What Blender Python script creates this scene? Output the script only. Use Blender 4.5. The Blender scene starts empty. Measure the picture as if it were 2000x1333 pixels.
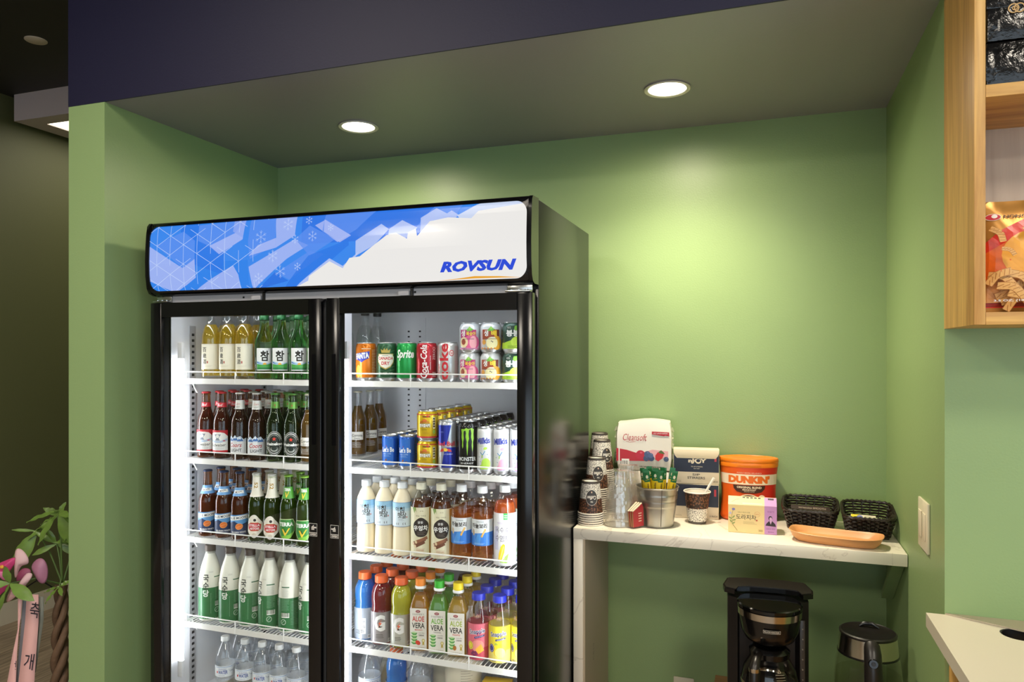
import bpy, bmesh, math, random
from mathutils import Vector, Matrix, geometry

random.seed(7)
SC = bpy.context.scene
COL = SC.collection
PI = math.pi
RAD = math.radians

# ------------------------------------------------------------------ camera, light, exposure
cam_d = bpy.data.cameras.new('camera')
cam = bpy.data.objects.new('camera', cam_d)
COL.objects.link(cam)
cam.location = (0.0, -2.75, 1.56)
cam.rotation_euler = (RAD(90), 0, RAD(19.08))
cam_d.sensor_width = 36.0
cam_d.lens = 36.0 * 1417 / 2000
cam_d.shift_y = 25.5 / 2000
cam_d.clip_start = 0.05
SC.camera = cam

W = bpy.data.worlds.new('world')
SC.world = W
W.use_nodes = True
W.node_tree.nodes['Background'].inputs[0].default_value = (0.9, 0.95, 1.0, 1)
W.node_tree.nodes['Background'].inputs[1].default_value = 0.02

SC.view_settings.view_transform = 'Standard'
SC.view_settings.look = 'None'
SC.view_settings.exposure = 0.3
SC.view_settings.gamma = 1.0
SC.view_settings.use_curve_mapping = False
SC.cycles.max_bounces = 10
SC.cycles.diffuse_bounces = 4
SC.cycles.glossy_bounces = 4
SC.cycles.transmission_bounces = 8
SC.cycles.transparent_max_bounces = 24
SC.cycles.sample_clamp_indirect = 6.0
SC.cycles.caustics_reflective = False
SC.cycles.caustics_refractive = False

LED_POWER = 17.0         # strength of the lit tubes in the fridge
DOWNLIGHT_W = 70.0       # watts of each recessed downlight in the niche
PANEL_POWER = 33.0       # strength of the ceiling panels of the shop behind the camera
WARM = (1.0, 0.87, 0.67)


def area(name, loc, rot, size, watts, color, size_y=None, spread=PI):
    l = bpy.data.lights.new(name, 'AREA')
    l.energy = watts
    l.color = color
    l.size = size
    l.spread = spread
    if size_y:
        l.shape = 'RECTANGLE'
        l.size_y = size_y
    o = bpy.data.objects.new(name, l)
    COL.objects.link(o)
    o.location = loc
    o.rotation_euler = rot
    return o


def downlight(name, loc, watts, color, radius=0.05, cone=176, blend=0.25):
    l = bpy.data.lights.new(name, 'SPOT')
    l.energy = watts
    l.color = color
    l.shadow_soft_size = radius
    l.spot_size = RAD(cone)
    l.spot_blend = blend
    o = bpy.data.objects.new(name, l)
    COL.objects.link(o)
    o.location = loc
    return o


for (lx, ly) in ((-1.41, -0.41), (-0.286, -0.42)):
    downlight('niche_downlight_beam', (lx, ly, 2.385), DOWNLIGHT_W, WARM, 0.05, 128, 1.0)
    downlight('niche_downlight_spill', (lx, ly, 2.385), DOWNLIGHT_W * 0.24, WARM, 0.05, 178, 0.6)


# ------------------------------------------------------------------ materials
def lin(c):
    return c / 12.92 if c <= 0.04045 else ((c + 0.055) / 1.055) ** 2.4


def hx(h):
    h = h.lstrip('#')
    return tuple(lin(int(h[i:i + 2], 16) / 255) for i in (0, 2, 4)) + (1.0,)


_M = {}


def new_mat(name):
    m = bpy.data.materials.new(name)
    m.use_nodes = True
    nt = m.node_tree
    return m, nt, nt.nodes['Principled BSDF']


def mat(name, color, rough=0.5, metal=0.0, spec=0.5, coat=0.0, bump=0.0, bscale=60, vary=0.0, vscale=8, sheen=0.0):
    """Plain principled material with optional fine noise relief and colour variation."""
    if name in _M:
        return _M[name]
    m, nt, p = new_mat(name)
    c = hx(color) if isinstance(color, str) else tuple(color) + (1.0,)
    p.inputs['Base Color'].default_value = c
    p.inputs['Roughness'].default_value = rough
    p.inputs['Metallic'].default_value = metal
    p.inputs['Specular IOR Level'].default_value = spec
    p.inputs['Coat Weight'].default_value = coat
    p.inputs['Coat Roughness'].default_value = 0.05
    if vary or bump:
        tc = nt.nodes.new('ShaderNodeTexCoord')
        if vary:
            n = nt.nodes.new('ShaderNodeTexNoise')
            n.inputs['Scale'].default_value = vscale
            n.inputs['Detail'].default_value = 5
            r = nt.nodes.new('ShaderNodeMapRange')
            r.inputs[3].default_value = 1 - vary
            r.inputs[4].default_value = 1 + vary
            mx = nt.nodes.new('ShaderNodeVectorMath')
            mx.operation = 'SCALE'
            mx.inputs[0].default_value = c[:3]
            nt.links.new(tc.outputs['Object'], n.inputs['Vector'])
            nt.links.new(n.outputs['Fac'], r.inputs[0])
            nt.links.new(r.outputs[0], mx.inputs['Scale'])
            nt.links.new(mx.outputs[0], p.inputs['Base Color'])
        if bump:
            n2 = nt.nodes.new('ShaderNodeTexNoise')
            n2.inputs['Scale'].default_value = bscale
            n2.inputs['Detail'].default_value = 4
            b = nt.nodes.new('ShaderNodeBump')
            b.inputs['Strength'].default_value = bump
            b.inputs['Distance'].default_value = 0.01
            nt.links.new(tc.outputs['Object'], n2.inputs['Vector'])
            nt.links.new(n2.outputs['Fac'], b.inputs['Height'])
            nt.links.new(b.outputs[0], p.inputs['Normal'])
    _M[name] = m
    return m


def ink(color, rough=0.42):
    return mat('print_' + color.lstrip('#') + ('' if rough == 0.42 else '_%d' % (rough * 100)), color, rough)


def glow(name, color, strength):
    if name in _M:
        return _M[name]
    m, nt, p = new_mat(name)
    c = hx(color) if isinstance(color, str) else tuple(color) + (1.0,)
    p.inputs['Base Color'].default_value = (0.3, 0.3, 0.3, 1)
    p.inputs['Emission Color'].default_value = c
    p.inputs['Emission Strength'].default_value = strength
    _M[name] = m
    return m


def backlit(color, alpha=1.0, strength=0.78):
    """Printed film on the lit sign: emits its colour, with the acrylic's gloss; alpha < 1 is a translucent ink."""
    name = 'backlit_%s_%d' % (color.lstrip('#'), alpha * 100)
    if name in _M:
        return _M[name]
    m, nt, p = new_mat(name)
    p.inputs['Base Color'].default_value = (0.02, 0.02, 0.02, 1)
    p.inputs['Roughness'].default_value = 0.12
    p.inputs['Emission Color'].default_value = hx(color)
    p.inputs['Emission Strength'].default_value = strength
    p.inputs['Alpha'].default_value = alpha
    _M[name] = m
    return m


def thin(name, tint, ior=1.45, rough=0.02, gloss=1.0, body=None, body_f=0.0, milky=0.0):
    """Thin clear wall (pane, bottle wall): tinted see-through plus Fresnel gloss, optionally a share of plain colour."""
    if name in _M:
        return _M[name]
    m, nt, p = new_mat(name)
    nt.nodes.remove(p)
    out = nt.nodes['Material Output']
    fr = nt.nodes.new('ShaderNodeFresnel')
    # a thin wall has the same gloss from both sides: undo the inversion on back faces
    ge = nt.nodes.new('ShaderNodeNewGeometry')
    mi_ = nt.nodes.new('ShaderNodeMix')
    mi_.inputs['A'].default_value = ior
    mi_.inputs['B'].default_value = 1.0 / ior
    nt.links.new(ge.outputs['Backfacing'], mi_.inputs['Factor'])
    nt.links.new(mi_.outputs['Result'], fr.inputs['IOR'])
    tr = nt.nodes.new('ShaderNodeBsdfTransparent')
    tr.inputs['Color'].default_value = tuple(tint) + (1,)
    gl = nt.nodes.new('ShaderNodeBsdfGlossy')
    gl.inputs['Roughness'].default_value = rough
    gl.inputs['Color'].default_value = (gloss, gloss, gloss, 1)
    mx = nt.nodes.new('ShaderNodeMixShader')
    base = tr.outputs[0]
    if body is not None:
        df = nt.nodes.new('ShaderNodeBsdfDiffuse')
        df.inputs['Color'].default_value = hx(body) if isinstance(body, str) else tuple(body) + (1,)
        bo = df.outputs[0]
        if milky:
            tl = nt.nodes.new('ShaderNodeBsdfTranslucent')
            tl.inputs['Color'].default_value = df.inputs['Color'].default_value
            m3 = nt.nodes.new('ShaderNodeMixShader')
            m3.inputs[0].default_value = milky
            nt.links.new(bo, m3.inputs[1])
            nt.links.new(tl.outputs[0], m3.inputs[2])
            bo = m3.outputs[0]
        m2 = nt.nodes.new('ShaderNodeMixShader')
        m2.inputs[0].default_value = body_f
        nt.links.new(tr.outputs[0], m2.inputs[1])
        nt.links.new(bo, m2.inputs[2])
        base = m2.outputs[0]
    nt.links.new(fr.outputs[0], mx.inputs[0])
    nt.links.new(base, mx.inputs[1])
    nt.links.new(gl.outputs[0], mx.inputs[2])
    nt.links.new(mx.outputs[0], out.inputs['Surface'])
    _M[name] = m
    return m


def glass(name, color, ior=1.4, rough=0.0):
    """Solid refracting glass or liquid-filled bottle."""
    if name in _M:
        return _M[name]
    m, nt, p = new_mat(name)
    p.inputs['Base Color'].default_value = tuple(color) + (1,)
    p.inputs['Roughness'].default_value = rough
    p.inputs['IOR'].default_value = ior
    p.inputs['Transmission Weight'].default_value = 1.0
    _M[name] = m
    return m


def wood(name, dark, light, axis='Z', scale=1.0, rough=0.45):
    if name in _M:
        return _M[name]
    m, nt, p = new_mat(name)
    tc = nt.nodes.new('ShaderNodeTexCoord')
    mp = nt.nodes.new('ShaderNodeMapping')
    s = [26 * scale, 26 * scale, 26 * scale]
    s['XYZ'.index(axis)] = 1.6 * scale
    mp.inputs['Scale'].default_value = s
    n = nt.nodes.new('ShaderNodeTexNoise')
    n.inputs['Scale'].default_value = 1.0
    n.inputs['Detail'].default_value = 8
    n.inputs['Roughness'].default_value = 0.62
    n.inputs['Distortion'].default_value = 0.6
    n2 = nt.nodes.new('ShaderNodeTexNoise')
    n2.inputs['Scale'].default_value = 4.0
    n2.inputs['Detail'].default_value = 10
    ad = nt.nodes.new('ShaderNodeMath')
    ad.operation = 'MULTIPLY_ADD'
    ad.inputs[1].default_value = 0.35
    cr = nt.nodes.new('ShaderNodeValToRGB')
    cr.color_ramp.elements[0].position = 0.38
    cr.color_ramp.elements[0].color = hx(dark)
    cr.color_ramp.elements[1].position = 0.9
    cr.color_ramp.elements[1].color = hx(light)
    L = nt.links.new
    L(tc.outputs['Object'], mp.inputs['Vector'])
    L(mp.outputs[0], n.inputs['Vector'])
    L(mp.outputs[0], n2.inputs['Vector'])
    L(n2.outputs['Fac'], ad.inputs[0])
    L(n.outputs['Fac'], ad.inputs[2])
    L(ad.outputs[0], cr.inputs[0])
    L(cr.outputs[0], p.inputs['Base Color'])
    bp = nt.nodes.new('ShaderNodeBump')
    bp.inputs['Strength'].default_value = 0.12
    bp.inputs['Distance'].default_value = 0.004
    L(ad.outputs[0], bp.inputs['Height'])
    L(bp.outputs[0], p.inputs['Normal'])
    p.inputs['Roughness'].default_value = rough
    _M[name] = m
    return m


def marble(name):
    if name in _M:
        return _M[name]
    m, nt, p = new_mat(name)
    L = nt.links.new
    tc = nt.nodes.new('ShaderNodeTexCoord')
    n = nt.nodes.new('ShaderNodeTexNoise')
    n.inputs['Scale'].default_value = 3.2
    n.inputs['Detail'].default_value = 6
    n.inputs['Distortion'].default_value = 1.1
    a = nt.nodes.new('ShaderNodeMath')
    a.operation = 'SUBTRACT'
    a.inputs[1].default_value = 0.5
    b = nt.nodes.new('ShaderNodeMath')
    b.operation = 'ABSOLUTE'
    cr = nt.nodes.new('ShaderNodeValToRGB')
    e = cr.color_ramp.elements
    e[0].position = 0.0
    e[0].color = hx('#d6ccba')
    e[1].position = 0.007
    e[1].color = hx('#ece4d2')
    L(tc.outputs['Object'], n.inputs['Vector'])
    L(n.outputs['Fac'], a.inputs[0])
    L(a.outputs[0], b.inputs[0])
    L(b.outputs[0], cr.inputs[0])
    L(cr.outputs[0], p.inputs['Base Color'])
    p.inputs['Roughness'].default_value = 0.25
    _M[name] = m
    return m


def paint(name, color, rough=0.42):
    return mat(name, color, rough, bump=0.05, bscale=180, vary=0.03, vscale=2.5)


# ------------------------------------------------------------------ mesh building
class MB:
    """Collects shapes and links them as one mesh object."""

    def __init__(self):
        self.v, self.f, self.m, self.s, self.mats = [], [], [], [], []

    def mi(self, m):
        if m not in self.mats:
            self.mats.append(m)
        return self.mats.index(m)

    def add(self, vs, fs, m, smooth=False):
        o = len(self.v)
        k = self.mi(m)
        self.v.extend(tuple(p) for p in vs)
        for f in fs:
            self.f.append([o + i for i in f])
            self.m.append(k)
            self.s.append(smooth)

    def box(self, x0, x1, y0, y1, z0, z1, m, bev=0.0):
        if bev <= 0:
            vs = [(x0, y0, z0), (x1, y0, z0), (x1, y1, z0), (x0, y1, z0), (x0, y0, z1), (x1, y0, z1), (x1, y1, z1), (x0, y1, z1)]
            self.add(vs, [(3, 2, 1, 0), (4, 5, 6, 7), (0, 1, 5, 4), (1, 2, 6, 5), (2, 3, 7, 6), (3, 0, 4, 7)], m)
            return
        bm = bmesh.new()
        bmesh.ops.create_cube(bm, size=1.0)
        for q in bm.verts:
            q.co = Vector(((x0 + x1) / 2 + q.co.x * (x1 - x0), (y0 + y1) / 2 + q.co.y * (y1 - y0), (z0 + z1) / 2 + q.co.z * (z1 - z0)))
        bmesh.ops.bevel(bm, geom=bm.edges[:], offset=bev, segments=2, affect='EDGES', profile=0.5)
        self.bm(bm, m, True)

    def bm(self, bm, m, smooth=False, mtx=None):
        bm.verts.index_update()
        vs = [(mtx @ q.co if mtx else q.co.copy()) for q in bm.verts]
        self.add(vs, [[q.index for q in f.verts] for f in bm.faces], m, smooth)
        bm.free()

    def lathe(self, prof, m, seg=24, cx=0.0, cy=0.0, sx=1.0, sy=1.0, smooth=True, sq=0.0, twist=None, mats=None):
        """prof: [(r, z), ...] bottom to top; sq > 0 squares the section; twist(z, a) scales r; mats: one per ring band."""
        rings = []
        o = len(self.v)
        for (r, z) in prof:
            if r <= 1e-6:
                rings.append([len(self.v)])
                self.v.append((cx, cy, z))
                continue
            ring = []
            for i in range(seg):
                a = 2 * PI * i / seg
                ca, sa = math.cos(a), math.sin(a)
                k = 1.0
                if sq:
                    k = 1.0 / (abs(ca) ** sq + abs(sa) ** sq) ** (1.0 / sq)
                if twist:
                    k *= twist(z, a)
                ring.append(len(self.v))
                self.v.append((cx + r * k * ca * sx, cy + r * k * sa * sy, z))
            rings.append(ring)
        for j in range(len(rings) - 1):
            A, B = rings[j], rings[j + 1]
            k = self.mi(mats[j] if mats else m)
            for i in range(seg):
                i2 = (i + 1) % seg
                if len(A) == 1 and len(B) == 1:
                    continue
                if len(A) == 1:
                    f = [A[0], B[i2], B[i]]
                elif len(B) == 1:
                    f = [A[i], A[i2], B[0]]
                else:
                    f = [A[i], A[i2], B[i2], B[i]]
                self.f.append(f)
                self.m.append(k)
                self.s.append(smooth)

    def tube(self, pts, r, m, seg=8, closed=False, cap=True):
        """Round bar along points; r is a number or a list of radii."""
        pts = [Vector(p) for p in pts]
        n = len(pts)
        rr = r if isinstance(r, (list, tuple)) else [r] * n
        base = len(self.v)
        up = None
        for i, p in enumerate(pts):
            a = pts[(i - 1) % n] if (i > 0 or closed) else p
            b = pts[(i + 1) % n] if (i < n - 1 or closed) else p
            t = (b - a)
            t = t.normalized() if t.length > 1e-9 else Vector((0, 0, 1))
            if up is None:
                up = Vector((0, 0, 1)) if abs(t.z) < 0.9 else Vector((1, 0, 0))
            s = t.cross(up)
            s = s.normalized() if s.length > 1e-6 else Vector((1, 0, 0))
            up = s.cross(t).normalized()
            for k in range(seg):
                an = 2 * PI * k / seg
                self.v.append(tuple(p + (s * math.cos(an) + up * math.sin(an)) * rr[i]))
        mk = self.mi(m)
        for i in range(n if closed else n - 1):
            j = (i + 1) % n
            for k in range(seg):
                k2 = (k + 1) % seg
                self.f.append([base + i * seg + k, base + i * seg + k2, base + j * seg + k2, base + j * seg + k])
                self.m.append(mk)
                self.s.append(seg > 5)
        if cap and not closed:
            for i, rev in ((0, False), (n - 1, True)):
                f = [base + i * seg + k for k in range(seg)]
                self.f.append(f if rev else f[::-1])
                self.m.append(mk)
                self.s.append(False)

    def extrude(self, outline, axis, a, b, m, smooth=False):
        """Prism of a 2-D outline (CCW) along an axis from a to b. X: outline is (y,z); Y: (x,z); Z: (x,y)."""
        def P(q, t):
            if axis == 'X':
                return (t, q[0], q[1])
            if axis == 'Y':
                return (q[0], t, q[1])
            return (q[0], q[1], t)
        n = len(outline)
        vs = [P(q, a) for q in outline] + [P(q, b) for q in outline]
        fs = [[i, (i + 1) % n, n + (i + 1) % n, n + i] for i in range(n)]
        tri = geometry.tessellate_polygon([[Vector((q[0], q[1], 0)) for q in outline]])
        caps = [list(t)[::-1] for t in tri] + [[n + i for i in t] for t in tri]
        self.add(vs, fs, m, smooth)
        self.add(vs, caps, m, False)

    def xform(self, mtx, start=0):
        for i in range(start, len(self.v)):
            self.v[i] = tuple(mtx @ Vector(self.v[i]))

    def build(self, name, parent=None, loc=(0, 0, 0), angle=0.7, fix=True):
        me = bpy.data.meshes.new(name)
        me.from_pydata(self.v, [], self.f)
        for m in self.mats:
            me.materials.append(m)
        me.polygons.foreach_set('material_index', self.m)
        me.polygons.foreach_set('use_smooth', self.s)
        if fix:
            bm = bmesh.new()
            bm.from_mesh(me)
            bmesh.ops.recalc_face_normals(bm, faces=bm.faces[:])
            bm.to_mesh(me)
            bm.free()
        if any(self.s):
            me.set_sharp_from_angle(angle=angle)
        me.update()
        o = bpy.data.objects.new(name, me)
        COL.objects.link(o)
        o.location = loc
        if parent:
            o.parent = parent
        return o


def tag(o, label, cat, group=None, kind=None):
    if label:
        o['label'] = label
    if cat:
        o['category'] = cat
    if group:
        o['group'] = group
    if kind:
        o['kind'] = kind
    return o


def thing(name, label, cat, loc=(0, 0, 0), rotz=0.0, group=None):
    o = bpy.data.objects.new(name, None)
    o.empty_display_size = 0.02
    COL.objects.link(o)
    o.location = loc
    o.rotation_euler = (0, 0, rotz)
    return tag(o, label, cat, group)


def struct(name, mb, loc=(0, 0, 0)):
    o = mb.build(name, loc=loc)
    o['kind'] = 'structure'
    return o


KIDS = {}


def copy_tree(o, parent=None):
    c = o.copy()
    COL.objects.link(c)
    if parent:
        c.parent = parent
    if o.name not in KIDS:
        KIDS[o.name] = list(o.children)
    for ch in KIDS[o.name]:
        copy_tree(ch, c)
    return c


def boxstruct(name, x0, x1, y0, y1, z0, z1, m):
    b = MB()
    b.box(x0, x1, y0, y1, z0, z1, m)
    return struct(name, b)


# ------------------------------------------------------------------ flat print: polygons and lettering laid on a surface
_T = {}


def glyphs(s, bold=0.0, shear=0.0):
    k = (s, bold, shear)
    if k not in _T:
        c = bpy.data.curves.new('lettering', 'FONT')
        c.body = s
        c.resolution_u = 2
        c.offset = bold
        c.shear = shear
        o = bpy.data.objects.new('lettering', c)
        m = bpy.data.meshes.new_from_object(o)
        vs = [(v.co.x, v.co.y) for v in m.vertices]
        fs = []
        m.calc_loop_triangles()
        for t in m.loop_triangles:
            fs.append(tuple(t.vertices))
        bpy.data.meshes.remove(m)
        bpy.data.objects.remove(o)
        bpy.data.curves.remove(c)
        x0 = min(v[0] for v in vs)
        x1 = max(v[0] for v in vs)
        y0 = min(v[1] for v in vs)
        y1 = max(v[1] for v in vs)
        _T[k] = ([(v[0] - (x0 + x1) / 2, v[1] - (y0 + y1) / 2) for v in vs], fs, x1 - x0, y1 - y0)
    return _T[k]


def clip_slab(poly, ax, lo, hi):
    def half(P, val, keep_ge):
        out = []
        for i in range(len(P)):
            a, b = P[i], P[(i + 1) % len(P)]
            ia = (a[ax] >= val) if keep_ge else (a[ax] <= val)
            ib = (b[ax] >= val) if keep_ge else (b[ax] <= val)
            if ia:
                out.append(a)
            if ia != ib:
                t = (val - a[ax]) / (b[ax] - a[ax])
                out.append((a[0] + (b[0] - a[0]) * t, a[1] + (b[1] - a[1]) * t))
        return out
    P = half(poly, lo, True)
    if len(P) >= 3:
        P = half(P, hi, False)
    return P if len(P) >= 3 else None


class Dec:
    """Print laid on a surface: mp(s, h, d) gives the point at arc s, height h, d proud of the surface."""

    def __init__(self, mp, step=None, hstep=None, lift=0.0003, dl=None, clip=None):
        self.mp, self.step, self.hstep, self.lift, self.clip = mp, step, hstep, lift, clip
        self.dl = dl if dl is not None else (0.0001 if hstep else 0.00003)
        self.b = MB()
        self.n = 0
        self.cache = {}

    def _emit(self, poly, m, d):
        polys = [poly]
        if self.clip:
            (s0, s1, h0, h1) = self.clip
            q = clip_slab(poly, 0, s0, s1)
            q = clip_slab(q, 1, h0, h1) if q else None
            polys = [q] if q else []
        for ax, st in ((0, self.step), (1, self.hstep)):
            if not st:
                continue
            out = []
            for P in polys:
                lo = min(p[ax] for p in P)
                hi = max(p[ax] for p in P)
                k0, k1 = math.floor(lo / st + 1e-6), math.floor(hi / st - 1e-6)
                if k0 >= k1:
                    out.append(P)
                    continue
                for k in range(k0, k1 + 1):
                    q = clip_slab(P, ax, k * st, (k + 1) * st)
                    if q:
                        out.append(q)
            polys = out
        for P in polys:
            self.b.add([self.pt(p[0], p[1], d) for p in P], [list(range(len(P)))], m)

    def pt(self, s, h, d):
        """Point on the surface, faceted on the print's own grid so that all layers stay parallel."""
        if not self.step and not self.hstep:
            return self.mp(s, h, d)
        ss = [(s, 1.0)] if not self.step else None
        if ss is None:
            i = math.floor(s / self.step)
            f = s / self.step - i
            ss = [(i * self.step, 1 - f), ((i + 1) * self.step, f)]
        hs = [(h, 1.0)] if not self.hstep else None
        if hs is None:
            j = math.floor(h / self.hstep)
            g = h / self.hstep - j
            hs = [(j * self.hstep, 1 - g), ((j + 1) * self.hstep, g)]
        x = y = z = 0.0
        for (a, wa) in ss:
            for (b_, wb) in hs:
                w = wa * wb
                if w > 1e-9:
                    k = (round(a, 6), round(b_, 6), round(d, 7))
                    q = self.cache.get(k) if self.step or self.hstep else None
                    if q is None:
                        q = self.cache[k] = self.mp(a, b_, d)
                    x += q[0] * w
                    y += q[1] * w
                    z += q[2] * w
        return (x, y, z)

    def poly(self, pts, m, convex=False):
        d = self.lift + self.n * self.dl
        self.n += 1
        if convex or len(pts) == 3:
            self._emit(list(pts), m, d)
        else:
            for t in geometry.tessellate_polygon([[Vector((p[0], p[1], 0)) for p in pts]]):
                self._emit([pts[i] for i in t], m, d)

    def rect(self, s0, s1, h0, h1, m):
        self.poly([(s0, h0), (s1, h0), (s1, h1), (s0, h1)], m, True)

    def ell(self, s, h, a, b, m, n=20, rot=0.0, arc=None):
        pts = []
        t0, t1 = arc or (0, 2 * PI)
        for i in range(n + (1 if arc else 0)):
            t = t0 + (t1 - t0) * i / n
            x, y = a * math.cos(t), b * math.sin(t)
            pts.append((s + x * math.cos(rot) - y * math.sin(rot), h + x * math.sin(rot) + y * math.cos(rot)))
        self.poly(pts, m, True)

    def line(self, pts, w, m):
        d = self.lift + self.n * self.dl
        self.n += 1
        for (a, b) in zip(pts, pts[1:]):
            dx, dy = b[0] - a[0], b[1] - a[1]
            L = math.hypot(dx, dy) or 1e-9
            nx, ny = -dy / L * w / 2, dx / L * w / 2
            self._emit([(a[0] + nx, a[1] + ny), (a[0] - nx, a[1] - ny), (b[0] - nx, b[1] - ny), (b[0] + nx, b[1] + ny)], m, d)

    def text(self, s, cx, cy, hgt, m, wid=None, rot=0.0, bold=0.0, shear=0.0):
        vs, fs, w, h = glyphs(s, bold, shear)
        ky = hgt / h
        kx = wid / w if wid else ky
        d = self.lift + self.n * self.dl
        self.n += 1
        c, sn = math.cos(RAD(rot)), math.sin(RAD(rot))
        q = [(cx + v[0] * kx * c - v[1] * ky * sn, cy + v[0] * kx * sn + v[1] * ky * c) for v in vs]
        for f in fs:
            self._emit([q[i] for i in f], m, d)

    def lines(self, s0, s1, h0, h1, n, m, w=0.0007):
        """n short rules standing for print too small to read."""
        for i in range(n):
            h = h1 - (h1 - h0) * (i + 0.5) / n
            e = s1 - (s1 - s0) * random.uniform(0, 0.3)
            self.rect(s0, e, h - w / 2, h + w / 2, m)

    def bars(self, s0, s1, h0, h1, m, n=9):
        s = s0
        st = (s1 - s0) / n
        d = self.n
        for i in range(n):
            self.n = d
            self.rect(s, s + st * random.uniform(0.3, 0.75), h0, h1, m)
            s += st

    def build(self, name, parent):
        return self.b.build(name, parent, fix=False)


def on_cyl(R):
    """R: number or function of height."""
    rf = R if callable(R) else (lambda h: R)

    def mp(s, h, d):
        r = rf(h)
        a = s / R0
        return ((r + d) * math.sin(a), -(r + d) * math.cos(a), h)
    R0 = rf(0.06) if callable(R) else R
    return mp


def on_plane(origin, ex, ez):
    o, ex, ez = Vector(origin), Vector(ex).normalized(), Vector(ez).normalized()
    n = ex.cross(ez)

    def mp(s, h, d):
        return tuple(o + ex * s + ez * h + n * d)
    return mp


def prof_r(prof):
    """Radius at a height, read off a lathe profile."""
    P = [(z, r) for r, z in prof]

    def f(h):
        for (z0, r0), (z1, r1) in zip(P, P[1:]):
            if z0 <= h <= z1 and z1 > z0:
                return r0 + (r1 - r0) * (h - z0) / (z1 - z0)
        return P[-1][1]
    return f
# ------------------------------------------------------------------ the setting
GREEN = paint('sage_green_paint', '#8ba46e')
NAVY = paint('navy_paint', '#121030', 0.6)
CHAR = paint('charcoal_ceiling_paint', '#938f9c', 0.35)
DARKC = paint('dark_ceiling_paint', '#2b2826', 0.6)
WHITE = mat('white_trim_paint', '#cfc6b4', 0.4)

boxstruct('wall_left', -2.23, -2.07, -0.912, 2.5, 0, 3.06, GREEN)
boxstruct('wall_back', -2.07, 0.397, 0.0, 0.12, 0, 2.40, GREEN)
boxstruct('wall_right', 0.397, 2.6, -0.838, 0.12, 0, 2.40, GREEN)
boxstruct('ceiling_niche', -2.07, 2.6, -0.909, 0.12, 2.40, 2.43, CHAR)
boxstruct('wall_bulkhead', -2.23, 2.6, -0.914, -0.909, 2.40, 3.06, NAVY)
boxstruct('trim_bulkhead', -2.07, 2.6, -0.909, 0.12, 2.43, 3.06, NAVY)
OLIVE = paint('olive_wall_paint', '#5a5c3c', 0.5)
boxstruct('wall_far_left', -4.30, -4.14, -7.0, 2.6, 0, 3.06, OLIVE)
boxstruct('wall_far_back', -4.14, -2.23, 2.5, 2.6, 0, 3.06, OLIVE)
boxstruct('wall_behind', -4.14, 2.6, -7.1, -7.0, 0, 3.06, mat('cream_wall_paint', '#b9ab94', 0.6))
boxstruct('wall_far_right', 2.6, 2.7, -7.0, 0.12, 0, 3.06, mat('cream_wall_paint', '#b9ab94', 0.6))
boxstruct('ceiling', -4.14, 2.6, -7.0, 2.5, 3.06, 3.16, DARKC)
boxstruct('baseboard_left', -4.14, -4.122, -7.0, 2.5, 0, 0.12, WHITE)

# floor of grey-brown planks
fm, nt, p = new_mat('plank_floor')
tc = nt.nodes.new('ShaderNodeTexCoord')
mp_ = nt.nodes.new('ShaderNodeMapping')
mp_.inputs['Scale'].default_value = (40, 3, 1)
mp_.inputs['Rotation'].default_value = (0, 0, RAD(8))
nz = nt.nodes.new('ShaderNodeTexNoise')
nz.inputs['Scale'].default_value = 1.5
nz.inputs['Detail'].default_value = 8
cr = nt.nodes.new('ShaderNodeValToRGB')
cr.color_ramp.elements[0].position = 0.3
cr.color_ramp.elements[0].color = hx('#6f6153')
cr.color_ramp.elements[1].position = 0.75
cr.color_ramp.elements[1].color = hx('#b8a28b')
nt.links.new(tc.outputs['Object'], mp_.inputs['Vector'])
nt.links.new(mp_.outputs[0], nz.inputs['Vector'])
nt.links.new(nz.outputs['Fac'], cr.inputs[0])
nt.links.new(cr.outputs[0], p.inputs['Base Color'])
p.inputs['Roughness'].default_value = 0.5
floor = boxstruct('floor', -4.14, 2.6, -7.0, 2.5, -0.1, 0.0, fm)
gap = mat('plank_joint', '#3b332c', 0.7)
fb = MB()
for i in range(9):
    x = -4.10 + i * 0.18
    fb.box(x, x + 0.176, -2.4, 2.45, 0.0, 0.0015, fm)
    o = fb.build('plank', floor)
    fb = MB()

# shop lighting behind the camera: two rows of ceiling panels
PM = glow('shop_panel_diffuser', (1.0, 0.90, 0.76), PANEL_POWER)
k = 0
for (x, y) in ((-2.9, -4.6), (-0.6, -4.6), (1.5, -4.6), (-1.6, -2.4), (0.9, -2.9)):
    t = thing('ceiling_panel_light', 'flat square ceiling panel light of the shop, %s' % ('first by the far wall', 'second from the far wall', 'third from the far wall', 'over the fridge doors', 'over the walkway', 'over the plant')[k], 'light', (x, y, 3.0))
    b = MB()
    b.box(-0.3, 0.3, -0.3, 0.3, 0.03, 0.06, WHITE)
    b.build('housing', t)
    b = MB()
    b.box(-0.27, 0.27, -0.27, 0.27, 0.02, 0.0299, PM)
    b.build('diffuser', t)
    k += 1

# cool daylight from the shop window in the wall on the far side of the room
b = MB()
b.box(2.585, 2.5995, -5.2, -2.2, 0.7, 2.5, glow('daylight_pane', (0.58, 0.80, 1.0), 2.8))
struct('window_1', b)
b = MB()
for (y0, y1, z0, z1) in ((-5.26, -2.14, 0.64, 0.70), (-5.26, -2.14, 2.5, 2.56), (-5.26, -5.2, 0.7, 2.5), (-2.2, -2.14, 0.7, 2.5), (-3.73, -3.67, 0.7, 2.5)):
    b.box(2.56, 2.5845, y0, y1, z0, z1, mat('window_frame_dark', '#2a2a2c', 0.4))
struct('trim_window', b)
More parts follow.
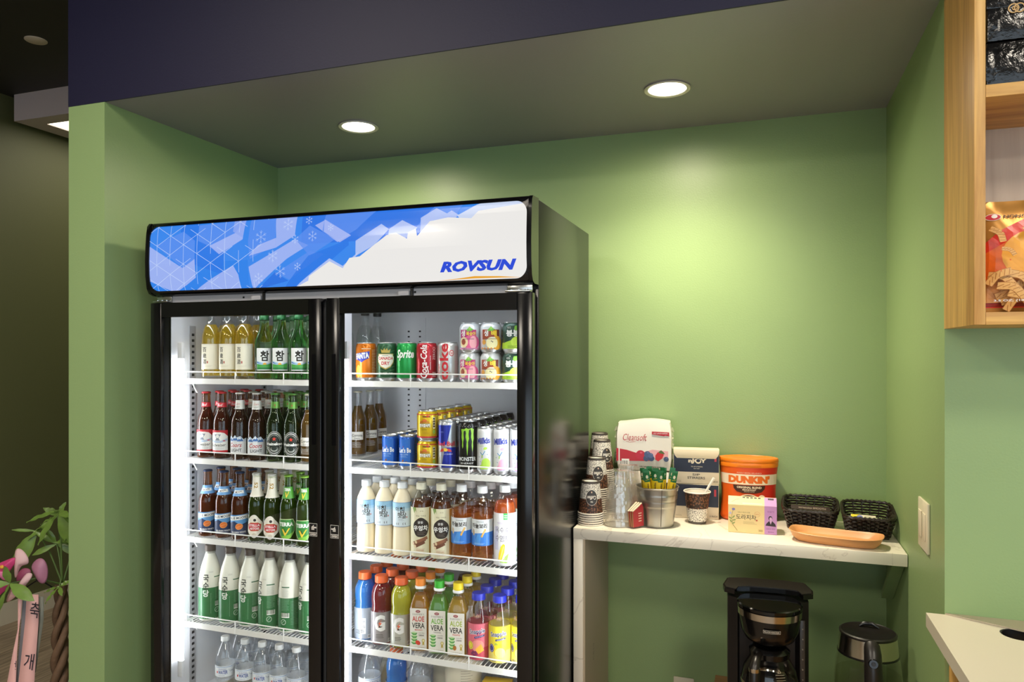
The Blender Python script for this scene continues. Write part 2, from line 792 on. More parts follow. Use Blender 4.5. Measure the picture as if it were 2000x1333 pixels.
# added cool fill pane with a frame, behind the camera, to brighten front faces
b = MB()
b.box(-2.2, 2.2, -6.9995, -6.985, 0.4, 2.6, glow('added_fill_pane', (0.70, 0.86, 1.0), 1.7))
struct('window_added_fill', b)
b = MB()
for (x0, x1, z0, z1) in ((-2.26, 2.26, 0.34, 0.40), (-2.26, 2.26, 2.6, 2.66), (-2.26, -2.2, 0.4, 2.6), (2.2, 2.26, 0.4, 2.6), (-0.76, -0.70, 0.4, 2.6), (0.70, 0.76, 0.4, 2.6)):
    b.box(x0, x1, -6.9845, -6.95, z0, z1, mat('window_frame_dark', '#2a2a2c', 0.4))
struct('trim_added_fill', b)

# recessed downlights of the niche
for (x, y, lab) in ((-1.4095, -0.407, 'round recessed downlight above the drinks fridge'), (-0.286, -0.422, 'round recessed downlight above the coffee counter')):
    t = thing('recessed_downlight', lab, 'light', (x, y, 2.40))
    b = MB()
    b.lathe([(0.060, -0.0005), (0.071, -0.001), (0.073, -0.004), (0.070, -0.006), (0.060, -0.004), (0.058, -0.001)], mat('downlight_trim', '#d8d2c4', 0.35), 40)
    b.build('trim_ring', t)
    b = MB()
    b.lathe([(0, -0.0028), (0.0595, -0.0022)], glow('downlight_lens', (1.0, 0.93, 0.78), 9.0), 40)
    b.build('lens', t)

# unlit round fitting in the dark ceiling, and the box light
t = thing('ceiling_disc', 'small unlit off-white round fitting in the dark ceiling', 'light', (-3.28, -0.22, 3.06))
b = MB()
b.lathe([(0, -0.006), (0.044, -0.006), (0.048, -0.003), (0.048, 0.0)], mat('disc_white', '#d8cbbb', 0.5), 32)
b.build('plate', t)
t = thing('box_ceiling_light', 'white box-shaped ceiling light with a lit underside panel', 'light', (-4.09, 0.272, 2.906))
bx = mat('box_light_white', '#cfc3c4', 0.5)
b = MB()
b.box(0, 1.7, 0, 0.02, 0, 0.154, bx)
b.box(0, 0.02, 0.02, 1.2, 0, 0.154, bx)
b.box(1.68, 1.7, 0.02, 1.2, 0, 0.154, bx)
b.box(0.02, 1.68, 1.18, 1.2, 0, 0.154, bx)
b.build('casing', t)
b = MB()
b.box(0.02, 1.68, 0.02, 0.10, 0.0, 0.02, bx)
b.box(0.02, 1.68, 1.08, 1.18, 0.0, 0.02, bx)
b.box(0.02, 0.13, 0.10, 1.08, 0.0, 0.02, bx)
b.box(1.57, 1.68, 0.10, 1.08, 0.0, 0.02, bx)
b.build('bezel', t)
b = MB()
b.box(0.13, 1.57, 0.10, 1.08, 0.006, 0.012, glow('box_light_diffuser', (1.0, 0.93, 0.70), 2.6))
b.build('diffuser', t)

# ------------------------------------------------------------------ the fridge
BLK = mat('black_gloss_plastic', '#08080a', 0.16)
BLKM = mat('black_steel', '#0d0e0e', 0.23, spec=0.6)
BLKS = mat('black_satin', '#0b0b0d', 0.4)
LINER = mat('fridge_liner', '#dcdde2', 0.35)
SHELFW = mat('white_coated_wire', '#e9e8e6', 0.35)
STEEL = mat('steel', '#b9bab8', 0.25, 1.0)
GREYP = mat('grey_plastic', '#a7a6aa', 0.4)
PANE = thin('door_pane', (0.97, 0.985, 0.98), 1.35, 0.0, 0.9)

FX0, FX1 = -1.966, -0.602
fridge = thing('drinks_fridge', 'black two-door glass drinks fridge with a lit blue and white sign on top', 'fridge', ((FX0 + FX1) / 2, -0.45, 0.0))
FO = Vector(fridge.location)


def fpart(mb, name, parent=None, **k):
    """World-space shape made a child of the fridge (or of one of its parts)."""
    mb.xform(Matrix.Translation(-FO))
    return mb.build(name, parent or fridge, **k)


b = MB()
b.box(FX0, FX0 + 0.04, -0.775, -0.15, 0.06, 2.0, BLKM, 0.003)
b.box(FX1 - 0.04, FX1, -0.775, -0.15, 0.06, 2.0, BLKM, 0.003)
b.box(FX0 + 0.04, FX1 - 0.04, -0.22, -0.15, 0.06, 2.0, BLKM)
b.box(FX0 + 0.04, FX1 - 0.04, -0.775, -0.22, 1.736, 2.0, BLKM)
b.box(FX0 + 0.04, FX1 - 0.04, -0.775, -0.22, 0.06, 0.35, BLKM)
fpart(b, 'cabinet_body')
b = MB()
for x in (FX0 + 0.06, FX1 - 0.06):
    for y in (-0.72, -0.2):
        b = MB()
        b.lathe([(0, 0.0), (0.025, 0.0), (0.025, 0.03), (0.012, 0.035), (0.012, 0.06), (0, 0.06)], BLKS, 14, x, y)
        fpart(b, 'foot')
b = MB()
b.box(FX0 + 0.0, FX1 - 0.0, -0.80, -0.776, 0.08, 0.30, BLKS)
for i in range(9):
    b.box(FX0 + 0.2, FX1 - 0.2, -0.804, -0.80, 0.105 + i * 0.02, 0.115 + i * 0.02, BLK)
fpart(b, 'kick_grille')
# liner: thin skins on the inside
b = MB()
b.box(FX0 + 0.04, FX0 + 0.042, -0.774, -0.222, 0.352, 1.734, LINER)
b.box(FX1 - 0.042, FX1 - 0.04, -0.774, -0.222, 0.352, 1.734, LINER)
b.box(FX0 + 0.042, FX1 - 0.042, -0.222, -0.22, 0.352, 1.734, LINER)
b.box(FX0 + 0.042, FX1 - 0.042, -0.774, -0.222, 1.733, 1.735, LINER)
b.box(FX0 + 0.042, FX1 - 0.042, -0.774, -0.222, 0.350, 0.356, LINER)
fpart(b, 'liner')
# pale strip above the doors
b = MB()
b.box(FX0 + 0.03, FX1 - 0.03, -0.80, -0.776, 1.733, 1.756, GREYP)
for x in (-1.56, -1.03):
    b.box(x, x + 0.035, -0.812, -0.80, 1.735, 1.748, GREYP)
    b.box(x + 0.037, x + 0.045, -0.806, -0.80, 1.733, 1.756, BLKS)
for x in (-1.60, -0.98):
    b.box(x - 0.003, x + 0.003, -0.8015, -0.80, 1.742, 1.748, BLKS)
fpart(b, 'door_rail')
# centre mullion with its lit diffuser
b = MB()
b.box(-1.305, -1.251, -0.774, -0.712, 0.357, 1.732, LINER)
mull = fpart(b, 'mullion')
b = MB()
b.box(-1.2508, -1.2492, -0.774, -0.714, 0.37, 1.70, glow('mullion_diffuser', (0.82, 0.85, 1.0), 0.40))
b.xform(Matrix.Translation(-FO))
b.build('lit_diffuser', mull)

LEDM = glow('led_tube_light', (0.93, 0.96, 1.0), LED_POWER)
for (x, y) in ((-1.892, -0.762), (-1.316, -0.764), (-1.238, -0.768), (-0.658, -0.764)):
    b = MB()
    b.box(x - 0.010, x + 0.010, y - 0.008, y + 0.008, 1.544, 1.60, LINER, 0.003)
    h = fpart(b, 'tube_holder')
    b = MB()
    b.box(x - 0.010, x + 0.010, y - 0.008, y + 0.008, 0.45, 0.506, LINER, 0.003)
    fpart(b, 'tube_holder')
    b = MB()
    b.tube([(x, y, 0.506), (x, y, 1.544)], 0.0080, LEDM, 12)
    b.xform(Matrix.Translation(-FO))
    b.build('light_tube', h)
b = MB()  # hidden strip lights added under the fridge top to brighten the top shelf fronts
b.box(-1.90, -0.66, -0.772, -0.758, 1.716, 1.7325, LINER)
h = fpart(b, 'fill_strip_holder')
b = MB()
b.box(-1.88, -1.32, -0.770, -0.760, 1.712, 1.7155, LEDM)
b.xform(Matrix.Translation(-FO))
b.build('added_fill_strip', h)
b = MB()
b.box(-1.23, -0.67, -0.770, -0.760, 1.712, 1.7155, LEDM)
b.xform(Matrix.Translation(-FO))
b.build('added_fill_strip', h)
# slotted pilasters
SLOT = mat('slot_dark', '#15161a', 0.6)
b = MB()
b.box(-1.319, -1.224, -0.226, -0.2225, 0.36, 1.70, LINER)
z = 0.40
while z < 1.66:
    b.box(-1.300, -1.292, -0.2266, -0.2258, z, z + 0.006, SLOT)
    b.box(-1.252, -1.244, -0.2266, -0.2258, z, z + 0.006, SLOT)
    z += 0.0204
fpart(b, 'pilaster')
for (x, sgn) in ((-1.9235, 1), (-0.6445, -1)):
    for (y0, y1) in ((-0.692, -0.662), (-0.30, -0.27)):
        b = MB()
        b.box(x - 0.002, x + 0.002, y0, y1, 0.37, 1.66, GREYP)
        z = 0.40
        while z < 1.64:
            b.box(x + sgn * 0.002 - 0.0006, x + sgn * 0.002 + 0.0006, y0 + 0.010, y1 - 0.008, z, z + 0.009, SLOT)
            z += 0.0204
        fpart(b, 'pilaster')

# shelves: front lip, wires, rail
SHELF_Z = (1.475, 1.200, 0.927, 0.632)


def make_shelf(z, x0, x1):
    b = MB()
    b.box(x0, x1, -0.742, -0.739, z - 0.018, z + 0.0005, SHELFW)
    b.box(x0, x0 + 0.004, -0.739, -0.24, z - 0.010, z - 0.001, SHELFW)
    b.box(x1 - 0.004, x1, -0.739, -0.24, z - 0.010, z - 0.001, SHELFW)
    for y in (-0.60, -0.42, -0.25):
        b.tube([(x0, y, z - 0.0064), (x1, y, z - 0.0064)], 0.0022, SHELFW, 6)
    sh = fpart(b, 'shelf')
    b = MB()
    n = int((x1 - x0) / 0.0145)
    for i in range(1, n):
        x = x0 + (x1 - x0) * i / n
        b.tube([(x, -0.7385, z - 0.0028), (x, -0.245, z - 0.0028)], 0.0016, SHELFW, 4, cap=False)
    b.xform(Matrix.Translation(-FO))
    w = b.build('wire_deck', sh)
    b = MB()
    yr, zr = -0.7395, z + 0.0235
    b.tube([(x0 + 0.004, yr + 0.010, z - 0.004), (x0 + 0.004, yr + 0.010, zr - 0.002), (x0 + 0.004, yr + 0.008, zr), (x0 + 0.004, yr + 0.003, zr), (x0 + 0.007, yr, zr), (x1 - 0.007, yr, zr), (x1 - 0.004, yr + 0.003, zr), (x1 - 0.004, yr + 0.008, zr), (x1 - 0.004, yr + 0.010, z - 0.004)], 0.0021, SHELFW, 8)
    b.xform(Matrix.Translation(-FO))
    b.build('rail', sh)
    for f in (0.0, 0.37, 0.70):
        b = MB()
        x = x0 + 0.004 + (x1 - x0 - 0.008) * f
        b.tube([(x, yr - 0.001, z - 0.016), (x, yr - 0.001, zr)], 0.0021, SHELFW, 8)
        b.xform(Matrix.Translation(-FO))
        b.build('rail_post', sh)
    # side brackets
    for x in ((x0 + 0.001,) if x0 < -1.5 else (x1 - 0.001,)):
        b = MB()
        b.tube([(x, -0.70, z - 0.008), (x, -0.69, z - 0.03), (x, -0.675, z - 0.052)], 0.003, SHELFW, 6)
        b.xform(Matrix.Translation(-FO))
        b.build('bracket', sh)


for z in SHELF_Z:
    make_shelf(z, -1.905, -1.310)
    make_shelf(z, -1.2465, -0.652)
make_shelf(0.398, -1.2465, -0.652)

# header: convex black housing with the lit panel behind a rounded mask
HP = [(-0.776, 1.757), (-0.812, 1.757), (-0.829, 1.764), (-0.838, 1.78), (-0.8435, 1.82), (-0.845, 1.87), (-0.8435, 1.92), (-0.840, 1.965), (-0.836, 1.99), (-0.828, 2.001), (-0.776, 2.003)]


def hy(z):
    P = HP[2:-1]
    for (y0, z0), (y1, z1) in zip(P, P[1:]):
        if z0 <= z <= z1:
            return y0 + (y1 - y0) * (z - z0) / (z1 - z0)
    return -0.83


b = MB()
b.extrude([(q[0] + (0.004 if q[0] < -0.80 else 0), q[1]) for q in HP][::-1], 'X', FX0 + 0.002, FX1 - 0.002, BLK, True)
header = fpart(b, 'sign_housing')
b = MB()
cap_o = [(q[0] - (0.0012 if q[0] < -0.80 else 0), q[1]) for q in HP][::-1]
b.extrude(cap_o, 'X', FX1 - 0.0105, FX1 - 0.0005, BLK, True)
b.xform(Matrix.Translation(-FO))
b.build('sign_end', header)
b = MB()
b.extrude(cap_o, 'X', FX0 + 0.0005, FX0 + 0.0105, BLK, True)
b.xform(Matrix.Translation(-FO))
b.build('sign_end', header)


def hmap(s, h, d):
    return (s - FO.x, hy(h) + 0.0025 - d - FO.y, h - FO.z)


PX0, PX1, PZ0, PZ1 = -1.950, -0.6165, 1.771, 1.987
D = Dec(hmap, hstep=0.022, lift=0.0, dl=0.00006, clip=(PX0, PX1, PZ0, PZ1))
D.rect(PX0, PX1, PZ0, PZ1, backlit('#2f86ee'))
D.rect(-1.95, -1.55, PZ0, 1.86, backlit('#1f7de6', 0.5))
D.rect(-1.35, -0.9, 1.90, PZ1, backlit('#2468e0', 0.6))
TONE = {'m': backlit('#5a8ff0', 0.75), 'd': backlit('#1d74e6', 0.8), 'l': backlit('#aebdf5', 0.75), 'v': backlit('#8ea8f2', 0.8), 'b': backlit('#1a6be0', 0.8),
        'p': backlit('#c3d0f6', 0.75), 'q': backlit('#dfe6f4', 0.8), 'w': backlit('#edebe8')}
SHAPES = [('m', [(-1.751, 1.982), (-1.559, 1.99), (-1.571, 1.932), (-1.655, 1.877), (-1.751, 1.932)]),
 ('d', [(-1.811, 1.99), (-1.748, 1.99), (-1.748, 1.931), (-1.643, 1.887), (-1.649, 1.817), (-1.761, 1.852), (-1.761, 1.927), (-1.824, 1.966)]),
 ('l', [(-1.96, 1.927), (-1.811, 1.844), (-1.761, 1.872), (-1.758, 1.811), (-1.798, 1.788), (-1.85, 1.764), (-1.96, 1.808)]),
 ('m', [(-1.924, 1.925), (-1.811, 1.965), (-1.761, 1.932), (-1.761, 1.872), (-1.811, 1.844)]),
 ('l', [(-1.702, 1.912), (-1.601, 1.949), (-1.562, 1.995), (-1.571, 1.927), (-1.662, 1.883)]),
 ('v', [(-1.607, 1.988), (-1.562, 1.995), (-1.571, 1.932), (-1.61, 1.954)]),
 ('m', [(-1.542, 1.99), (-1.443, 1.99), (-1.448, 1.902), (-1.542, 1.862), (-1.55, 1.921)]),
 ('l', [(-1.448, 1.99), (-1.369, 1.99), (-1.374, 1.929), (-1.443, 1.894), (-1.547, 1.872), (-1.512, 1.905), (-1.443, 1.925)]),
 ('l', [(-1.547, 1.838), (-1.477, 1.869), (-1.374, 1.917), (-1.324, 1.896), (-1.403, 1.857), (-1.536, 1.765)]),
 ('m', [(-1.321, 1.957), (-1.228, 1.91), (-1.319, 1.862), (-1.372, 1.917)]),
 ('l', [(-1.302, 1.956), (-1.264, 1.972), (-1.178, 1.921), (-1.22, 1.9)]),
 ('b', [(-1.448, 1.817), (-1.4, 1.789), (-1.483, 1.773), (-1.524, 1.762)]),
 ('l', [(-1.761, 1.771), (-1.698, 1.804), (-1.607, 1.845), (-1.588, 1.815), (-1.58, 1.761)]),
 ('m', [(-1.443, 1.815), (-1.319, 1.877), (-1.266, 1.867), (-1.397, 1.792)]),
 ('d', [(-1.324, 1.863), (-1.181, 1.907), (-1.181, 1.889), (-1.363, 1.763), (-1.42, 1.765), (-1.397, 1.789)]),
 ('m', [(-1.264, 1.996), (-1.079, 1.998), (-1.157, 1.934), (-1.221, 1.905), (-1.275, 1.935)]),
 ('l', [(-1.269, 1.973), (-1.173, 1.918), (-1.212, 1.899), (-1.269, 1.935)]),
 ('m', [(-0.932, 1.957), (-0.898, 1.99), (-0.811, 1.99), (-0.831, 1.955), (-0.874, 1.94), (-0.962, 1.923)]),
 ('p', [(-1.157, 1.901), (-1.071, 1.947), (-1.045, 1.93), (-1.094, 1.884), (-1.157, 1.855)]),
 ('p', [(-1.045, 1.93), (-1.002, 1.954), (-0.952, 1.929), (-0.982, 1.901), (-1.048, 1.9)]),
 ('p', [(-0.942, 1.957), (-0.893, 1.983), (-0.859, 1.965), (-0.845, 1.973), (-0.821, 1.958), (-0.855, 1.934), (-0.942, 1.917)]),
 ('q', [(-0.826, 1.957), (-0.767, 1.985), (-0.746, 1.99), (-0.60, 1.99), (-0.60, 1.939), (-0.797, 1.918)]),
 ('p', [(-1.33, 1.80), (-1.248, 1.852), (-1.202, 1.827), (-1.143, 1.87), (-1.2, 1.80), (-1.38, 1.767)]),
 ('w', [(-1.38, 1.767), (-1.327, 1.787), (-1.324, 1.800), (-1.248, 1.843), (-1.202, 1.820), (-1.178, 1.850), (-1.143, 1.853), (-1.053, 1.912), (-1.022, 1.918), (-0.985, 1.898), (-0.982, 1.916), (-0.957, 1.926), (-0.952, 1.904), (-0.913, 1.945), (-0.855, 1.953), (-0.783, 1.946), (-0.762, 1.966), (-0.60, 1.982), (-0.60, 1.746), (-1.253, 1.763)])]
for k, pts in SHAPES:
    D.poly(pts, TONE[k])
# pale line lattice of cubes, and the snowflakes
PL = backlit('#cfe0fb', 0.8)
A_ = 0.0605
n0 = D.n
for i in range(-4, 8):
    for j in range(-3, 5):
        x = -1.751 + i * 0.0555
        z = 1.889 + j * 0.064 + (0.032 if i % 2 else 0)
        if x < -1.945 or x > -1.50 or (x > -1.62 and (i + j) % 2):
            continue
        for an in (30, 90, 150, 210, 270, 330):
            if (i + 2 * j + an // 60) % 3 == 0 and an in (90, 210, 330):
                continue
            D.n = n0 + 1
            f = 0.98 if (i + j) % 3 == 0 else 0.55
            D.line([(x, z), (x + 0.064 * f * math.cos(RAD(an)), z + 0.064 * f * math.sin(RAD(an)))], 0.0013, PL)
for (x, z, r) in ((-1.309, 1.923, .017), (-1.428, 1.819, .021), (-1.363, 1.831, .013), (-1.245, 1.946, .011), (-1.372, 1.917, .014), (-1.324, 1.973, .013), (-1.454, 1.868, .02), (-1.51, 1.80, .018), (-1.50, 1.93, .022), (-1.40, 1.965, .02)):
    for an in range(0, 180, 60):
        D.n = n0 + 2
        c, s = math.cos(RAD(an + 30)), math.sin(RAD(an + 30))
        D.line([(x - r * c, z - r * s), (x + r * c, z + r * s)], 0.0009, PL)
        for sg in (-1, 1):
            for q in (-35, 35):
                bx_, bz = x + sg * r * 0.55 * c, z + sg * r * 0.55 * s
                a2 = RAD(an + 30 + q) + (PI if sg < 0 else 0)
                D.line([(bx_, bz), (bx_ + r * 0.38 * math.cos(a2), bz + r * 0.38 * math.sin(a2))], 0.0008, PL)
D.n = n0 + 3
BLUE = backlit('#0a43d8')
D.text('ROVSUN', -0.7635, 1.8105, 0.031, BLUE, wid=0.234, bold=0.055, shear=0.30)
D.poly([(-0.893, 1.772), (-0.83, 1.776), (-0.774, 1.7815), (-0.70, 1.779), (-0.636, 1.7740), (-0.70, 1.7750), (-0.774, 1.7755), (-0.84, 1.7735)], backlit('#eaa21c'))
D.b.build('lit_panel', header, fix=False)
# rounded black mask in front of the panel
b = MB()
outer, inner = [], []
rr = 0.034
for (cx, cz, a0) in ((PX1 - rr, PZ1 - rr, 0), (PX0 + rr, PZ1 - rr, 90), (PX0 + rr, PZ0 + rr, 180), (PX1 - rr, PZ0 + rr, 270)):
    for q in range(9):
        a = RAD(a0 + q * 11.25)
        inner.append((cx + rr * math.cos(a), cz + rr * math.sin(a)))
        outer.append((min(max(cx + rr * 1.55 * math.cos(a), PX0 - 0.004), PX1 + 0.004), min(max(cz + rr * 1.55 * math.sin(a), PZ0 - 0.006), PZ1 + 0.007)))
n = len(inner)


def sub(i, t):
    j = (i + 1) % n
    return i, j


vi, vo = [], []
for i in range(n):
    j = (i + 1) % n
    L = math.hypot(inner[j][0] - inner[i][0], inner[j][1] - inner[i][1])
    k = max(1, int(abs(inner[j][1] - inner[i][1]) / 0.02))
    for q in range(k):
        t_ = q / k
        vi.append((inner[i][0] + (inner[j][0] - inner[i][0]) * t_, inner[i][1] + (inner[j][1] - inner[i][1]) * t_))
        vo.append((outer[i][0] + (outer[j][0] - outer[i][0]) * t_, outer[i][1] + (outer[j][1] - outer[i][1]) * t_))
n = len(vi)
vs = [hmap(q[0], q[1], 0.0042) for q in vo] + [hmap(q[0], q[1], 0.0042) for q in vi] + [hmap(q[0], q[1], -0.0004) for q in vi] + [hmap(q[0], q[1], -0.0004) for q in vo]
b.add(vs, [[i, (i + 1) % n, n + (i + 1) % n, n + i] for i in range(n)] + [[n + i, n + (i + 1) % n, 2 * n + (i + 1) % n, 2 * n + i] for i in range(n)] + [[3 * n + i, 3 * n + (i + 1) % n, (i + 1) % n, i] for i in range(n)], BLK)
b.build('mask', header)

# hinges at the two outer corners
for (x0, x1) in ((FX0 + 0.012, FX0 + 0.075), (FX1 - 0.085, FX1 - 0.010)):
    b = MB()
    b.box(x0, x1, -0.826, -0.80, 1.7345, 1.7395, STEEL, 0.0015)
    b.box(x0, x1, -0.806, -0.80, 1.7395, 1.7555, STEEL, 0.001)
    for f in (0.2, 0.5, 0.8):
        b.lathe([(0, 1.7395), (0.0045, 1.7395), (0.0045, 1.7425), (0, 1.7428)], STEEL, 10, x0 + (x1 - x0) * f, -0.815)
    fpart(b, 'hinge')


# doors
def make_door(x0, x1, stick_x):
    z0, z1 = 0.10, 1.732
    gx0, gx1, gz0, gz1 = x0 + 0.045, x1 - 0.045, 0.20, 1.684
    root = bpy.data.objects.new('door', None)
    COL.objects.link(root)
    root.parent = fridge
    root.location = Vector(((x0 + x1) / 2, -0.805, 0.0)) - FO
    off = Matrix.Translation(-Vector(((x0 + x1) / 2, -0.805, 0.0)))
    b = MB()
    y0, y1 = -0.83, -0.80
    b.box(x0, gx0, y0, y1, z0, z1, BLK, 0.002)
    b.box(gx1, x1, y0, y1, z0, z1, BLK, 0.002)
    b.box(gx0, gx1, y0, y1, gz1, z1, BLK, 0.0)
    b.box(gx0, gx1, y0, y1, z0, gz0, BLK, 0.0)
    b.xform(off)
    b.build('frame', root)
    b = MB()
    y0, y1 = -0.7995, -0.777
    w = 0.028
    BLKS = mat('gasket_black', '#060607', 0.85, spec=0.08)
    b.box(x0 + 0.004, x0 + w, y0, y1, z0 + 0.004, z1 - 0.004, BLKS)
    b.box(x1 - w, x1 - 0.004, y0, y1, z0 + 0.004, z1 - 0.004, BLKS)
    b.box(x0 + w, x1 - w, y0, y1, z1 - w - 0.004, z1 - 0.004, BLKS)
    b.box(x0 + w, x1 - w, y0, y1, z0 + 0.004, z0 + w, BLKS)
    for xx in (gx0, gx1 - 0.0008):
        b.box(xx, xx + 0.0008, -0.8180, -0.7996, gz0, gz1, BLKS)
    b.xform(off)
    b.build('gasket', root)
    b = MB()
    b.box(gx0 - 0.0002, gx1 + 0.0002, -0.8225, -0.8185, gz0, gz1, PANE)
    b.xform(off)
    b.build('pane', root)
    # OPEN sticker
    D = Dec(on_plane((stick_x - (x0 + x1) / 2, -0.83 + 0.805, 1.016), (1, 0, 0), (0, 0, 1)))
    w_, k_ = ink('#d9d4cc'), ink('#0a0a0c')
    D.rect(-0.0145, 0.0145, -0.020, 0.020, w_)
    D.rect(-0.0135, 0.0135, -0.008, 0.019, k_)
    D.rect(-0.0135, 0.0135, -0.019, -0.010, k_)
    D.text('OPEN', 0, -0.0145, 0.0062, w_, wid=0.021, bold=0.04)
    sg = 1 if stick_x < -1.28 else -1
    D.rect(-0.006, 0.004, 0.000, 0.010, w_)
    D.poly([(sg * 0.002, 0.0055), (sg * 0.0115, 0.0055), (sg * 0.0115, 0.0095), (sg * 0.002, 0.0095)], w_, True)
    D.poly([(-0.003, 0.010), (0.001, 0.010), (0.003, 0.0145), (0.0, 0.0145)], w_, True)
    D.lines(-0.005, 0.004, 0.001, 0.008, 3, k_)
    D.build('open_sticker', root)
    # recessed grip on the closing edge
    gx = gx1 + 0.012 if stick_x < -1.28 else gx0 - 0.026
    b = MB()
    b.box(gx, gx + 0.014, -0.8312, -0.83, 1.28, 1.56, BLKS, 0.0005)
    b.xform(off)
    b.build('grip', root)


make_door(-1.958, -1.287, -1.3150)
make_door(-1.2675, -0.605, -1.2385)
# ------------------------------------------------------------------ drinks: bottles
G_BROWN = mat('brown_bottle_glass', '#1d0d06', 0.05, spec=0.7)
BROWN_T = thin('brown_bottle_wall', (0.80, 0.46, 0.22), 1.5, 0.02, body='#4a2210', body_f=0.30, milky=0.5)
DGREEN_T = thin('dark_green_bottle_wall', (0.55, 0.74, 0.28), 1.5, 0.02, body='#2a4814', body_f=0.22, milky=0.5)
GREEN_T = glass('green_soju_glass', (0.50, 0.93, 0.48), 1.33)
CLEAR_T = thin('clear_bottle_wall', (0.94, 0.95, 0.95), 1.7, 0.02)
PET = thin('clear_pet_wall', (0.985, 0.99, 0.99), 1.55, 0.05)
PETW = thin('ribbed_pet_wall', (0.97, 0.98, 0.99), 1.75, 0.05, body='#f4f7fb', body_f=0.08, milky=0.5)


def liquor(name, color, f=0.6, tint=None):
    t = tint or hx(color)[:3]
    return thin(name, t, 1.20, 0.03, body=color, body_f=f, milky=0.5)


CREAM = ink('#efe9d6')
WHT = ink('#f0f0ee')
INKK = ink('#1e1a18')
RED = ink('#c41e2d')
WB = mat('white_cap', '#eef0f2', 0.4)


def inset(prof, d, top):
    out = [(0.0, prof[0][1] + 0.004)]
    for r, z in prof:
        if 0.004 < z - prof[0][1] and z < top and r > d:
            out.append((r - d, z))
    f = prof_r(prof)
    out.append((max(0.003, f(top) - d), top))
    out.append((0.0, top))
    return out


def ridged_cap(r, z0, z1, m, n=36, tamper=True):
    b = MB()
    P = [(r * 0.97, z0), (r * 1.02, z0 + 0.001), (r * 1.02, z0 + 0.004), (r, z0 + 0.0048), (r, z1 - 0.002), (r * 0.93, z1), (0, z1)] if tamper else [(r, z0), (r, z1 - 0.002), (r * 0.92, z1), (0, z1)]
    b.lathe(P, m, n, twist=lambda z, a: 1 + (0.018 if (int(a / (2 * PI) * n + 0.5) % 2) else 0))
    return b


def crown(z, m):
    b = MB()
    b.lathe([(0.0150, z - 0.006), (0.0158, z - 0.0055), (0.0152, z - 0.002), (0.0125, z), (0, z + 0.0003)], m, 28, twist=lambda q, a: 1 + (0.035 * math.cos(a * 14) if q < z - 0.004 else 0))
    return b


LONGNECK = [(0, 0.002), (0.024, 0.0), (0.0285, 0.002), (0.0302, 0.007), (0.0305, 0.02), (0.0305, 0.118), (0.0296, 0.130), (0.0262, 0.143), (0.0205, 0.156), (0.0168, 0.168), (0.0150, 0.182), (0.0138, 0.200), (0.0131, 0.216), (0.0142, 0.217), (0.0142, 0.222), (0.0128, 0.224), (0.0128, 0.228)]
LN_R = prof_r(LONGNECK)


def longneck(name, look, wall, capm, fill=None):
    t = thing(name, look, 'bottle')
    b = MB()
    b.lathe(LONGNECK, wall, 28)
    b.build('glass', t)
    if fill:
        b = MB()
        b.lathe(inset(LONGNECK, 0.0022, 0.176), fill, 20)
        b.build('beer', t)
    crown(0.2290, capm).build('crown_cap', t)
    return t


def lab(R, lift=0.0004):
    r = (R if not callable(R) else R(0.06))
    return Dec(on_cyl(R), step=r * 0.2, hstep=(0.006 if callable(R) else None), lift=lift)


def neck_band(t, z0, z1, fill, extra=None, half=PI, name='neck_label'):
    rf = LN_R
    D = Dec(on_cyl(rf), step=0.006, hstep=0.005, lift=0.0004)
    k = 0.0305
    D.rect(-half * k, half * k, z0, z1, fill)
    if extra:
        extra(D)
    D.build(name, t)


def p_bud():
    t = longneck('brown_beer_bottle', 'brown beer bottle with a red and white label', BROWN_T, mat('red_crown', '#b01828', 0.35, 0.3), liquor('lager_dark', '#7a3410', 0.65))
    D = lab(0.0305)
    h = 0.0305 * 1.15
    D.rect(-h, h, 0.022, 0.098, RED)
    D.poly([(-h, 0.029), (h, 0.029), (h, 0.077), (h * 0.65, 0.088), (h * .3, 0.091), (-h * .3, 0.091), (-h * 0.65, 0.088), (-h, 0.077)], WHT)
    D.poly([(-h * .95, 0.070), (-h * .3, 0.062), (h * .3, 0.062), (h * .95, 0.070), (h * .95, 0.061), (h * .3, 0.055), (-h * .3, 0.055), (-h * .95, 0.061)], ink('#b7c8e0'))
    D.poly([(-0.012, 0.084), (0.012, 0.084), (0.004, 0.070), (0.009, 0.063), (-0.009, 0.063), (-0.004, 0.070)], ink('#8a93a5'))
    D.ell(0, 0.077, 0.006, 0.006, WHT)
    D.text('Budweiser', 0, 0.0475, 0.0105, INKK, wid=0.055, shear=0.25, bold=0.01)
    D.lines(-0.015, 0.022, 0.031, 0.042, 4, ink('#9aa0a8'))
    D.rect(0.018, 0.026, 0.060, 0.063, RED)
    D.build('label', t)
    neck_band(t, 0.176, 0.192, RED, lambda D: (D.text('Bud', 0, 0.184, 0.009, WHT, wid=0.036, shear=0.3)))
    return t


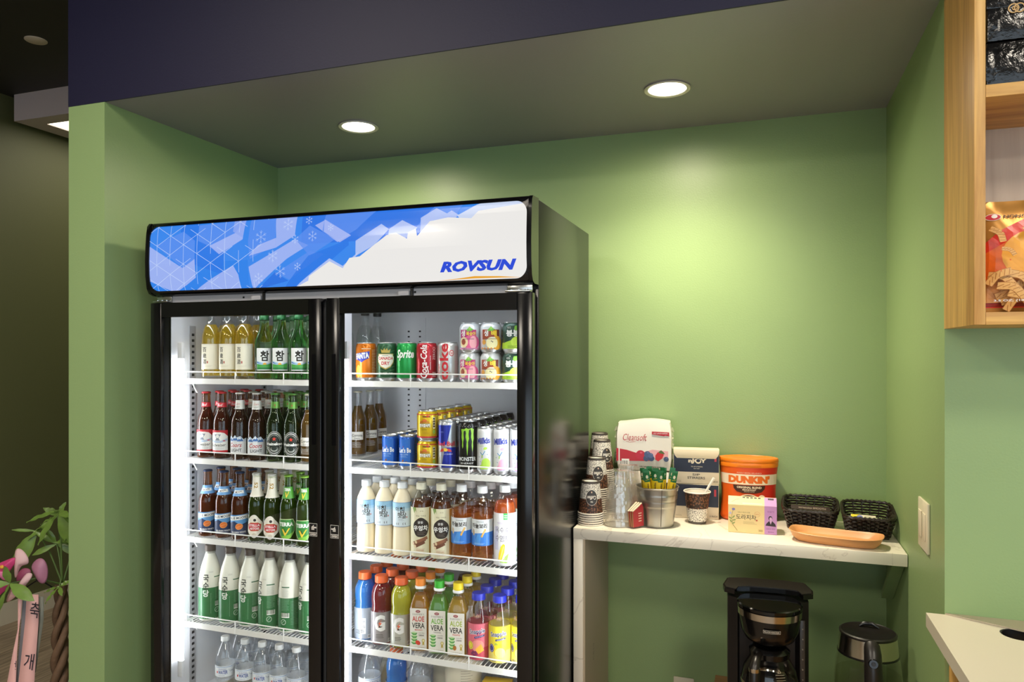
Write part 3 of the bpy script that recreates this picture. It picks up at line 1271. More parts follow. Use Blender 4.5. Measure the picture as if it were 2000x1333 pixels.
def p_coors():
    t = longneck('light_beer_bottle', 'brown beer bottle with a silver mountain label', BROWN_T, mat('silver_crown', '#b9b7b2', 0.35, 0.6), liquor('lager_black', '#35170b', 0.85))
    D = lab(0.0305)
    h = 0.0305 * 1.25
    D.rect(-h, h, 0.020, 0.062, ink('#dedfe2'))
    mts = [(-h, 0.062), (h, 0.062), (h, 0.074), (h * .72, 0.070), (h * .45, 0.081), (h * .15, 0.076), (0, 0.084), (-h * .25, 0.074), (-h * .5, 0.082), (-h * .8, 0.071), (-h, 0.076)]
    D.poly(mts, ink('#c9d3e4'))
    for (x, z) in ((0, 0.084), (h * .45, 0.081), (-h * .5, 0.082)):
        D.poly([(x - 0.011, z - 0.018), (x + 0.011, z - 0.018), (x + 0.005, z - 0.009), (x, z - 0.003), (x - 0.004, z - 0.009)], ink('#3d6cae'))
        D.poly([(x - 0.005, z - 0.008), (x, z - 0.003), (x + 0.003, z - 0.009), (x, z - 0.012)], ink('#e8eef6'))
    D.text('Coors', 0, 0.0505, 0.0150, ink('#b7212f'), wid=0.044, shear=0.3, bold=0.012)
    D.text('LIGHT', 0.002, 0.0330, 0.0105, ink('#3c3a3a'), wid=0.039, bold=0.02)
    D.build('label', t)
    neck_band(t, 0.172, 0.202, ink('#d9d8d4'), lambda D: (D.text('Coors', 0, 0.190, 0.008, ink('#b7212f'), wid=0.034, shear=0.3), D.text('LIGHT', 0, 0.179, 0.005, ink('#5a5856'), wid=0.030)))
    return t


def p_heineken():
    t = longneck('green_lager_bottle', 'dark green lager bottle with an oval black label', DGREEN_T, mat('green_crown', '#4d7f31', 0.35, 0.3), liquor('lager_green', '#0d1408', 0.9))
    D = lab(0.0305)
    D.ell(0, 0.062, 0.0275, 0.040, ink('#d8dad6'), 36)
    D.ell(0, 0.062, 0.0265, 0.039, ink('#15201a'), 36)
    D.ell(0, 0.062, 0.0200, 0.0285, ink('#c9ccc8'), 32)
    D.ell(0, 0.062, 0.0190, 0.0275, ink('#15201a'), 32)
    D.rect(-0.031, 0.031, 0.0535, 0.0675, ink('#15201a'))
    D.text('Heineken', 0, 0.0602, 0.0105, WHT, wid=0.054, bold=0.035)
    st = []
    for i in range(10):
        r = 0.0075 if i % 2 == 0 else 0.0031
        st.append((r * math.sin(i * PI / 5), 0.0765 + r * math.cos(i * PI / 5)))
    D.poly(st, ink('#d8341f'))
    D.ell(0, 0.044, 0.011, 0.008, ink('#c9ccc8'), 20)
    D.ell(0, 0.0455, 0.0095, 0.0075, ink('#15201a'), 20)
    for i in range(14):
        a = RAD(25 + i * 10)
        D.n = 12
        x, z = 0.0233 * math.cos(a), 0.062 + 0.0338 * math.sin(a)
        D.rect(x - 0.0012, x + 0.0012, z - 0.0018, z + 0.0018, WHT)
        z = 0.062 - 0.0338 * math.sin(a)
        D.rect(x - 0.0012, x + 0.0012, z - 0.0018, z + 0.0018, WHT)
    D.build('label', t)
    neck_band(t, 0.178, 0.200, mat('green_foil', '#5d8f3a', 0.35, 0.4), lambda D: D.text('\u2605', 0, 0.189, 0.009, RED))
    return t


def p_corona():
    t = longneck('clear_beer_bottle', 'clear beer bottle with a painted white label', CLEAR_T, mat('pale_crown', '#c9c4b0', 0.35, 0.3), liquor('lager_gold', '#b08434', 0.4))
    D = lab(0.0305)
    D.rect(-0.022, 0.022, 0.058, 0.086, ink('#e9e6dc'))
    D.text('Corona', 0, 0.074, 0.0095, INKK, wid=0.038, bold=0.015)
    D.text('Extra', 0, 0.0635, 0.006, INKK, wid=0.018)
    D.lines(-0.018, 0.018, 0.030, 0.050, 5, ink('#d8d4c8'), 0.001)
    D.build('label', t)
    return t


BLUEMOON = [(r * 1.03, z) for r, z in LONGNECK]


def p_moon():
    t = longneck('wheat_beer_bottle', 'brown wheat beer bottle with a blue label and orange slice', BROWN_T, mat('navy_crown', '#1d2c50', 0.35, 0.3), liquor('wheat_ale', '#9a5a20', 0.6))
    D = lab(0.0305)
    h = 0.0305 * 1.2
    D.rect(-h, h, 0.016, 0.086, ink('#22345c'))
    D.poly([(-h, 0.055), (-h * .3, 0.064), (h * .3, 0.052), (h, 0.060), (h, 0.088), (-h, 0.082)], ink('#5f9ad2'))
    D.poly([(-h, 0.064), (h, 0.072), (h, 0.086), (-h, 0.078)], WHT)
    D.text('BLUE MOON', 0, 0.075, 0.0085, ink('#1b2238'), wid=0.058, rot=5, bold=0.02)
    D.ell(0.006, 0.046, 0.0125, 0.0105, ink('#f0a45a'), 24, rot=.2)
    D.ell(0.006, 0.046, 0.0110, 0.0090, ink('#e2752a'), 24, rot=.2)
    D.line([(-0.003, 0.043), (0.015, 0.049)], 0.0007, ink('#f6c58a'))
    D.text('BELGIAN WHITE', 0.004, 0.0265, 0.0058, WHT, wid=0.050, bold=0.02)
    D.rect(-0.015, 0.02, 0.0195, 0.0203, ink('#aab6d0'))
    D.build('label', t)
    neck_band(t, 0.148, 0.176, ink('#6fa3d8'), lambda D: (D.rect(-0.03, 0.03, 0.157, 0.167, WHT), D.text('MOON', 0, 0.162, 0.0062, ink('#1b2238'), wid=0.034, rot=6, bold=.02)))
    return t


def p_stella():
    t = longneck('white_neck_beer_bottle', 'green beer bottle with a white neck foil and red crest label', DGREEN_T, mat('white_crown', '#d9d6cc', 0.35, 0.3), liquor('pils_green', '#6f7024', 0.5))
    D = lab(0.0305)
    pts = []
    for i in range(28):
        a = 2 * PI * i / 28
        pts.append((0.029 * math.cos(a) * (1 + .12 * math.cos(3 * a + .5)), 0.052 + 0.036 * math.sin(a) * (1 + .10 * math.cos(4 * a))))
    D.poly(pts, ink('#e7e0d4'))
    D.poly([(-0.022, 0.042), (-0.012, 0.036), (0.012, 0.036), (0.022, 0.042), (0.024, 0.058), (0.012, 0.065), (-0.012, 0.065), (-0.024, 0.058)], ink('#b9842f'))
    D.poly([(-0.021, 0.043), (-0.012, 0.0375), (0.012, 0.0375), (0.021, 0.043), (0.0225, 0.0575), (0.012, 0.0635), (-0.012, 0.0635), (-0.0225, 0.0575)], RED)
    D.text('STELLA', 0, 0.0555, 0.0080, WHT, wid=0.037, bold=.03)
    D.text('ARTOIS', 0, 0.0445, 0.0078, WHT, wid=0.033, bold=.03)
    D.ell(0.002, 0.073, 0.005, 0.005, INKK, 8)
    D.ell(0.0, 0.024, 0.007, 0.006, ink('#cfc6b4'))
    D.build('label', t)
    neck_band(t, 0.150, 0.222, ink('#ece7da'), lambda D: (D.text('52', 0.002, 0.188, 0.026, ink('#b08a2e'), wid=0.020, rot=-90, bold=.03)), name='neck_foil')
    return t


def p_terra():
    t = longneck('green_beer_bottle', 'green beer bottle with a bright green label and gold check', DGREEN_T, mat('lime_crown', '#7fae3c', 0.35, 0.3), liquor('terra_green', '#75881c', 0.45))
    D = lab(0.0305)
    P = [(-0.030, 0.072), (-0.024, 0.086), (0.024, 0.086), (0.031, 0.072), (0.029, 0.045), (0.016, 0.024), (0, 0.017), (-0.016, 0.024), (-0.029, 0.045)]
    D.poly(P, ink('#d6e4a8'))
    D.poly([(x * .95, 0.052 + (z - .052) * .95) for x, z in P], ink('#2e7f34'))
    D.poly([(-0.016, 0.024), (0, 0.017), (0.016, 0.024), (0.028, 0.046), (0.010, 0.034), (-0.012, 0.030)], ink('#7db83f'))
    D.text('TERRA', 0, 0.0685, 0.0130, WHT, wid=0.050, bold=.04)
    D.poly([(-0.014, 0.053), (-0.008, 0.053), (-0.002, 0.040), (0.010, 0.056), (0.014, 0.056), (-0.001, 0.031), (-0.004, 0.031)], ink('#e6c33a'))
    D.poly([(-0.008, 0.053), (-0.005, 0.053), (0.0, 0.043), (0.004, 0.048), (0.0, 0.040)], ink('#17311a'))
    D.build('label', t)
    neck_band(t, 0.152, 0.190, ink('#4f9a35'), lambda D: (D.text('TERRA', 0, 0.181, 0.010, WHT, wid=0.042, bold=.04), D.poly([(-0.012, 0.172), (-0.006, 0.172), (-0.001, 0.162), (0.009, 0.175), (0.013, 0.175), (0, 0.156), (-0.004, 0.156)], ink('#e6c33a'))))
    return t


BEKSE = [(0, 0.003), (0.026, 0.0), (0.0315, 0.003), (0.0325, 0.010), (0.0325, 0.128), (0.0318, 0.145), (0.0295, 0.160), (0.0245, 0.176), (0.0185, 0.188), (0.0140, 0.197), (0.0128, 0.205), (0.0125, 0.222), (0.0145, 0.224), (0.0145, 0.228), (0.0128, 0.230)]


def p_bekse():
    t = thing('rice_wine_bottle', 'clear bottle of yellow rice wine with a cream label', 'bottle')
    b = MB()
    b.lathe(BEKSE, CLEAR_T, 28)
    b.build('glass', t)
    b = MB()
    b.lathe(inset(BEKSE, 0.0022, 0.188), liquor('rice_wine_yellow', '#f4cf34', 0.30, (0.99, 0.91, 0.42)), 24)
    b.build('wine', t)
    b = MB()
    b.lathe([(0.0150, 0.224), (0.0152, 0.226), (0.0152, 0.244), (0.0140, 0.246), (0, 0.246)], mat('beige_cap', '#a8917a', 0.4, 0.3), 24)
    b.build('cap', t)
    D = lab(0.0325)
    D.rect(-0.034, 0.034, 0.032, 0.120, CREAM)
    for (a, c) in (((-0.032, 0.034), (0.032, 0.034)), ((0.032, 0.034), (0.032, 0.118)), ((0.032, 0.118), (-0.032, 0.118)), ((-0.032, 0.118), (-0.032, 0.034))):
        D.line([a, c], 0.0006, ink('#c9b98a'))
    for i, ch in enumerate('\u767e\u6b73\u9152'):
        D.text(ch, -0.0165, 0.100 - i * 0.0205, 0.0165, INKK, wid=0.014, bold=.012)
    D.rect(-0.0075, -0.0035, 0.053, 0.061, ink('#b5534a'))
    D.lines(-0.02, 0.01, 0.040, 0.047, 2, ink('#b9ae94'), 0.0005)
    D.build('label', t)
    return t


SOJU = [(0, 0.003), (0.026, 0.0), (0.0310, 0.003), (0.0325, 0.010), (0.0325, 0.120), (0.0312, 0.130), (0.0265, 0.145), (0.0205, 0.160), (0.0165, 0.173), (0.0150, 0.186), (0.0142, 0.198), (0.0155, 0.199), (0.0155, 0.203), (0.0135, 0.204)]


def p_soju():
    t = thing('soju_bottle', 'green soju bottle with a white label', 'bottle')
    b = MB()
    b.lathe(SOJU + [(0, 0.204)], GREEN_T, 28)
    b.build('glass', t)
    b = MB()
    b.lathe([(0.0152, 0.200), (0.0156, 0.202), (0.0156, 0.2155), (0.0145, 0.217), (0, 0.217)], mat('green_screw_cap', '#1c6a35', 0.35, 0.2), 28, twist=lambda z, a: 1 + .012 * math.cos(a * 20))
    b.build('screw_cap', t)
    D = lab(0.0325)
    D.rect(-0.0275, 0.0275, 0.030, 0.105, ink('#eef0f1'))
    D.poly([(-0.026, 0.033), (0.026, 0.033), (0.026, 0.058), (0.012, 0.054), (0, 0.055), (-0.026, 0.062)], ink('#a9cbea'))
    D.poly([(-0.026, 0.060), (-0.010, 0.052), (0.006, 0.049), (0.006, 0.047), (-0.026, 0.056)], ink('#2f62b5'))
    D.ell(0.001, 0.050, 0.006, 0.006, ink('#f0b03a'), 16)
    D.poly([(-0.026, 0.033), (0.026, 0.033), (0.026, 0.055), (0.010, 0.050), (-0.008, 0.049), (-0.026, 0.052)], ink('#4aa64a'))
    D.rect(-0.026, 0.026, 0.033, 0.040, ink('#2c7f45'))
    D.text('\ucc38', 0.001, 0.079, 0.035, INKK, wid=0.028, bold=.03)
    D.build('label', t)
    return t


MAK = [(0, 0.004), (0.030, 0.0), (0.0375, 0.004), (0.0395, 0.012), (0.0395, 0.115), (0.0390, 0.135), (0.0365, 0.160), (0.0320, 0.183), (0.0260, 0.203), (0.0200, 0.220), (0.0160, 0.232), (0.0150, 0.238), (0.0150, 0.246)]
MAK = [(r * .97, z) for r, z in MAK]
MAK_R = prof_r(MAK)


def p_mak(cap='#4b3d34', var=0):
    t = thing('makgeolli_bottle', 'milky rice wine bottle with a green lower label', 'bottle')
    b = MB()
    b.lathe(MAK + [(0, 0.246)], mat('milky_bottle', '#e3e2d6', 0.22, vary=0.02), 32)
    b.build('bottle_body', t)
    ridged_cap(0.0178, 0.238, 0.260, mat('brown_cap_' + cap[1:], cap, 0.4)).build('cap', t)
    b = MB()
    b.lathe([(0.0166, 0.231), (0.0178, 0.233), (0.0178, 0.236), (0.0160, 0.237)], thin('clear_collar', (.9, .9, .9), 1.5, .05, body='#d8d8d0', body_f=.3), 28)
    b.build('collar', t)
    D = Dec(on_cyl(MAK_R), step=0.006, hstep=0.010, lift=0.0004, dl=0.00004)
    G = ink('#2f6f41', 0.3)
    D.rect(-PI * 0.0395, PI * 0.0395, 0.010, 0.118, G)
    K = ink('#2c332c')
    for i, ch in enumerate('\uad6d\uc21c\ub2f9'):
        D.text(ch, -0.010, 0.151 - i * 0.026, 0.024, WHT if i == 2 else K, wid=0.021, bold=.02)
    D.lines(-0.024, -0.0215, 0.12, 0.16, 9, K, 0.002)
    D.lines(0.000, 0.022, 0.168, 0.174, 2, ink('#b9b8ac'), 0.0012)
    g2 = ink('#3d6a4c')
    D.rect(0.018, 0.046, 0.152, 0.1555, g2)
    D.lines(0.020, 0.044, 0.122, 0.148, 9, ink('#b5b9b0'), 0.0008)
    D.lines(0.020, 0.046, 0.076, 0.116, 14, ink('#7fae8c'), 0.0008)
    D.rect(0.020, 0.046, 0.054, 0.070, ink('#dfe3da'))
    D.bars(0.021, 0.045, 0.057, 0.070, K, 14)
    D.ell(0.027, 0.040, 0.0085, 0.0095, ink('#b9ccbb'), 20)
    D.ell(0.027, 0.040, 0.0068, 0.0076, G, 20)
    D.line([(0.022, 0.036), (0.031, 0.046)], 0.0012, ink('#b9ccbb'))
    D.lines(0.006, 0.008, 0.03, 0.10, 20, ink('#7fae8c'), 0.002)
    D.lines(0.050, 0.075, 0.03, 0.11, 16, ink('#7fae8c'), 0.0008)
    D.build('label', t)
    return t


WATER = [(0, 0.006), (0.020, 0.0), (0.029, 0.002), (0.0325, 0.010), (0.0325, 0.018), (0.0310, 0.021), (0.0325, 0.025), (0.0325, 0.033), (0.0310, 0.036), (0.0325, 0.040), (0.0325, 0.048), (0.0310, 0.051), (0.0325, 0.055), (0.0325, 0.063), (0.0310, 0.066), (0.0325, 0.070), (0.0325, 0.112), (0.0312, 0.115), (0.0328, 0.120), (0.0318, 0.135), (0.0275, 0.152), (0.0205, 0.170), (0.0145, 0.182), (0.0125, 0.188), (0.0125, 0.194)]


def p_water():
    t = thing('water_bottle', 'small clear ribbed water bottle with a white cap', 'bottle')
    b = MB()
    b.lathe(WATER + [(0, 0.194)], PETW, 28, twist=lambda z, a: 1 + (0.012 * math.cos(a * 10) if 0.125 < z < 0.18 else 0))
    b.build('plastic', t)
    b = MB()
    b.lathe([(0.004, 0.004), (0.028, 0.006), (0.0308, 0.02), (0.0308, 0.12), (0.028, 0.140), (0.012, 0.170), (0, 0.170)], thin('still_water', (0.985, 0.99, 0.998), 1.08, 0.02), 20)
    b.build('water', t)
    ridged_cap(0.0142, 0.189, 0.205, WB).build('cap', t)
    D = lab(0.0326)
    D.rect(-PI * 0.0326, PI * 0.0326, 0.074, 0.111, ink('#dfe4ea'))
    for sg in (-0.004, 0.0):
        pass
    B = ink('#2d4a9c')
    D.rect(-0.03, 0.03, 0.106, 0.1085, ink('#9fb4d4'))
    D.text('PURIFIED', -0.004, 0.1005, 0.0042, B, wid=0.026)
    D.text('WATER', -0.003, 0.0905, 0.0125, B, wid=0.032, bold=.03)
    D.rect(-0.026, -0.0215, 0.087, 0.094, RED)
    D.lines(-0.018, 0.012, 0.077, 0.081, 1, ink('#7a84a8'), 0.001)
    for i in range(5):
        D.line([(0.016 + i * .003, 0.098 - i * .002), (0.022 + i * .004, 0.090 + i * .002), (0.030 + i * .002, 0.094 - i * .003)], 0.0008, ink('#8b97a8'))
    D.build('label', t)
    return t


def pet(name, look, prof, wall, liq, fill, cap, cz, cr, m_cat='bottle', twist=None, sq=0.0, seg=28, capseg=36, body_name='plastic'):
    t = thing(name, look, m_cat)
    b = MB()
    b.lathe(prof + [(0, prof[-1][1])], wall, seg, twist=twist, sq=sq)
    b.build(body_name, t)
    if liq:
        b = MB()
        b.lathe(inset(prof, 0.0016, fill), liq, seg, twist=twist, sq=sq)
        b.build('drink', t)
    ridged_cap(cr, cz[0], cz[1], cap, capseg).build('cap', t)
    return t


ACHIM = [(0, 0.004), (0.026, 0.0), (0.0315, 0.003), (0.0330, 0.010), (0.0318, 0.045), (0.0305, 0.075), (0.0295, 0.090), (0.0295, 0.094), (0.0312, 0.098), (0.0315, 0.165), (0.0305, 0.172), (0.0255, 0.184), (0.0190, 0.196), (0.0142, 0.204), (0.0135, 0.209), (0.0135, 0.214)]


ACHIM = [(r * .955 if z < .19 else r, z) for r, z in ACHIM]


def p_achim():
    t = pet('rice_drink_bottle', 'milky rice drink bottle with a pale blue label', ACHIM, mat('rice_drink', '#ecdfc2', 0.2), None, 0.2, WB, (0.209, 0.228), 0.0155,
            twist=lambda z, a: 1 + (0.022 * math.sin(a * 12 + z * 55) if 0.012 < z < 0.088 else 0), seg=48)
    D = lab(0.0305)
    h = PI * 0.0305
    D.rect(-h, h, 0.093, 0.168, ink('#d4e2ec'))
    D.rect(-h, h, 0.150, 0.168, ink('#9cc8e4'))
    D.rect(-h, h, 0.142, 0.150, ink('#bad8ea'))
    D.rect(-h, h, 0.0925, 0.094, ink('#6f8fc0'))
    D.rect(-h, h, 0.167, 0.1685, ink('#6f8fc0'))
    D.text('\uc544', -0.012, 0.148, 0.014, INKK, wid=0.013, bold=.015)
    D.text('\uce68', 0.003, 0.146, 0.019, INKK, wid=0.015, bold=.015)
    D.text('\ud587', -0.004, 0.129, 0.017, INKK, wid=0.014, bold=.015)
    D.text('\uc0b4', 0.010, 0.128, 0.018, INKK, wid=0.014, bold=.015)
    D.rect(0.0165, 0.0205, 0.120, 0.125, ink('#c98a86'))
    D.lines(-0.008, 0.010, 0.112, 0.119, 3, ink('#8c98a4'), 0.0005)
    for x in (-0.014, -0.008, 0.006, 0.013):
        D.line([(x, 0.099), (x + 0.001, 0.106)], 0.0012, ink('#4a4e58'))
        D.line([(x + .002, 0.099), (x - .001, 0.104)], 0.0008, ink('#4a4e58'))
    D.lines(0.033, 0.047, 0.098, 0.150, 16, ink('#6c7684'), 0.0012)
    D.build('label', t)
    return t


TEA = [(0, 0.004), (0.026, 0.0), (0.0312, 0.003), (0.0328, 0.010), (0.0328, 0.152), (0.0318, 0.162), (0.0270, 0.180), (0.0200, 0.196), (0.0145, 0.206), (0.0135, 0.211), (0.0135, 0.216)]


def p_ueong():
    t = pet('burdock_tea_bottle', 'burdock tea bottle in a cream sleeve with a black circle', TEA, PET, liquor('burdock_tea', '#94501f', 0.5), 0.178, mat('ivory_cap', '#e9e4cd', 0.4), (0.210, 0.231), 0.0158, sq=0)
    D = lab(0.0332)
    h = PI * 0.0332
    D.rect(-h, h, 0.006, 0.158, ink('#dcd6b8'))
    D.rect(0.030, 0.046, 0.008, 0.156, ink('#b98d3e'))
    D.text('\ub9e4\uc77c \uac00\ubcbc\uc6b4', 0.002, 0.132, 0.005, ink('#6a5c40'), wid=0.032)
    D.text('\uad11\ub3d9', 0.004, 0.147, 0.003, ink('#6a5c40'), wid=0.012)
    D.poly([(-0.028, 0.158), (-0.020, 0.140), (-0.016, 0.150), (-0.012, 0.142), (-0.014, 0.158)], ink('#7f9a52'))
    pts = []
    for i in range(30):
        a = 2 * PI * i / 30
        k = 1 + .03 * math.sin(5 * a)
        pts.append((0.002 + 0.0255 * math.cos(a) * k, 0.096 + 0.030 * math.sin(a) * k))
    D.poly(pts, ink('#231a15'))
    D.text('\uad11\ub3d9', 0.000, 0.112, 0.0080, WHT, wid=0.017, bold=.01)
    D.text('\uc6b0\uc5c9\ucc28', 0.001, 0.0945, 0.0165, WHT, wid=0.046, bold=.03)
    D.lines(-0.010, 0.016, 0.072, 0.084, 3, ink('#8a8078'), 0.0007)
    for (x, z, l, w, c) in ((-0.004, 0.052, 0.040, 0.011, '#7b4c35'), (0.004, 0.057, 0.036, 0.010, '#8d5a40'), (-0.002, 0.044, 0.030, 0.010, '#6b3f2b')):
        D.line([(x - l / 2, z - 0.006), (x + l / 2, z + 0.008)], w, ink(c))
        D.ell(x - l / 2, z - 0.006, 0.004, w / 2, ink('#d9c3a0'), 12, rot=.3)
    D.rect(-0.015, 0.013, 0.014, 0.0145, ink('#b5573f'))
    D.rect(-0.015, 0.013, 0.030, 0.0305, ink('#b5573f'))
    D.text('\uad6d\ub0b4\uc0b0100%', -0.001, 0.026, 0.0055, ink('#b5573f'), wid=0.024)
    D.text('\uc6b0\uc5c9\uc0ac\uc6a9', -0.001, 0.0185, 0.0055, ink('#b5573f'), wid=0.024)
    D.lines(0.050, 0.075, 0.03, 0.13, 18, ink('#7c7258'), 0.001)
    D.build('label', t)
    return t


HANEUL = [(0, 0.004), (0.025, 0.0), (0.0305, 0.004), (0.0320, 0.012), (0.0308, 0.030), (0.0300, 0.050), (0.0320, 0.056), (0.0325, 0.130), (0.0322, 0.146), (0.0310, 0.158), (0.0305, 0.163), (0.0270, 0.180), (0.0200, 0.196), (0.0145, 0.206), (0.0135, 0.211), (0.0135, 0.216)]


def p_haneul():
    t = pet('barley_tea_bottle', 'amber barley tea bottle with a white and blue label', HANEUL, PET, liquor('barley_tea', '#cf7a26', 0.28, (0.93, 0.62, 0.26)), 0.160, WB, (0.211, 0.232), 0.0158,
            twist=lambda z, a: 1 + (0.020 * math.cos(a * 8) if z < 0.05 or z > 0.15 else 0), seg=48)
    D = lab(0.0328)
    h = PI * 0.0328
    D.rect(-h, h, 0.057, 0.136, ink('#d7dbdd'))
    D.poly([(-h, 0.057), (h, 0.057), (h, 0.098), (0.03, 0.098), (0.0, 0.095), (-0.03, 0.092), (-h, 0.097)], ink('#2f78cf'))
    D.poly([(-0.02, 0.06), (0.0, 0.06), (0.006, 0.093), (-0.006, 0.093)], ink('#4a92dd'))
    D.text('\ud558\ub298\ubcf4\ub9ac', -0.002, 0.1165, 0.0150, INKK, wid=0.050, bold=.03)
    D.lines(-0.010, 0.016, 0.127, 0.131, 1, ink('#8f979c'), 0.0018)
    D.line([(0.006, 0.083), (0.010, 0.092), (0.016, 0.102), (0.018, 0.107)], 0.0055, ink('#d9a648'))
    D.line([(0.008, 0.084), (0.018, 0.106)], 0.0008, ink('#f2d28e'))
    D.ell(-0.021, 0.096, 0.0045, 0.010, ink('#b9a184'), 12)
    D.lines(-0.016, 0.016, 0.060, 0.066, 2, ink('#a9c9ea'), 0.0008)
    D.build('label', t)
    return t


CORN = [(0, 0.004), (0.026, 0.0), (0.0318, 0.003), (0.0335, 0.010), (0.0335, 0.160), (0.0328, 0.170), (0.0305, 0.182), (0.0245, 0.198), (0.0175, 0.210), (0.0142, 0.215), (0.0135, 0.219), (0.0135, 0.223)]


def p_corn():
    t = pet('corn_tea_bottle', 'corn silk tea bottle in a white sleeve with a yellow cob', CORN, PET, liquor('corn_tea', '#ee7a34', 0.55, (0.95, 0.58, 0.26)), 0.190, WB, (0.218, 0.238), 0.0160,
            twist=lambda z, a: 1 + (0.018 * math.cos(a * 12 + z * 90) if z > 0.165 else 0), seg=48)
    D = lab(0.0339)
    h = PI * 0.0339
    D.rect(-h, h, 0.004, 0.160, ink('#e6e6ea'))
    D.rect(-0.030, -0.016, 0.050, 0.12, ink('#cfcfe8'))
    D.rect(0.001, 0.014, 0.141, 0.160, ink('#41a553'))
    D.rect(0.003, 0.012, 0.146, 0.148, WHT)
    D.rect(0.003, 0.012, 0.152, 0.154, WHT)
    V = ink('#5a5668')
    for i, ch in enumerate('\uc625\uc218\uc218'):
        D.text(ch, -0.019 + i * 0.0155, 0.110, 0.017, V, wid=0.0135)
    for i, ch in enumerate('\uc218\uc5fc\ucc28'):
        D.text(ch, -0.019 + i * 0.0155, 0.085, 0.019, V, wid=0.0135)
    D.lines(0.026, 0.029, 0.07, 0.135, 20, ink('#b5b4bf'), 0.0014)
    pts = [(-0.015, 0.018), (-0.006, 0.016), (0.004, 0.045), (0.006, 0.066), (0.001, 0.070), (-0.006, 0.062), (-0.013, 0.040)]
    D.poly(pts, ink('#f0c92a'))
    D.poly([(-0.012, 0.02), (-0.008, 0.02), (0.003, 0.060), (0.001, 0.064)], ink('#f8e27a'))
    D.poly([(-0.010, 0.014), (0.010, 0.012), (0.020, 0.018), (0.012, 0.020), (0.018, 0.044), (0.006, 0.032), (0.0, 0.020)], ink('#8fc653'))
    D.poly([(-0.010, 0.014), (0.004, 0.012), (0.007, 0.030)], ink('#b5dc7c'))
    D.text('\ud587\uc0b4', -0.008, 0.1305, 0.006, ink('#b9a9c9'), wid=0.022)
    D.lines(-0.02, 0.02, 0.0055, 0.009, 1, ink('#9a9aa8'), 0.0012)
    D.lines(0.045, 0.08, 0.02, 0.14, 20, ink('#a9a9b4'), 0.001)
    D.build('label', t)
    return t


GATOR = [(0, 0.005), (0.026, 0.0), (0.0330, 0.003), (0.0345, 0.010), (0.0345, 0.100), (0.0340, 0.116), (0.0325, 0.120), (0.0340, 0.126), (0.0325, 0.131), (0.0345, 0.138), (0.0350, 0.152), (0.0335, 0.170), (0.0290, 0.184), (0.0220, 0.194), (0.0185, 0.198), (0.0185, 0.203)]
GATOR = [(r * .975 if z < .19 else r, z) for r, z in GATOR]


def p_gator(key, color, foil, f=0.8):
    t = pet('sports_drink_bottle', '%s sports drink bottle with an orange cap' % key, GATOR, PET, liquor('sports_' + key.replace(' ', '_'), color, f), 0.196, mat('orange_cap', '#e0622a', 0.4), (0.199, 0.221), 0.0205)
    D = lab(0.0340)
    h = PI * 0.0340
    F = mat('foil_' + foil[1:], foil, 0.3, 0.45)
    D.rect(-h, h, 0.014, 0.112, F)
    wg = ink('#ecebea')
    if key == 'blue':
        D.rect(0.002, 0.020, 0.030, 0.080, wg)
        D.lines(0.003, 0.019, 0.034, 0.078, 12, ink('#3a4250'), 0.0011)
    if key != 'blue':
        D.text('G', -0.002, 0.078, 0.052, wg, wid=0.036, bold=.045)
        D.poly([(0.006, 0.090), (-0.007, 0.075), (-0.001, 0.0755), (-0.007, 0.064), (0.006, 0.078), (-0.001, 0.078)], ink('#e0592a'))
        D.poly([(-0.006, 0.064), (0.003, 0.064), (-0.001, 0.070)], ink('#1e1a18'))
    D.lines(-0.014, 0.012, 0.030, 0.044, 3, ink('#5c5a55'), 0.0016)
    D.lines(0.026, 0.042, 0.030, 0.108, 22, ink('#8d8c88'), 0.0011)
    D.rect(0.026, 0.038, 0.016, 0.027, wg)
    D.bars(0.027, 0.037, 0.018, 0.026, INKK, 8)
    D.build('label', t)
    return t


ALOE = [(0, 0.003), (0.024, 0.0), (0.0290, 0.002), (0.0305, 0.008), (0.0305, 0.078), (0.0295, 0.083), (0.0305, 0.088), (0.0305, 0.138), (0.0285, 0.150), (0.0220, 0.170), (0.0160, 0.184), (0.0140, 0.189), (0.0140, 0.196)]


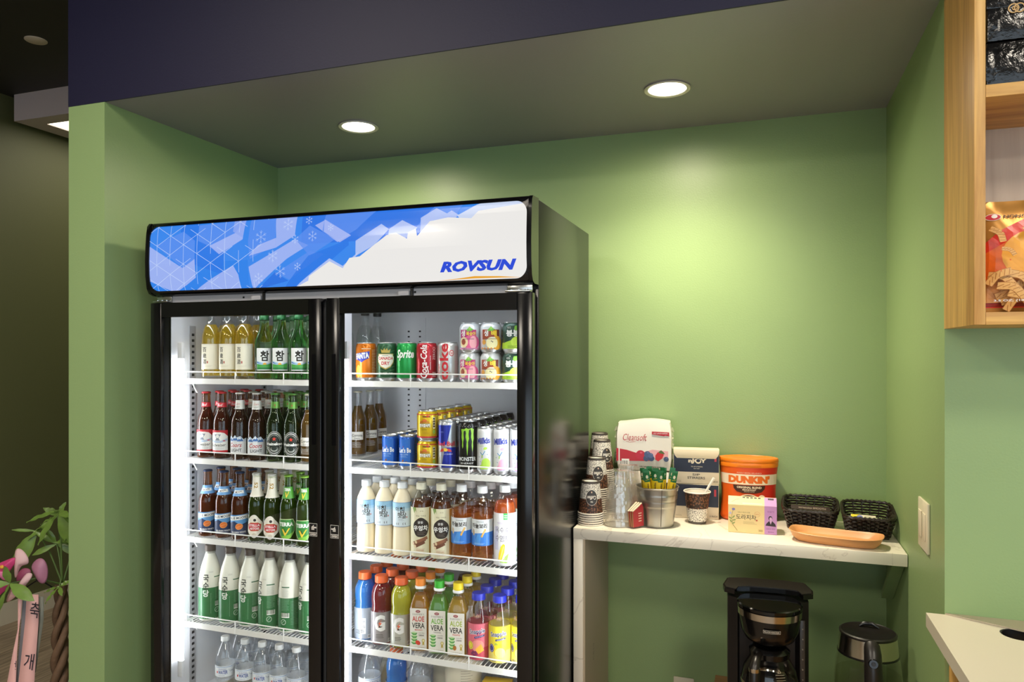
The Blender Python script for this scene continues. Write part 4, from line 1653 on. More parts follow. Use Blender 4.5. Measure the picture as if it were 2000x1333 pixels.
def p_aloe(flavour, cap, liq, word, wc, ac):
    t = pet('aloe_drink_bottle', 'square aloe drink bottle with %s cap' % flavour, ALOE, PET, liquor('aloe_' + flavour.split()[-1], liq, 0.42, tuple(q ** 0.5 for q in hx(liq)[:3])), 0.176, mat('cap_' + cap[1:], cap, 0.4), (0.203, 0.225), 0.0158, sq=4.0, seg=32)
    b = MB()
    b.lathe([(0.0150, 0.194), (0.0172, 0.195), (0.0176, 0.200), (0.0150, 0.204)], WB, 28)
    b.build('cap_ring', t)
    D = Dec(on_plane((0, -0.0306, 0), (1, 0, 0), (0, 0, 1)), lift=0.0004)
    S = ink('#e6e2da')
    D.rect(-0.0265, 0.0265, 0.012, 0.140, S)
    R = ink('#8e1f2a')
    D.ell(-0.001, 0.1305, 0.0075, 0.0042, R, 18)
    D.text('OKF', -0.001, 0.1305, 0.0036, WHT, wid=0.009)
    D.text("FARMER'S", 0, 0.1215, 0.0062, ink('#8c8a84'), wid=0.036)
    D.text('ALOE', 0, 0.1075, 0.0165, ink(ac), wid=0.038, bold=.02)
    D.text('VERA', 0, 0.0870, 0.0170, ink('#262a25'), wid=0.040, bold=.02)
    D.text(word, 0.001, 0.0735, 0.0046, ink(wc), wid=0.024, bold=.02)
    for i in range(4):
        z = 0.061 - i * 0.0095
        D.poly([(-0.0245, z + 0.004), (-0.016, z - 0.004), (-0.006, z - 0.003), (-0.0025, z + 0.004), (-0.012, z + 0.001)], ink('#4f9a4a'))
        D.poly([(-0.022, z + 0.005), (-0.014, z + 0.0005), (-0.0045, z + 0.005), (-0.013, z + 0.0065)], ink('#b9d89a'))
    if word == 'MANGO':
        D.ell(-0.001, 0.034, 0.0085, 0.0065, ink('#d0402a'), 16, rot=-.6)
    if word == 'PINEAPPLE':
        D.ell(-0.004, 0.034, 0.0055, 0.0075, ink('#a86a24'), 16)
    D.text('ALOE VERA', 0.010, 0.0640, 0.003, ink('#4a4a46'), wid=0.018)
    D.text('DRINK', 0.010, 0.0570, 0.0046, ink('#4a4a46'), wid=0.017, bold=.02)
    D.ell(0.016, 0.041, 0.0048, 0.0055, ink('#b9a23e'), 16)
    D.poly([(0.0135, 0.037), (0.0185, 0.037), (0.0195, 0.026), (0.016, 0.029), (0.0125, 0.026)], ink('#b9a23e'))
    D.ell(0.016, 0.041, 0.0032, 0.0038, ink('#e6dfae'), 14)
    D.text('16.9 FL OZ (1.05 PT) 500 mL', -0.002, 0.0185, 0.0036, ink('#6a6a64'), wid=0.042)
    D.build('label', t)
    D = Dec(on_plane((0.0306, 0, 0), (0, 1, 0), (0, 0, 1)), lift=0.0004)
    D.rect(-0.0255, 0.0255, 0.012, 0.140, S)
    D.lines(-0.020, 0.018, 0.03, 0.125, 18, ink('#9a978e'), 0.001)
    D.build('side_label', t)
    return t


SNAP = [(r * .975 if z < .16 else r, z) for r, z in [(0, 0.004), (0.027, 0.0), (0.0325, 0.003), (0.0340, 0.010), (0.0340, 0.110), (0.0338, 0.122), (0.0320, 0.136), (0.0270, 0.154), (0.0215, 0.168), (0.0190, 0.175), (0.0185, 0.180), (0.0185, 0.184)]]


def p_snap(key, c1, c2):
    t = pet('fruit_drink_bottle', 'clear fruit drink bottle with a %s label and blue cap' % key, SNAP, PET, liquor('fruit_' + key, c2, 0.6, tuple(q ** 0.5 for q in hx(c1)[:3])), 0.118, mat('blue_cap', '#2430b4', 0.35), (0.181, 0.201), 0.0205)
    D = lab(0.0334)
    h = PI * 0.0334
    D.rect(-h, h, 0.008, 0.116, ink(c1))
    D.rect(-h, h, 0.008, 0.045, ink(c2))
    if key == 'pink':
        D.ell(0.004, 0.050, 0.020, 0.018, ink('#e6928a'), 20)
        D.poly([(-0.004, 0.040), (0.014, 0.056), (0.024, 0.036), (0.006, 0.026)], ink('#f0b13e'))
        for (x, z) in ((-0.014, 0.026), (-0.007, 0.022), (0.0, 0.026), (-0.010, 0.031), (-0.003, 0.031)):
            D.n = 8
            D.ell(x, z, 0.0042, 0.0042, ink('#7a2a5c'), 12)
    else:
        D.ell(0.006, 0.045, 0.021, 0.021, ink('#f4d431'), 24)
        D.ell(0.008, 0.038, 0.016, 0.015, ink('#f8e98a'), 20)
        D.poly([(-0.006, 0.068), (0.004, 0.062), (-0.010, 0.060)], ink('#a9b84a'))
    D.ell(-0.020, 0.050, 0.0095, 0.0125, ink('#e8d63c') if key == 'pink' else ink('#2c2f86'), 18)
    D.ell(-0.020, 0.050, 0.0075, 0.0100, ink('#5c7a2e') if key == 'pink' else ink('#e9e8f2'), 18)
    D.ell(-0.020, 0.050, 0.0066, 0.0090, ink('#e8d63c') if key == 'pink' else ink('#2c2f86'), 18)
    B = ink('#26286e')
    D.text('Snapple', 0.002, 0.0915, 0.0200, WHT, wid=0.052, rot=7, bold=.075)
    D.text('Snapple', 0.002, 0.0915, 0.0180, B, wid=0.049, rot=7, bold=.02)
    D.poly([(-0.006, 0.072), (0.024, 0.078), (0.025, 0.084), (-0.006, 0.078)], B)
    D.text('fruit punch' if key == 'pink' else 'lemonade', 0.009, 0.078, 0.0035, WHT, wid=0.024, rot=10)
    D.lines(-0.020, 0.0, 0.011, 0.018, 2, B, 0.0012)
    D.build('label', t)
    D = Dec(on_cyl(prof_r(SNAP)), step=0.006, hstep=0.006, lift=0.0006)
    D.text('Real', 0.0, 0.140, 0.010, ink('#c9a084'), wid=0.024)
    D.build('embossing', t)
    return t
# ------------------------------------------------------------------ drinks: cans
ALU = mat('can_aluminium', '#c6c7c9', 0.28, 0.85)


def can(name, look, r, h, color, rough=0.25, metal=0.35, nk=0.86, grad=None):
    t = thing(name, look, 'can')
    b = MB()
    cm = mat('can_' + color[1:], color, rough, metal)
    P = [(r * 0.80, 0.0008), (r * 0.84, 0.0), (r * 0.90, 0.003), (r, 0.010), (r, h - 0.016), (r * nk * 1.05, h - 0.0055), (r * nk, h - 0.004)]
    b.lathe(P, cm, 32, mats=[ALU, ALU, ALU, cm, cm, cm])
    b.build('can_body', t)
    b = MB()
    q = r * nk
    b.lathe([(q * 0.995, h - 0.0042), (q * 1.04, h - 0.0025), (q * 1.03, h - 0.0006), (q * 0.99, h), (q * 0.95, h - 0.0012), (q * 0.92, h - 0.0045), (0, h - 0.0042)], ALU, 32)
    b.box(-0.006, 0.006, -0.012, 0.006, h - 0.0040, h - 0.0026, ALU, 0.0006)
    b.build('lid', t)
    return t


def ring_band(D, r, z0, z1, m, half=PI):
    D.rect(-half * r, half * r, z0, z1, m)


def p_fanta():
    t = can('orange_soda_can', 'orange soda can with a blue and white name', 0.033, 0.1225, '#e07a17')
    D = lab(0.0331)
    D.poly([(-0.025, 0.068), (-0.010, 0.064), (0.0, 0.058), (0.010, 0.066), (0.024, 0.072), (0.026, 0.094), (-0.026, 0.086)], ink('#2632a8'))
    D.text('FANTA', 0.0, 0.0795, 0.0190, WHT, wid=0.048, rot=6, bold=.06)
    D.rect(0.0, 0.03, 0.101, 0.103, ink('#f2d7b0'))
    D.ell(-0.012, 0.030, 0.010, 0.020, ink('#f4a53a'), 20)
    D.lines(0.034, 0.050, 0.02, 0.10, 16, ink('#f4d7b0'), 0.0012)
    D.build('print', t)
    return t


def p_canada():
    t = can('ginger_ale_can', 'dark green ginger ale can with a white shield', 0.033, 0.1225, '#2f5a3c')
    D = lab(0.0331)
    for i in range(9):
        D.n = 0
        D.line([(-0.03 + i * .002, 0.016 + i * .010), (0.0, 0.010 + i * .010), (0.03, 0.016 + i * .010)], 0.0007, ink('#5f8a68'))
    D.n = 1
    D.poly([(-0.025, 0.086), (0.025, 0.086), (0.027, 0.060), (0.016, 0.044), (0, 0.036), (-0.016, 0.044), (-0.027, 0.060)], ink('#b9a04a'))
    D.poly([(-0.023, 0.084), (0.023, 0.084), (0.025, 0.061), (0.015, 0.047), (0, 0.040), (-0.015, 0.047), (-0.025, 0.061)], ink('#e9e6da'))
    D.rect(-0.027, 0.027, 0.0655, 0.0775, ink('#e9e6da'))
    D.text('CANADA', 0, 0.0715, 0.0098, RED, wid=0.050, bold=.03)
    D.text('DRY', 0, 0.0560, 0.0110, RED, wid=0.026, bold=.03)
    D.lines(-0.012, 0.012, 0.079, 0.082, 1, ink('#4a6a50'), 0.0012)
    D.poly([(-0.013, 0.089), (0.013, 0.089), (0.016, 0.101), (0.008, 0.096), (0.004, 0.104), (0, 0.097), (-0.004, 0.104), (-0.008, 0.096), (-0.016, 0.101)], ink('#b9a04a'))
    D.text('GINGER ALE', 0, 0.0235, 0.0068, WHT, wid=0.044, bold=.01)
    D.build('print', t)
    return t


def p_sprite():
    t = can('lime_soda_can', 'bright green soda can with white lettering', 0.033, 0.1225, '#1f9a48')
    D = lab(0.0331)
    D.text('Sprite', 0.0, 0.0820, 0.034, WHT, wid=0.060, bold=.03, shear=.25)
    D.rect(0.035, 0.05, 0.02, 0.10, ink('#1a7f3c'))
    D.build('print', t)
    return t


def p_coke():
    t = can('red_cola_can', 'red cola can with white script running upwards', 0.033, 0.1225, '#b8202f')
    D = lab(0.0331)
    D.text('Coca-Cola', -0.006, 0.062, 0.022, WHT, wid=0.104, rot=90, bold=.02, shear=.2)
    D.line([(0.006, 0.020), (0.009, 0.030), (0.006, 0.040), (0.008, 0.048)], 0.003, WHT)
    D.text('ORIGINAL TASTE', 0.0155, 0.058, 0.0026, WHT, wid=0.044, rot=90, bold=.03)
    D.text('ZERO', 0.028, 0.082, 0.009, ink('#e6c9c9'), wid=0.03, rot=90)
    D.ell(0.028, 0.102, 0.005, 0.005, ink('#e6b9b9'))
    D.ell(0.028, 0.102, 0.0038, 0.0038, RED)
    D.lines(0.022, 0.036, 0.014, 0.030, 4, ink('#e6c9c9'), 0.0016)
    D.build('print', t)
    return t


def p_diet():
    t = can('silver_cola_can', 'silver diet cola can with tall red lettering', 0.033, 0.1225, '#c9c6c3', 0.3, 0.6)
    D = lab(0.0331)
    D.text('coke', -0.009, 0.062, 0.030, RED, wid=0.112, rot=90, bold=.03)
    D.text('Diet', -0.028, 0.04, 0.010, RED, wid=0.03, rot=90)
    D.ell(0.016, 0.088, 0.0075, 0.0095, RED, 20)
    D.ell(0.016, 0.088, 0.0055, 0.0070, ink('#ded9d5'), 20)
    D.text('u', 0.016, 0.088, 0.007, RED, bold=.02)
    D.lines(0.011, 0.018, 0.055, 0.074, 6, ink('#8f8a88'), 0.001)
    D.lines(0.026, 0.046, 0.014, 0.110, 24, ink('#c98a8c'), 0.0014)
    D.lines(0.009, 0.016, 0.014, 0.03, 4, ink('#a09a98'), 0.001)
    D.build('print', t)
    return t


def p_small(kind):
    looks = {'peach': 'short white juice can with a pink peach', 'pear': 'short white juice can with a yellow pear', 'grape': 'short green grape juice can'}
    t = can('juice_can', looks[kind], 0.033, 0.0905, '#cfd2d6' if kind != 'grape' else '#2a4a40', 0.3, 0.3, nk=0.80)
    D = lab(0.0331)
    h = PI * 0.0331
    if kind == 'peach':
        D.rect(-0.030, 0.022, 0.042, 0.068, ink('#b5266f'))
        D.ell(0.008, 0.030, 0.026, 0.022, ink('#df5c92'), 26)
        D.ell(0.012, 0.030, 0.012, 0.019, ink('#f0a9b4'), 20)
        D.ell(-0.018, 0.030, 0.014, 0.016, ink('#f0d9a9'), 20)
        D.ell(-0.019, 0.031, 0.0075, 0.009, ink('#9c4a3a'), 16)
        D.rect(-0.033, 0.033, 0.008, 0.013, ink('#d98ab0'))
        D.text('\uc0dd', -0.020, 0.057, 0.019, WHT, wid=0.014, bold=.03)
        D.text('\ubcf5\uc22d\uc544', 0.005, 0.056, 0.013, ink('#f4d23a'), wid=0.030, bold=.025)
    elif kind == 'pear':
        D.rect(-0.028, 0.016, 0.038, 0.068, ink('#9c4326'))
        D.rect(0.016, 0.028, 0.038, 0.068, ink('#6d2a22'))
        D.ell(0.018, 0.028, 0.020, 0.021, ink('#e0a32c'), 24)
        D.ell(0.004, 0.028, 0.018, 0.018, ink('#efe6b4'), 24)
        D.ell(0.002, 0.033, 0.0014, 0.0022, INKK, 8)
        D.ell(0.006, 0.031, 0.0014, 0.0022, INKK, 8)
        for i in range(6):
            D.n = 6
            D.ell(-0.028 + i * .010, 0.011, 0.0035, 0.0035, ink('#e39a3a'), 8)
        D.ell(-0.022, 0.030, 0.007, 0.008, ink('#e3a44a'), 10)
        D.text('\uc0dd', -0.014, 0.057, 0.019, WHT, wid=0.014, bold=.03)
        D.text('\ubc30', 0.010, 0.057, 0.017, ink('#f4d23a'), wid=0.017, bold=.045)
        D.lines(0.0, 0.014, 0.042, 0.046, 1, WHT, 0.0022)
    else:
        D.poly([(-h, 0.010), (h, 0.010), (h, 0.030), (0.03, 0.040), (0.012, 0.047), (-0.004, 0.036), (-0.03, 0.028), (-h, 0.026)], ink('#a9cf3a'))
        D.ell(0.010, 0.030, 0.018, 0.016, ink('#c3e04c'), 20)
        D.poly([(0.004, 0.078), (0.020, 0.080), (0.026, 0.068), (0.012, 0.062), (0.002, 0.068)], ink('#7fc23a'))
        D.text('\ubd09\ubd09', -0.002, 0.056, 0.020, WHT, wid=0.042, bold=.045)
        D.text('\ud3ec\ub3c4', -0.013, 0.073, 0.005, WHT, wid=0.012)
        D.poly([(0.014, 0.044), (0.024, 0.044), (0.022, 0.034), (0.016, 0.034)], ink('#8c4a8e'))
        D.lines(-0.018, 0.018, 0.012, 0.020, 3, ink('#5c7a2e'), 0.001)
    if kind != 'grape':
        D.poly([(-0.010, 0.066), (-0.004, 0.072), (0.001, 0.078), (0.006, 0.072), (0.013, 0.069), (0.006, 0.064), (-0.006, 0.063)], ink('#6fb845'))
        D.ell(0.001, 0.072, 0.004, 0.004, ink('#9ccf5a'), 10)
        D.lines(-0.022, 0.020, 0.038, 0.042, 1, ink('#6a5a5a'), 0.0014)
        D.lines(-0.024, 0.020, 0.008, 0.012, 1, ink('#6a5a70'), 0.0016)
    D.build('print', t)
    return t


def p_lets():
    t = can('coffee_can', 'slim blue coffee can', 0.0262, 0.104, '#1a55b4', nk=0.92)
    D = lab(0.0263)
    D.rect(-0.018, 0.016, 0.010, 0.094, ink('#1f66c4'))
    D.text("Let's Be", -0.002, 0.0590, 0.0160, WHT, wid=0.040, bold=.03)
    D.ell(-0.007, 0.070, 0.001, 0.0022, RED, 8)
    D.text('MILD COFFEE', -0.004, 0.0455, 0.0040, ink('#b9cfea'), wid=0.026)
    D.lines(-0.016, 0.008, 0.036, 0.042, 3, ink('#8fb2de'), 0.0006)
    for (x, z) in ((-0.008, 0.026), (0.002, 0.021)):
        D.n = 5
        D.ell(x, z, 0.0045, 0.003, ink('#7a3a22'), 12, rot=.7)
        D.line([(x - .003, z - .0025), (x + .003, z + .0025)], 0.0007, ink('#d9b08a'))
    D.lines(0.022, 0.034, 0.02, 0.09, 14, ink('#0f3a80'), 0.0012)
    D.build('print', t)
    return t


def p_sikhye():
    t = can('rice_punch_can', 'yellow rice punch can with red bands', 0.033, 0.0925, '#e3bd1c', nk=0.83)
    D = lab(0.0331)
    ring_band(D, 0.0331, 0.0785, 0.081, RED)
    ring_band(D, 0.0331, 0.008, 0.0125, RED)
    D.rect(-0.010, 0.014, 0.0715, 0.0755, ink('#6a2a1a'))
    D.rect(0.002, 0.010, 0.0722, 0.0765, RED)
    D.ell(-0.004, 0.062, 0.008, 0.004, ink('#d9702a'), 14)
    D.text('RICE PUNCH', -0.004, 0.0565, 0.0062, ink('#b5361f'), wid=0.030, bold=.04)
    D.rect(-0.022, 0.014, 0.040, 0.0525, ink('#8c7a3a'))
    D.text('\uc794\uce58\uc9d1\uc2dd\ud61c', -0.004, 0.0462, 0.0105, WHT, wid=0.034, bold=.04)
    D.text('Old time', -0.006, 0.0345, 0.0055, ink('#6a5a1a'), wid=0.018, shear=.4)
    D.lines(-0.012, 0.010, 0.020, 0.028, 2, ink('#a9821a'), 0.001)
    D.rect(0.022, 0.031, 0.036, 0.072, ink('#efe3b4'))
    for i in range(4):
        D.n = 11
        D.rect(0.0235, 0.0295, 0.040 + i * .008, 0.0455 + i * .008, (RED, INKK, ink('#c9832a'), ink('#7a8c9a'))[i])
    D.ell(0.0265, 0.026, 0.005, 0.007, ink('#9ab84a'), 12)
    D.build('print', t)
    return t


def p_redbull():
    t = can('energy_drink_can', 'tall blue and silver energy drink can', 0.0290, 0.1560, '#b9bcc2', 0.28, 0.6, nk=0.90)
    D = lab(0.0291)
    B = mat('can_deep_blue', '#1d2f9c', 0.25, 0.4)
    k = 0.0291
    D.poly([(-1.2 * k, 0.082), (0.10 * k, 0.082), (0.60 * k, 0.142), (-1.2 * k, 0.142)], B)
    D.poly([(-0.5 * k, 0.012), (1.6 * k, 0.012), (1.6 * k, 0.074), (-0.05 * k, 0.074)], B)
    D.text('Red Bull', 0.0, 0.0855, 0.0135, ink('#c4202f'), wid=0.062, bold=.03)
    for sg in (-1, 1):
        D.n = 3
        D.poly([(sg * 0.002, 0.064), (sg * 0.010, 0.061), (sg * 0.020, 0.060), (sg * 0.016, 0.067), (sg * 0.010, 0.071), (sg * 0.004, 0.069)], ink('#c4382f'))
    D.ell(0, 0.067, 0.0065, 0.0055, ink('#e8bf3a'), 16)
    D.text('ENERGY DRINK', 0.0, 0.0535, 0.0042, ink('#c9cbe0'), wid=0.046)
    D.lines(-0.02, -0.004, 0.118, 0.124, 2, ink('#8f9ad0'), 0.0006)
    D.build('print', t)
    return t


def p_monster():
    t = can('black_energy_can', 'tall black energy drink can with green claw marks', 0.0332, 0.1575, '#121417', 0.22, 0.4, nk=0.82)
    D = lab(0.0333)
    G = ink('#8fc836')
    for (x, l, w) in ((-0.0145, 0.060, 0.0055), (0.0, 0.082, 0.0072), (0.0160, 0.070, 0.0062)):
        D.n = 0
        pts = [(x - w * .9, 0.132), (x + w * .8, 0.133), (x + w * .55, 0.118), (x + w * .75, 0.104), (x + w * .35, 0.092), (x + w * .4, 0.080), (x, 0.133 - l), (x - w * .35, 0.083), (x - w * .2, 0.094), (x - w * .7, 0.108), (x - w * .5, 0.120)]
        D.poly(pts, G)
    D.n = 1
    D.poly([(-0.019, 0.132), (-0.010, 0.126), (-0.002, 0.131), (0.004, 0.128), (0.010, 0.133), (0.020, 0.131), (0.014, 0.136), (0.004, 0.133), (-0.004, 0.136), (-0.010, 0.131)], G)
    D.text('MONSTER', 0.0, 0.0420, 0.0125, ink('#d3d5d6'), wid=0.056, bold=.02)
    D.text('ENERGY', 0.0, 0.0290, 0.0052, ink('#c9c9c9'), wid=0.040, bold=.01)
    for i in range(26):
        D.n = 3
        s = (i / 26 - .5) * 2 * PI * 0.0333
        D.rect(s, s + 0.003, 0.1395, 0.1412, ink('#8c8f92'))
    D.build('print', t)
    return t


def p_milkis(key, c):
    t = can('milk_soda_can', 'slim white milk soda can with %s fruit' % key, 0.0262, 0.1380, '#dfe0e3', 0.3, 0.2, nk=0.93)
    D = lab(0.0263)
    D.text('Milkis', -0.001, 0.0990, 0.0190, ink('#2b3a9c'), wid=0.044, rot=6, bold=.04)
    D.text(key, -0.006, 0.0830, 0.0035, ink(c), wid=0.014, rot=8)
    c2 = ink(c)
    D.ell(0.006, 0.076, 0.006, 0.004, c2, 14, rot=.3)
    D.ell(0.008, 0.030, 0.014, 0.017, c2, 18)
    D.ell(-0.002, 0.020, 0.010, 0.008, c2, 16)
    D.line([(-0.010, 0.064), (-0.002, 0.056), (0.005, 0.068)], 0.0022, ink('#3f87b8'))
    D.line([(-0.003, 0.056), (-0.004, 0.047)], 0.003, ink('#8fb83f') if c != '#b48ad0' else ink('#5a6ab0'))
    for (x, z) in ((-0.014, 0.05), (0.012, 0.058), (-0.010, 0.036), (0.016, 0.048)):
        D.n = 6
        D.ell(x, z, 0.0012, 0.002, ink('#7a8fb0'), 8, rot=.5)
    D.lines(-0.020, 0.016, 0.011, 0.014, 1, ink('#8f98b8'), 0.0014)
    D.rect(0.0235, 0.034, 0.012, 0.122, ink('#c9ccd0'))
    D.build('print', t)
    return t


# ------------------------------------------------------------------ drinks set out on the shelves
ORD = ('first', 'second', 'third', 'fourth', 'fifth', 'sixth', 'seventh', 'eighth')
_used = set()


def toward_cam(x, y):
    return math.atan2(0.0 - x, y + 2.75)


def put(proto, x, y, z, turn, label, group):
    """turn: degrees away from facing the middle of the shop floor."""
    if proto.name in _used:
        o = copy_tree(proto)
    else:
        _used.add(proto.name)
        o = proto
    o.location = (x, y, z)
    o.rotation_euler = (0, 0, toward_cam(x, y) + RAD(turn))
    o['label'] = label
    o['group'] = group
    return o


def col(proto, short, shelf, x, y, z, turn, n, dy, pos, group, dx=0.0, jit=12):
    """A column of n drinks from the front (y) to the back; pos says which column it is."""
    for k in range(n):
        if k == 0:
            lb = '%s, front of %s shelf, %s' % (short, shelf, pos)
        else:
            lb = '%s, %s from front, %s shelf, %s' % (short, ORD[k], shelf, pos)
        put(proto, x + dx * k + (random.uniform(-.0004, .0004) if k else 0), y + dy * k, z, turn + (random.uniform(-jit, jit) if k else 0), lb, group)


YF = 2.022 - 2.75     # front line of the shelves behind the rail
T = 'top'
Z1, Z2, Z3, Z4 = SHELF_Z
ZB = 0.3575

bek, soj = p_bekse(), p_soju()
for i, (x, tn) in enumerate(((-1.8256, -12), (-1.750, -18), (-1.6822, -8))):
    col(bek, 'yellow rice wine bottle', T, x, YF + .034, Z1, tn, 3, .070, '%s column from lit tube' % ORD[i], 'rice wine bottles on the top shelf')
for i, (x, tn) in enumerate(((-1.602, 0), (-1.5337, -10), (-1.4646, 2), (-1.3950, -10))):
    col(soj, 'green soju bottle', T, x, YF + .034, Z1, tn, 3 if i < 2 else 2, .070, '%s column past yellow wine' % ORD[i], 'soju bottles on the top shelf')
# dark-capped liquor bottles seen through the second door, standing at the back
for i, (x, y) in enumerate(((-1.398, -0.52), (-1.356, -0.45), (-1.352, -0.37))):
    o = copy_tree(bek)
    for ch in o.children:
        if ch.name.startswith('cap'):
            ch.data = ch.data.copy()
            ch.data.materials[0] = mat('dark_cap', '#2c2624', 0.4)
        if ch.name.startswith('wine'):
            ch.data = ch.data.copy()
            ch.data.materials[0] = thin('clear_spirit', (.95, .96, .95), 1.33, .02)
        if ch.name.startswith('label'):
            ch.rotation_euler = (0, 0, RAD(-120))
    o.name = 'spirit_bottle'
    o.location = (x, y, Z1)
    o.rotation_euler = (0, 0, 0)
    tag(o, 'clear spirit bottle with a dark cap behind the mullion, %s' % ('nearest the doors', 'between two others', 'farthest back')[i], 'bottle', 'dark-capped spirit bottles')

bud, coo, hei, cor = p_bud(), p_coors(), p_heineken(), p_corona()
M2 = 'second'
for i, (x, tn) in enumerate(((-1.8438, -28), (-1.7755, -30))):
    col(bud, 'red-labelled brown beer bottle', M2, x, YF + .031, Z2, tn, 4, .066, '%s column from lit tube' % ORD[i], 'red-labelled beer bottles')
for i, (x, tn) in enumerate(((-1.6998, -32), (-1.6297, -10))):
    col(coo, 'brown beer bottle with mountain label', M2, x, YF + .031, Z2, tn, 4, .066, '%s past the red labels' % ORD[i], 'mountain-label beer bottles')
for i, (x, tn) in enumerate(((-1.5548, -8), (-1.4854, -12))):
    col(hei, 'dark green lager bottle', M2, x, YF + .031, Z2, tn, 4, .066, '%s past the mountain labels' % ORD[i], 'dark green lager bottles')
for i, x in enumerate((-1.4200,)):
    col(cor, 'clear beer bottle', M2, x, YF + .031, Z2, -25, 3, .066, 'column by the mullion', 'clear beer bottles')
for i, (x, y) in enumerate(((-1.362, -0.49), (-1.350, -0.425), (-1.350, -0.36))):
    put(cor, x, y, Z2, -5 + i * 14, 'clear beer bottle seen past the mullion through the other door, %s' % ('nearest the doors', 'middle of three', 'farthest back')[i], 'clear beer bottles')

moo, ste, ter = p_moon(), p_stella(), p_terra()
M3 = 'third'
for i, (x, tn) in enumerate(((-1.8371, -16), (-1.7667, -16), (-1.6998, -18))):
    col(moo, 'wheat beer bottle with blue label', M3, x, YF + .031, Z3, tn, 3, .066, '%s column from lit tube' % ORD[i], 'wheat beer bottles')
for i, (x, tn) in enumerate(((-1.6297, -18), (-1.5672, -14))):
    col(ste, 'beer bottle with white neck foil', M3, x, YF + .031, Z3, tn, 3, .066, '%s past the wheat beers' % ORD[i], 'white-necked beer bottles')
for i, (x, tn) in enumerate(((-1.5020, -18), (-1.4380, -14))):
    col(ter, 'bright green beer bottle', M3, x, YF + .031, Z3, tn, 3, .066, '%s past the white necks' % ORD[i], 'bright green beer bottles')

mk = p_mak()
mk2 = copy_tree(mk)
for ch in mk2.children:
    if ch.name.startswith('cap'):
        ch.data = ch.data.copy()
        ch.data.materials[0] = mat('black_cap', '#22211f', 0.4)
M4 = 'fourth'
for i, (x, tn) in enumerate(((-1.8342, -8), (-1.7481, -14), (-1.6658, -20), (-1.5845, -44), (-1.5034, -72), (-1.4234, -44))):
    col(mk2 if i > 3 else mk, 'milky rice wine bottle', M4, x, YF + .040, Z4, tn, 3 if i else 1, .083, '%s column from lit tube' % ORD[i], 'milky rice wine bottles')
wat = p_water()
for i, x in enumerate((-1.764, -1.6905, -1.6185, -1.5498, -1.4803, -1.412)):
    col(wat, 'small ribbed water bottle', 'bottom', x - 0.01 * (i == 0), YF + .045, ZB + 0.0135, -10 + 5 * (i % 2), 3, .069, '%s column from lit tube' % ORD[i], 'water bottles at the fridge bottom')
b = MB()
b.box(-1.813, -1.37, -0.72, -0.48, ZB, ZB + 0.012, ink('#c9b48a'))
b.box(-1.813, -1.37, -0.722, -0.72, ZB, ZB + 0.03, ink('#d0bd96'))
b.box(-1.815, -1.813, -0.722, -0.48, ZB, ZB + 0.03, ink('#d0bd96'))
b.box(-1.37, -1.368, -0.722, -0.48, ZB, ZB + 0.03, ink('#d0bd96'))
tag(b.build('cardboard_tray'), 'shallow cardboard tray under the small water bottles', 'tray')

# right-hand compartment
S = 'top'
for pr, x, tn, lb in ((p_fanta(), -1.2119, -26, 'orange soda can with blue name, next to the mullion'), (p_canada(), -1.1363, -8, 'dark green ginger ale can beside the orange soda'),
                      (p_sprite(), -1.0648, -12, 'bright green lime soda can beside the ginger ale'), (p_coke(), -0.9953, -8, 'red cola can between green and silver cans'), (p_diet(), -0.9236, -8, 'silver diet cola can beside the red cola')):
    put(pr, x, YF + .040, Z1, tn, lb, 'soda cans on the top shelf')
for nm, x, tn, adj in (('peach', -0.8484, -8, 'pink peach'), ('pear', -0.7797, -6, 'yellow pear'), ('grape', -0.7080, -4, 'green grape')):
    pr = p_small(nm)
    for k in range(2):
        for j in range(2):
            put(pr, x, YF + .038 + .068 * j, Z1 + .0907 * k, tn + (4 if k else -2) + (3 * j), 'short %s juice can, %s of the stack, %s row' % (adj, ('bottom', 'top')[k], ('front', 'back')[j]), 'short stacked juice cans')
let, sik, rbl, mon = p_lets(), p_sikhye(), p_redbull(), p_monster()
for i, x in enumerate((-1.122, -1.0622)):
    col(let, 'slim blue coffee can', M2, x, YF + .036, Z2, -14, 4, .057, '%s column from mullion' % ORD[i], 'blue coffee cans')
for k in range(5):
    for j in range(2):
        put(sik, -0.9928 + 0.001 * k, YF + .040 + .068 * k, Z2 + .0927 * j, -10 + 9 * k * (k % 2), 'yellow rice punch can, %s of its stack, %s from the front' % (('bottom', 'top')[j], ORD[k]), 'stacked yellow rice punch cans')
col(rbl, 'tall blue and silver energy can', M2, -0.9231, YF + .036, Z2, -12, 6, .062, 'beside the yellow cans', 'tall energy drink cans')
col(mon, 'tall black energy can', M2, -0.8564, YF + .040, Z2, -4, 6, .068, 'beside the blue and silver cans', 'tall black energy drink cans')
for i, (k, c, x, tn) in enumerate((('melon', '#a9cf4a', -0.7965, -16), ('strawberry', '#dfa0b8', -0.7438, -10), ('grape', '#b48ad0', -0.6911, -4))):
    col(p_milkis(k, c), 'slim milk soda can with %s fruit' % k, M2, x, YF + .036, Z2, tn, 5, .057, 'beside the %s' % ('black cans', 'melon cans', 'pink cans')[i], 'slim white milk soda cans')
ach, ueo, han, crn = p_achim(), p_ueong(), p_haneul(), p_corn()
for i, x in enumerate((-1.2075, -1.1420, -1.0780)):
    col(ach, 'milky rice drink bottle', M3, x, YF + .035, Z3, -10 - 4 * (i == 1), 3, .070, '%s column from mullion' % ORD[i], 'rice drink bottles')
for i, x in enumerate((-1.0120, -0.9430)):
    col(ueo, 'burdock tea bottle in cream sleeve', M3, x, YF + .035, Z3, -6, 3, .070, '%s past the rice drinks' % ORD[i], 'burdock tea bottles')
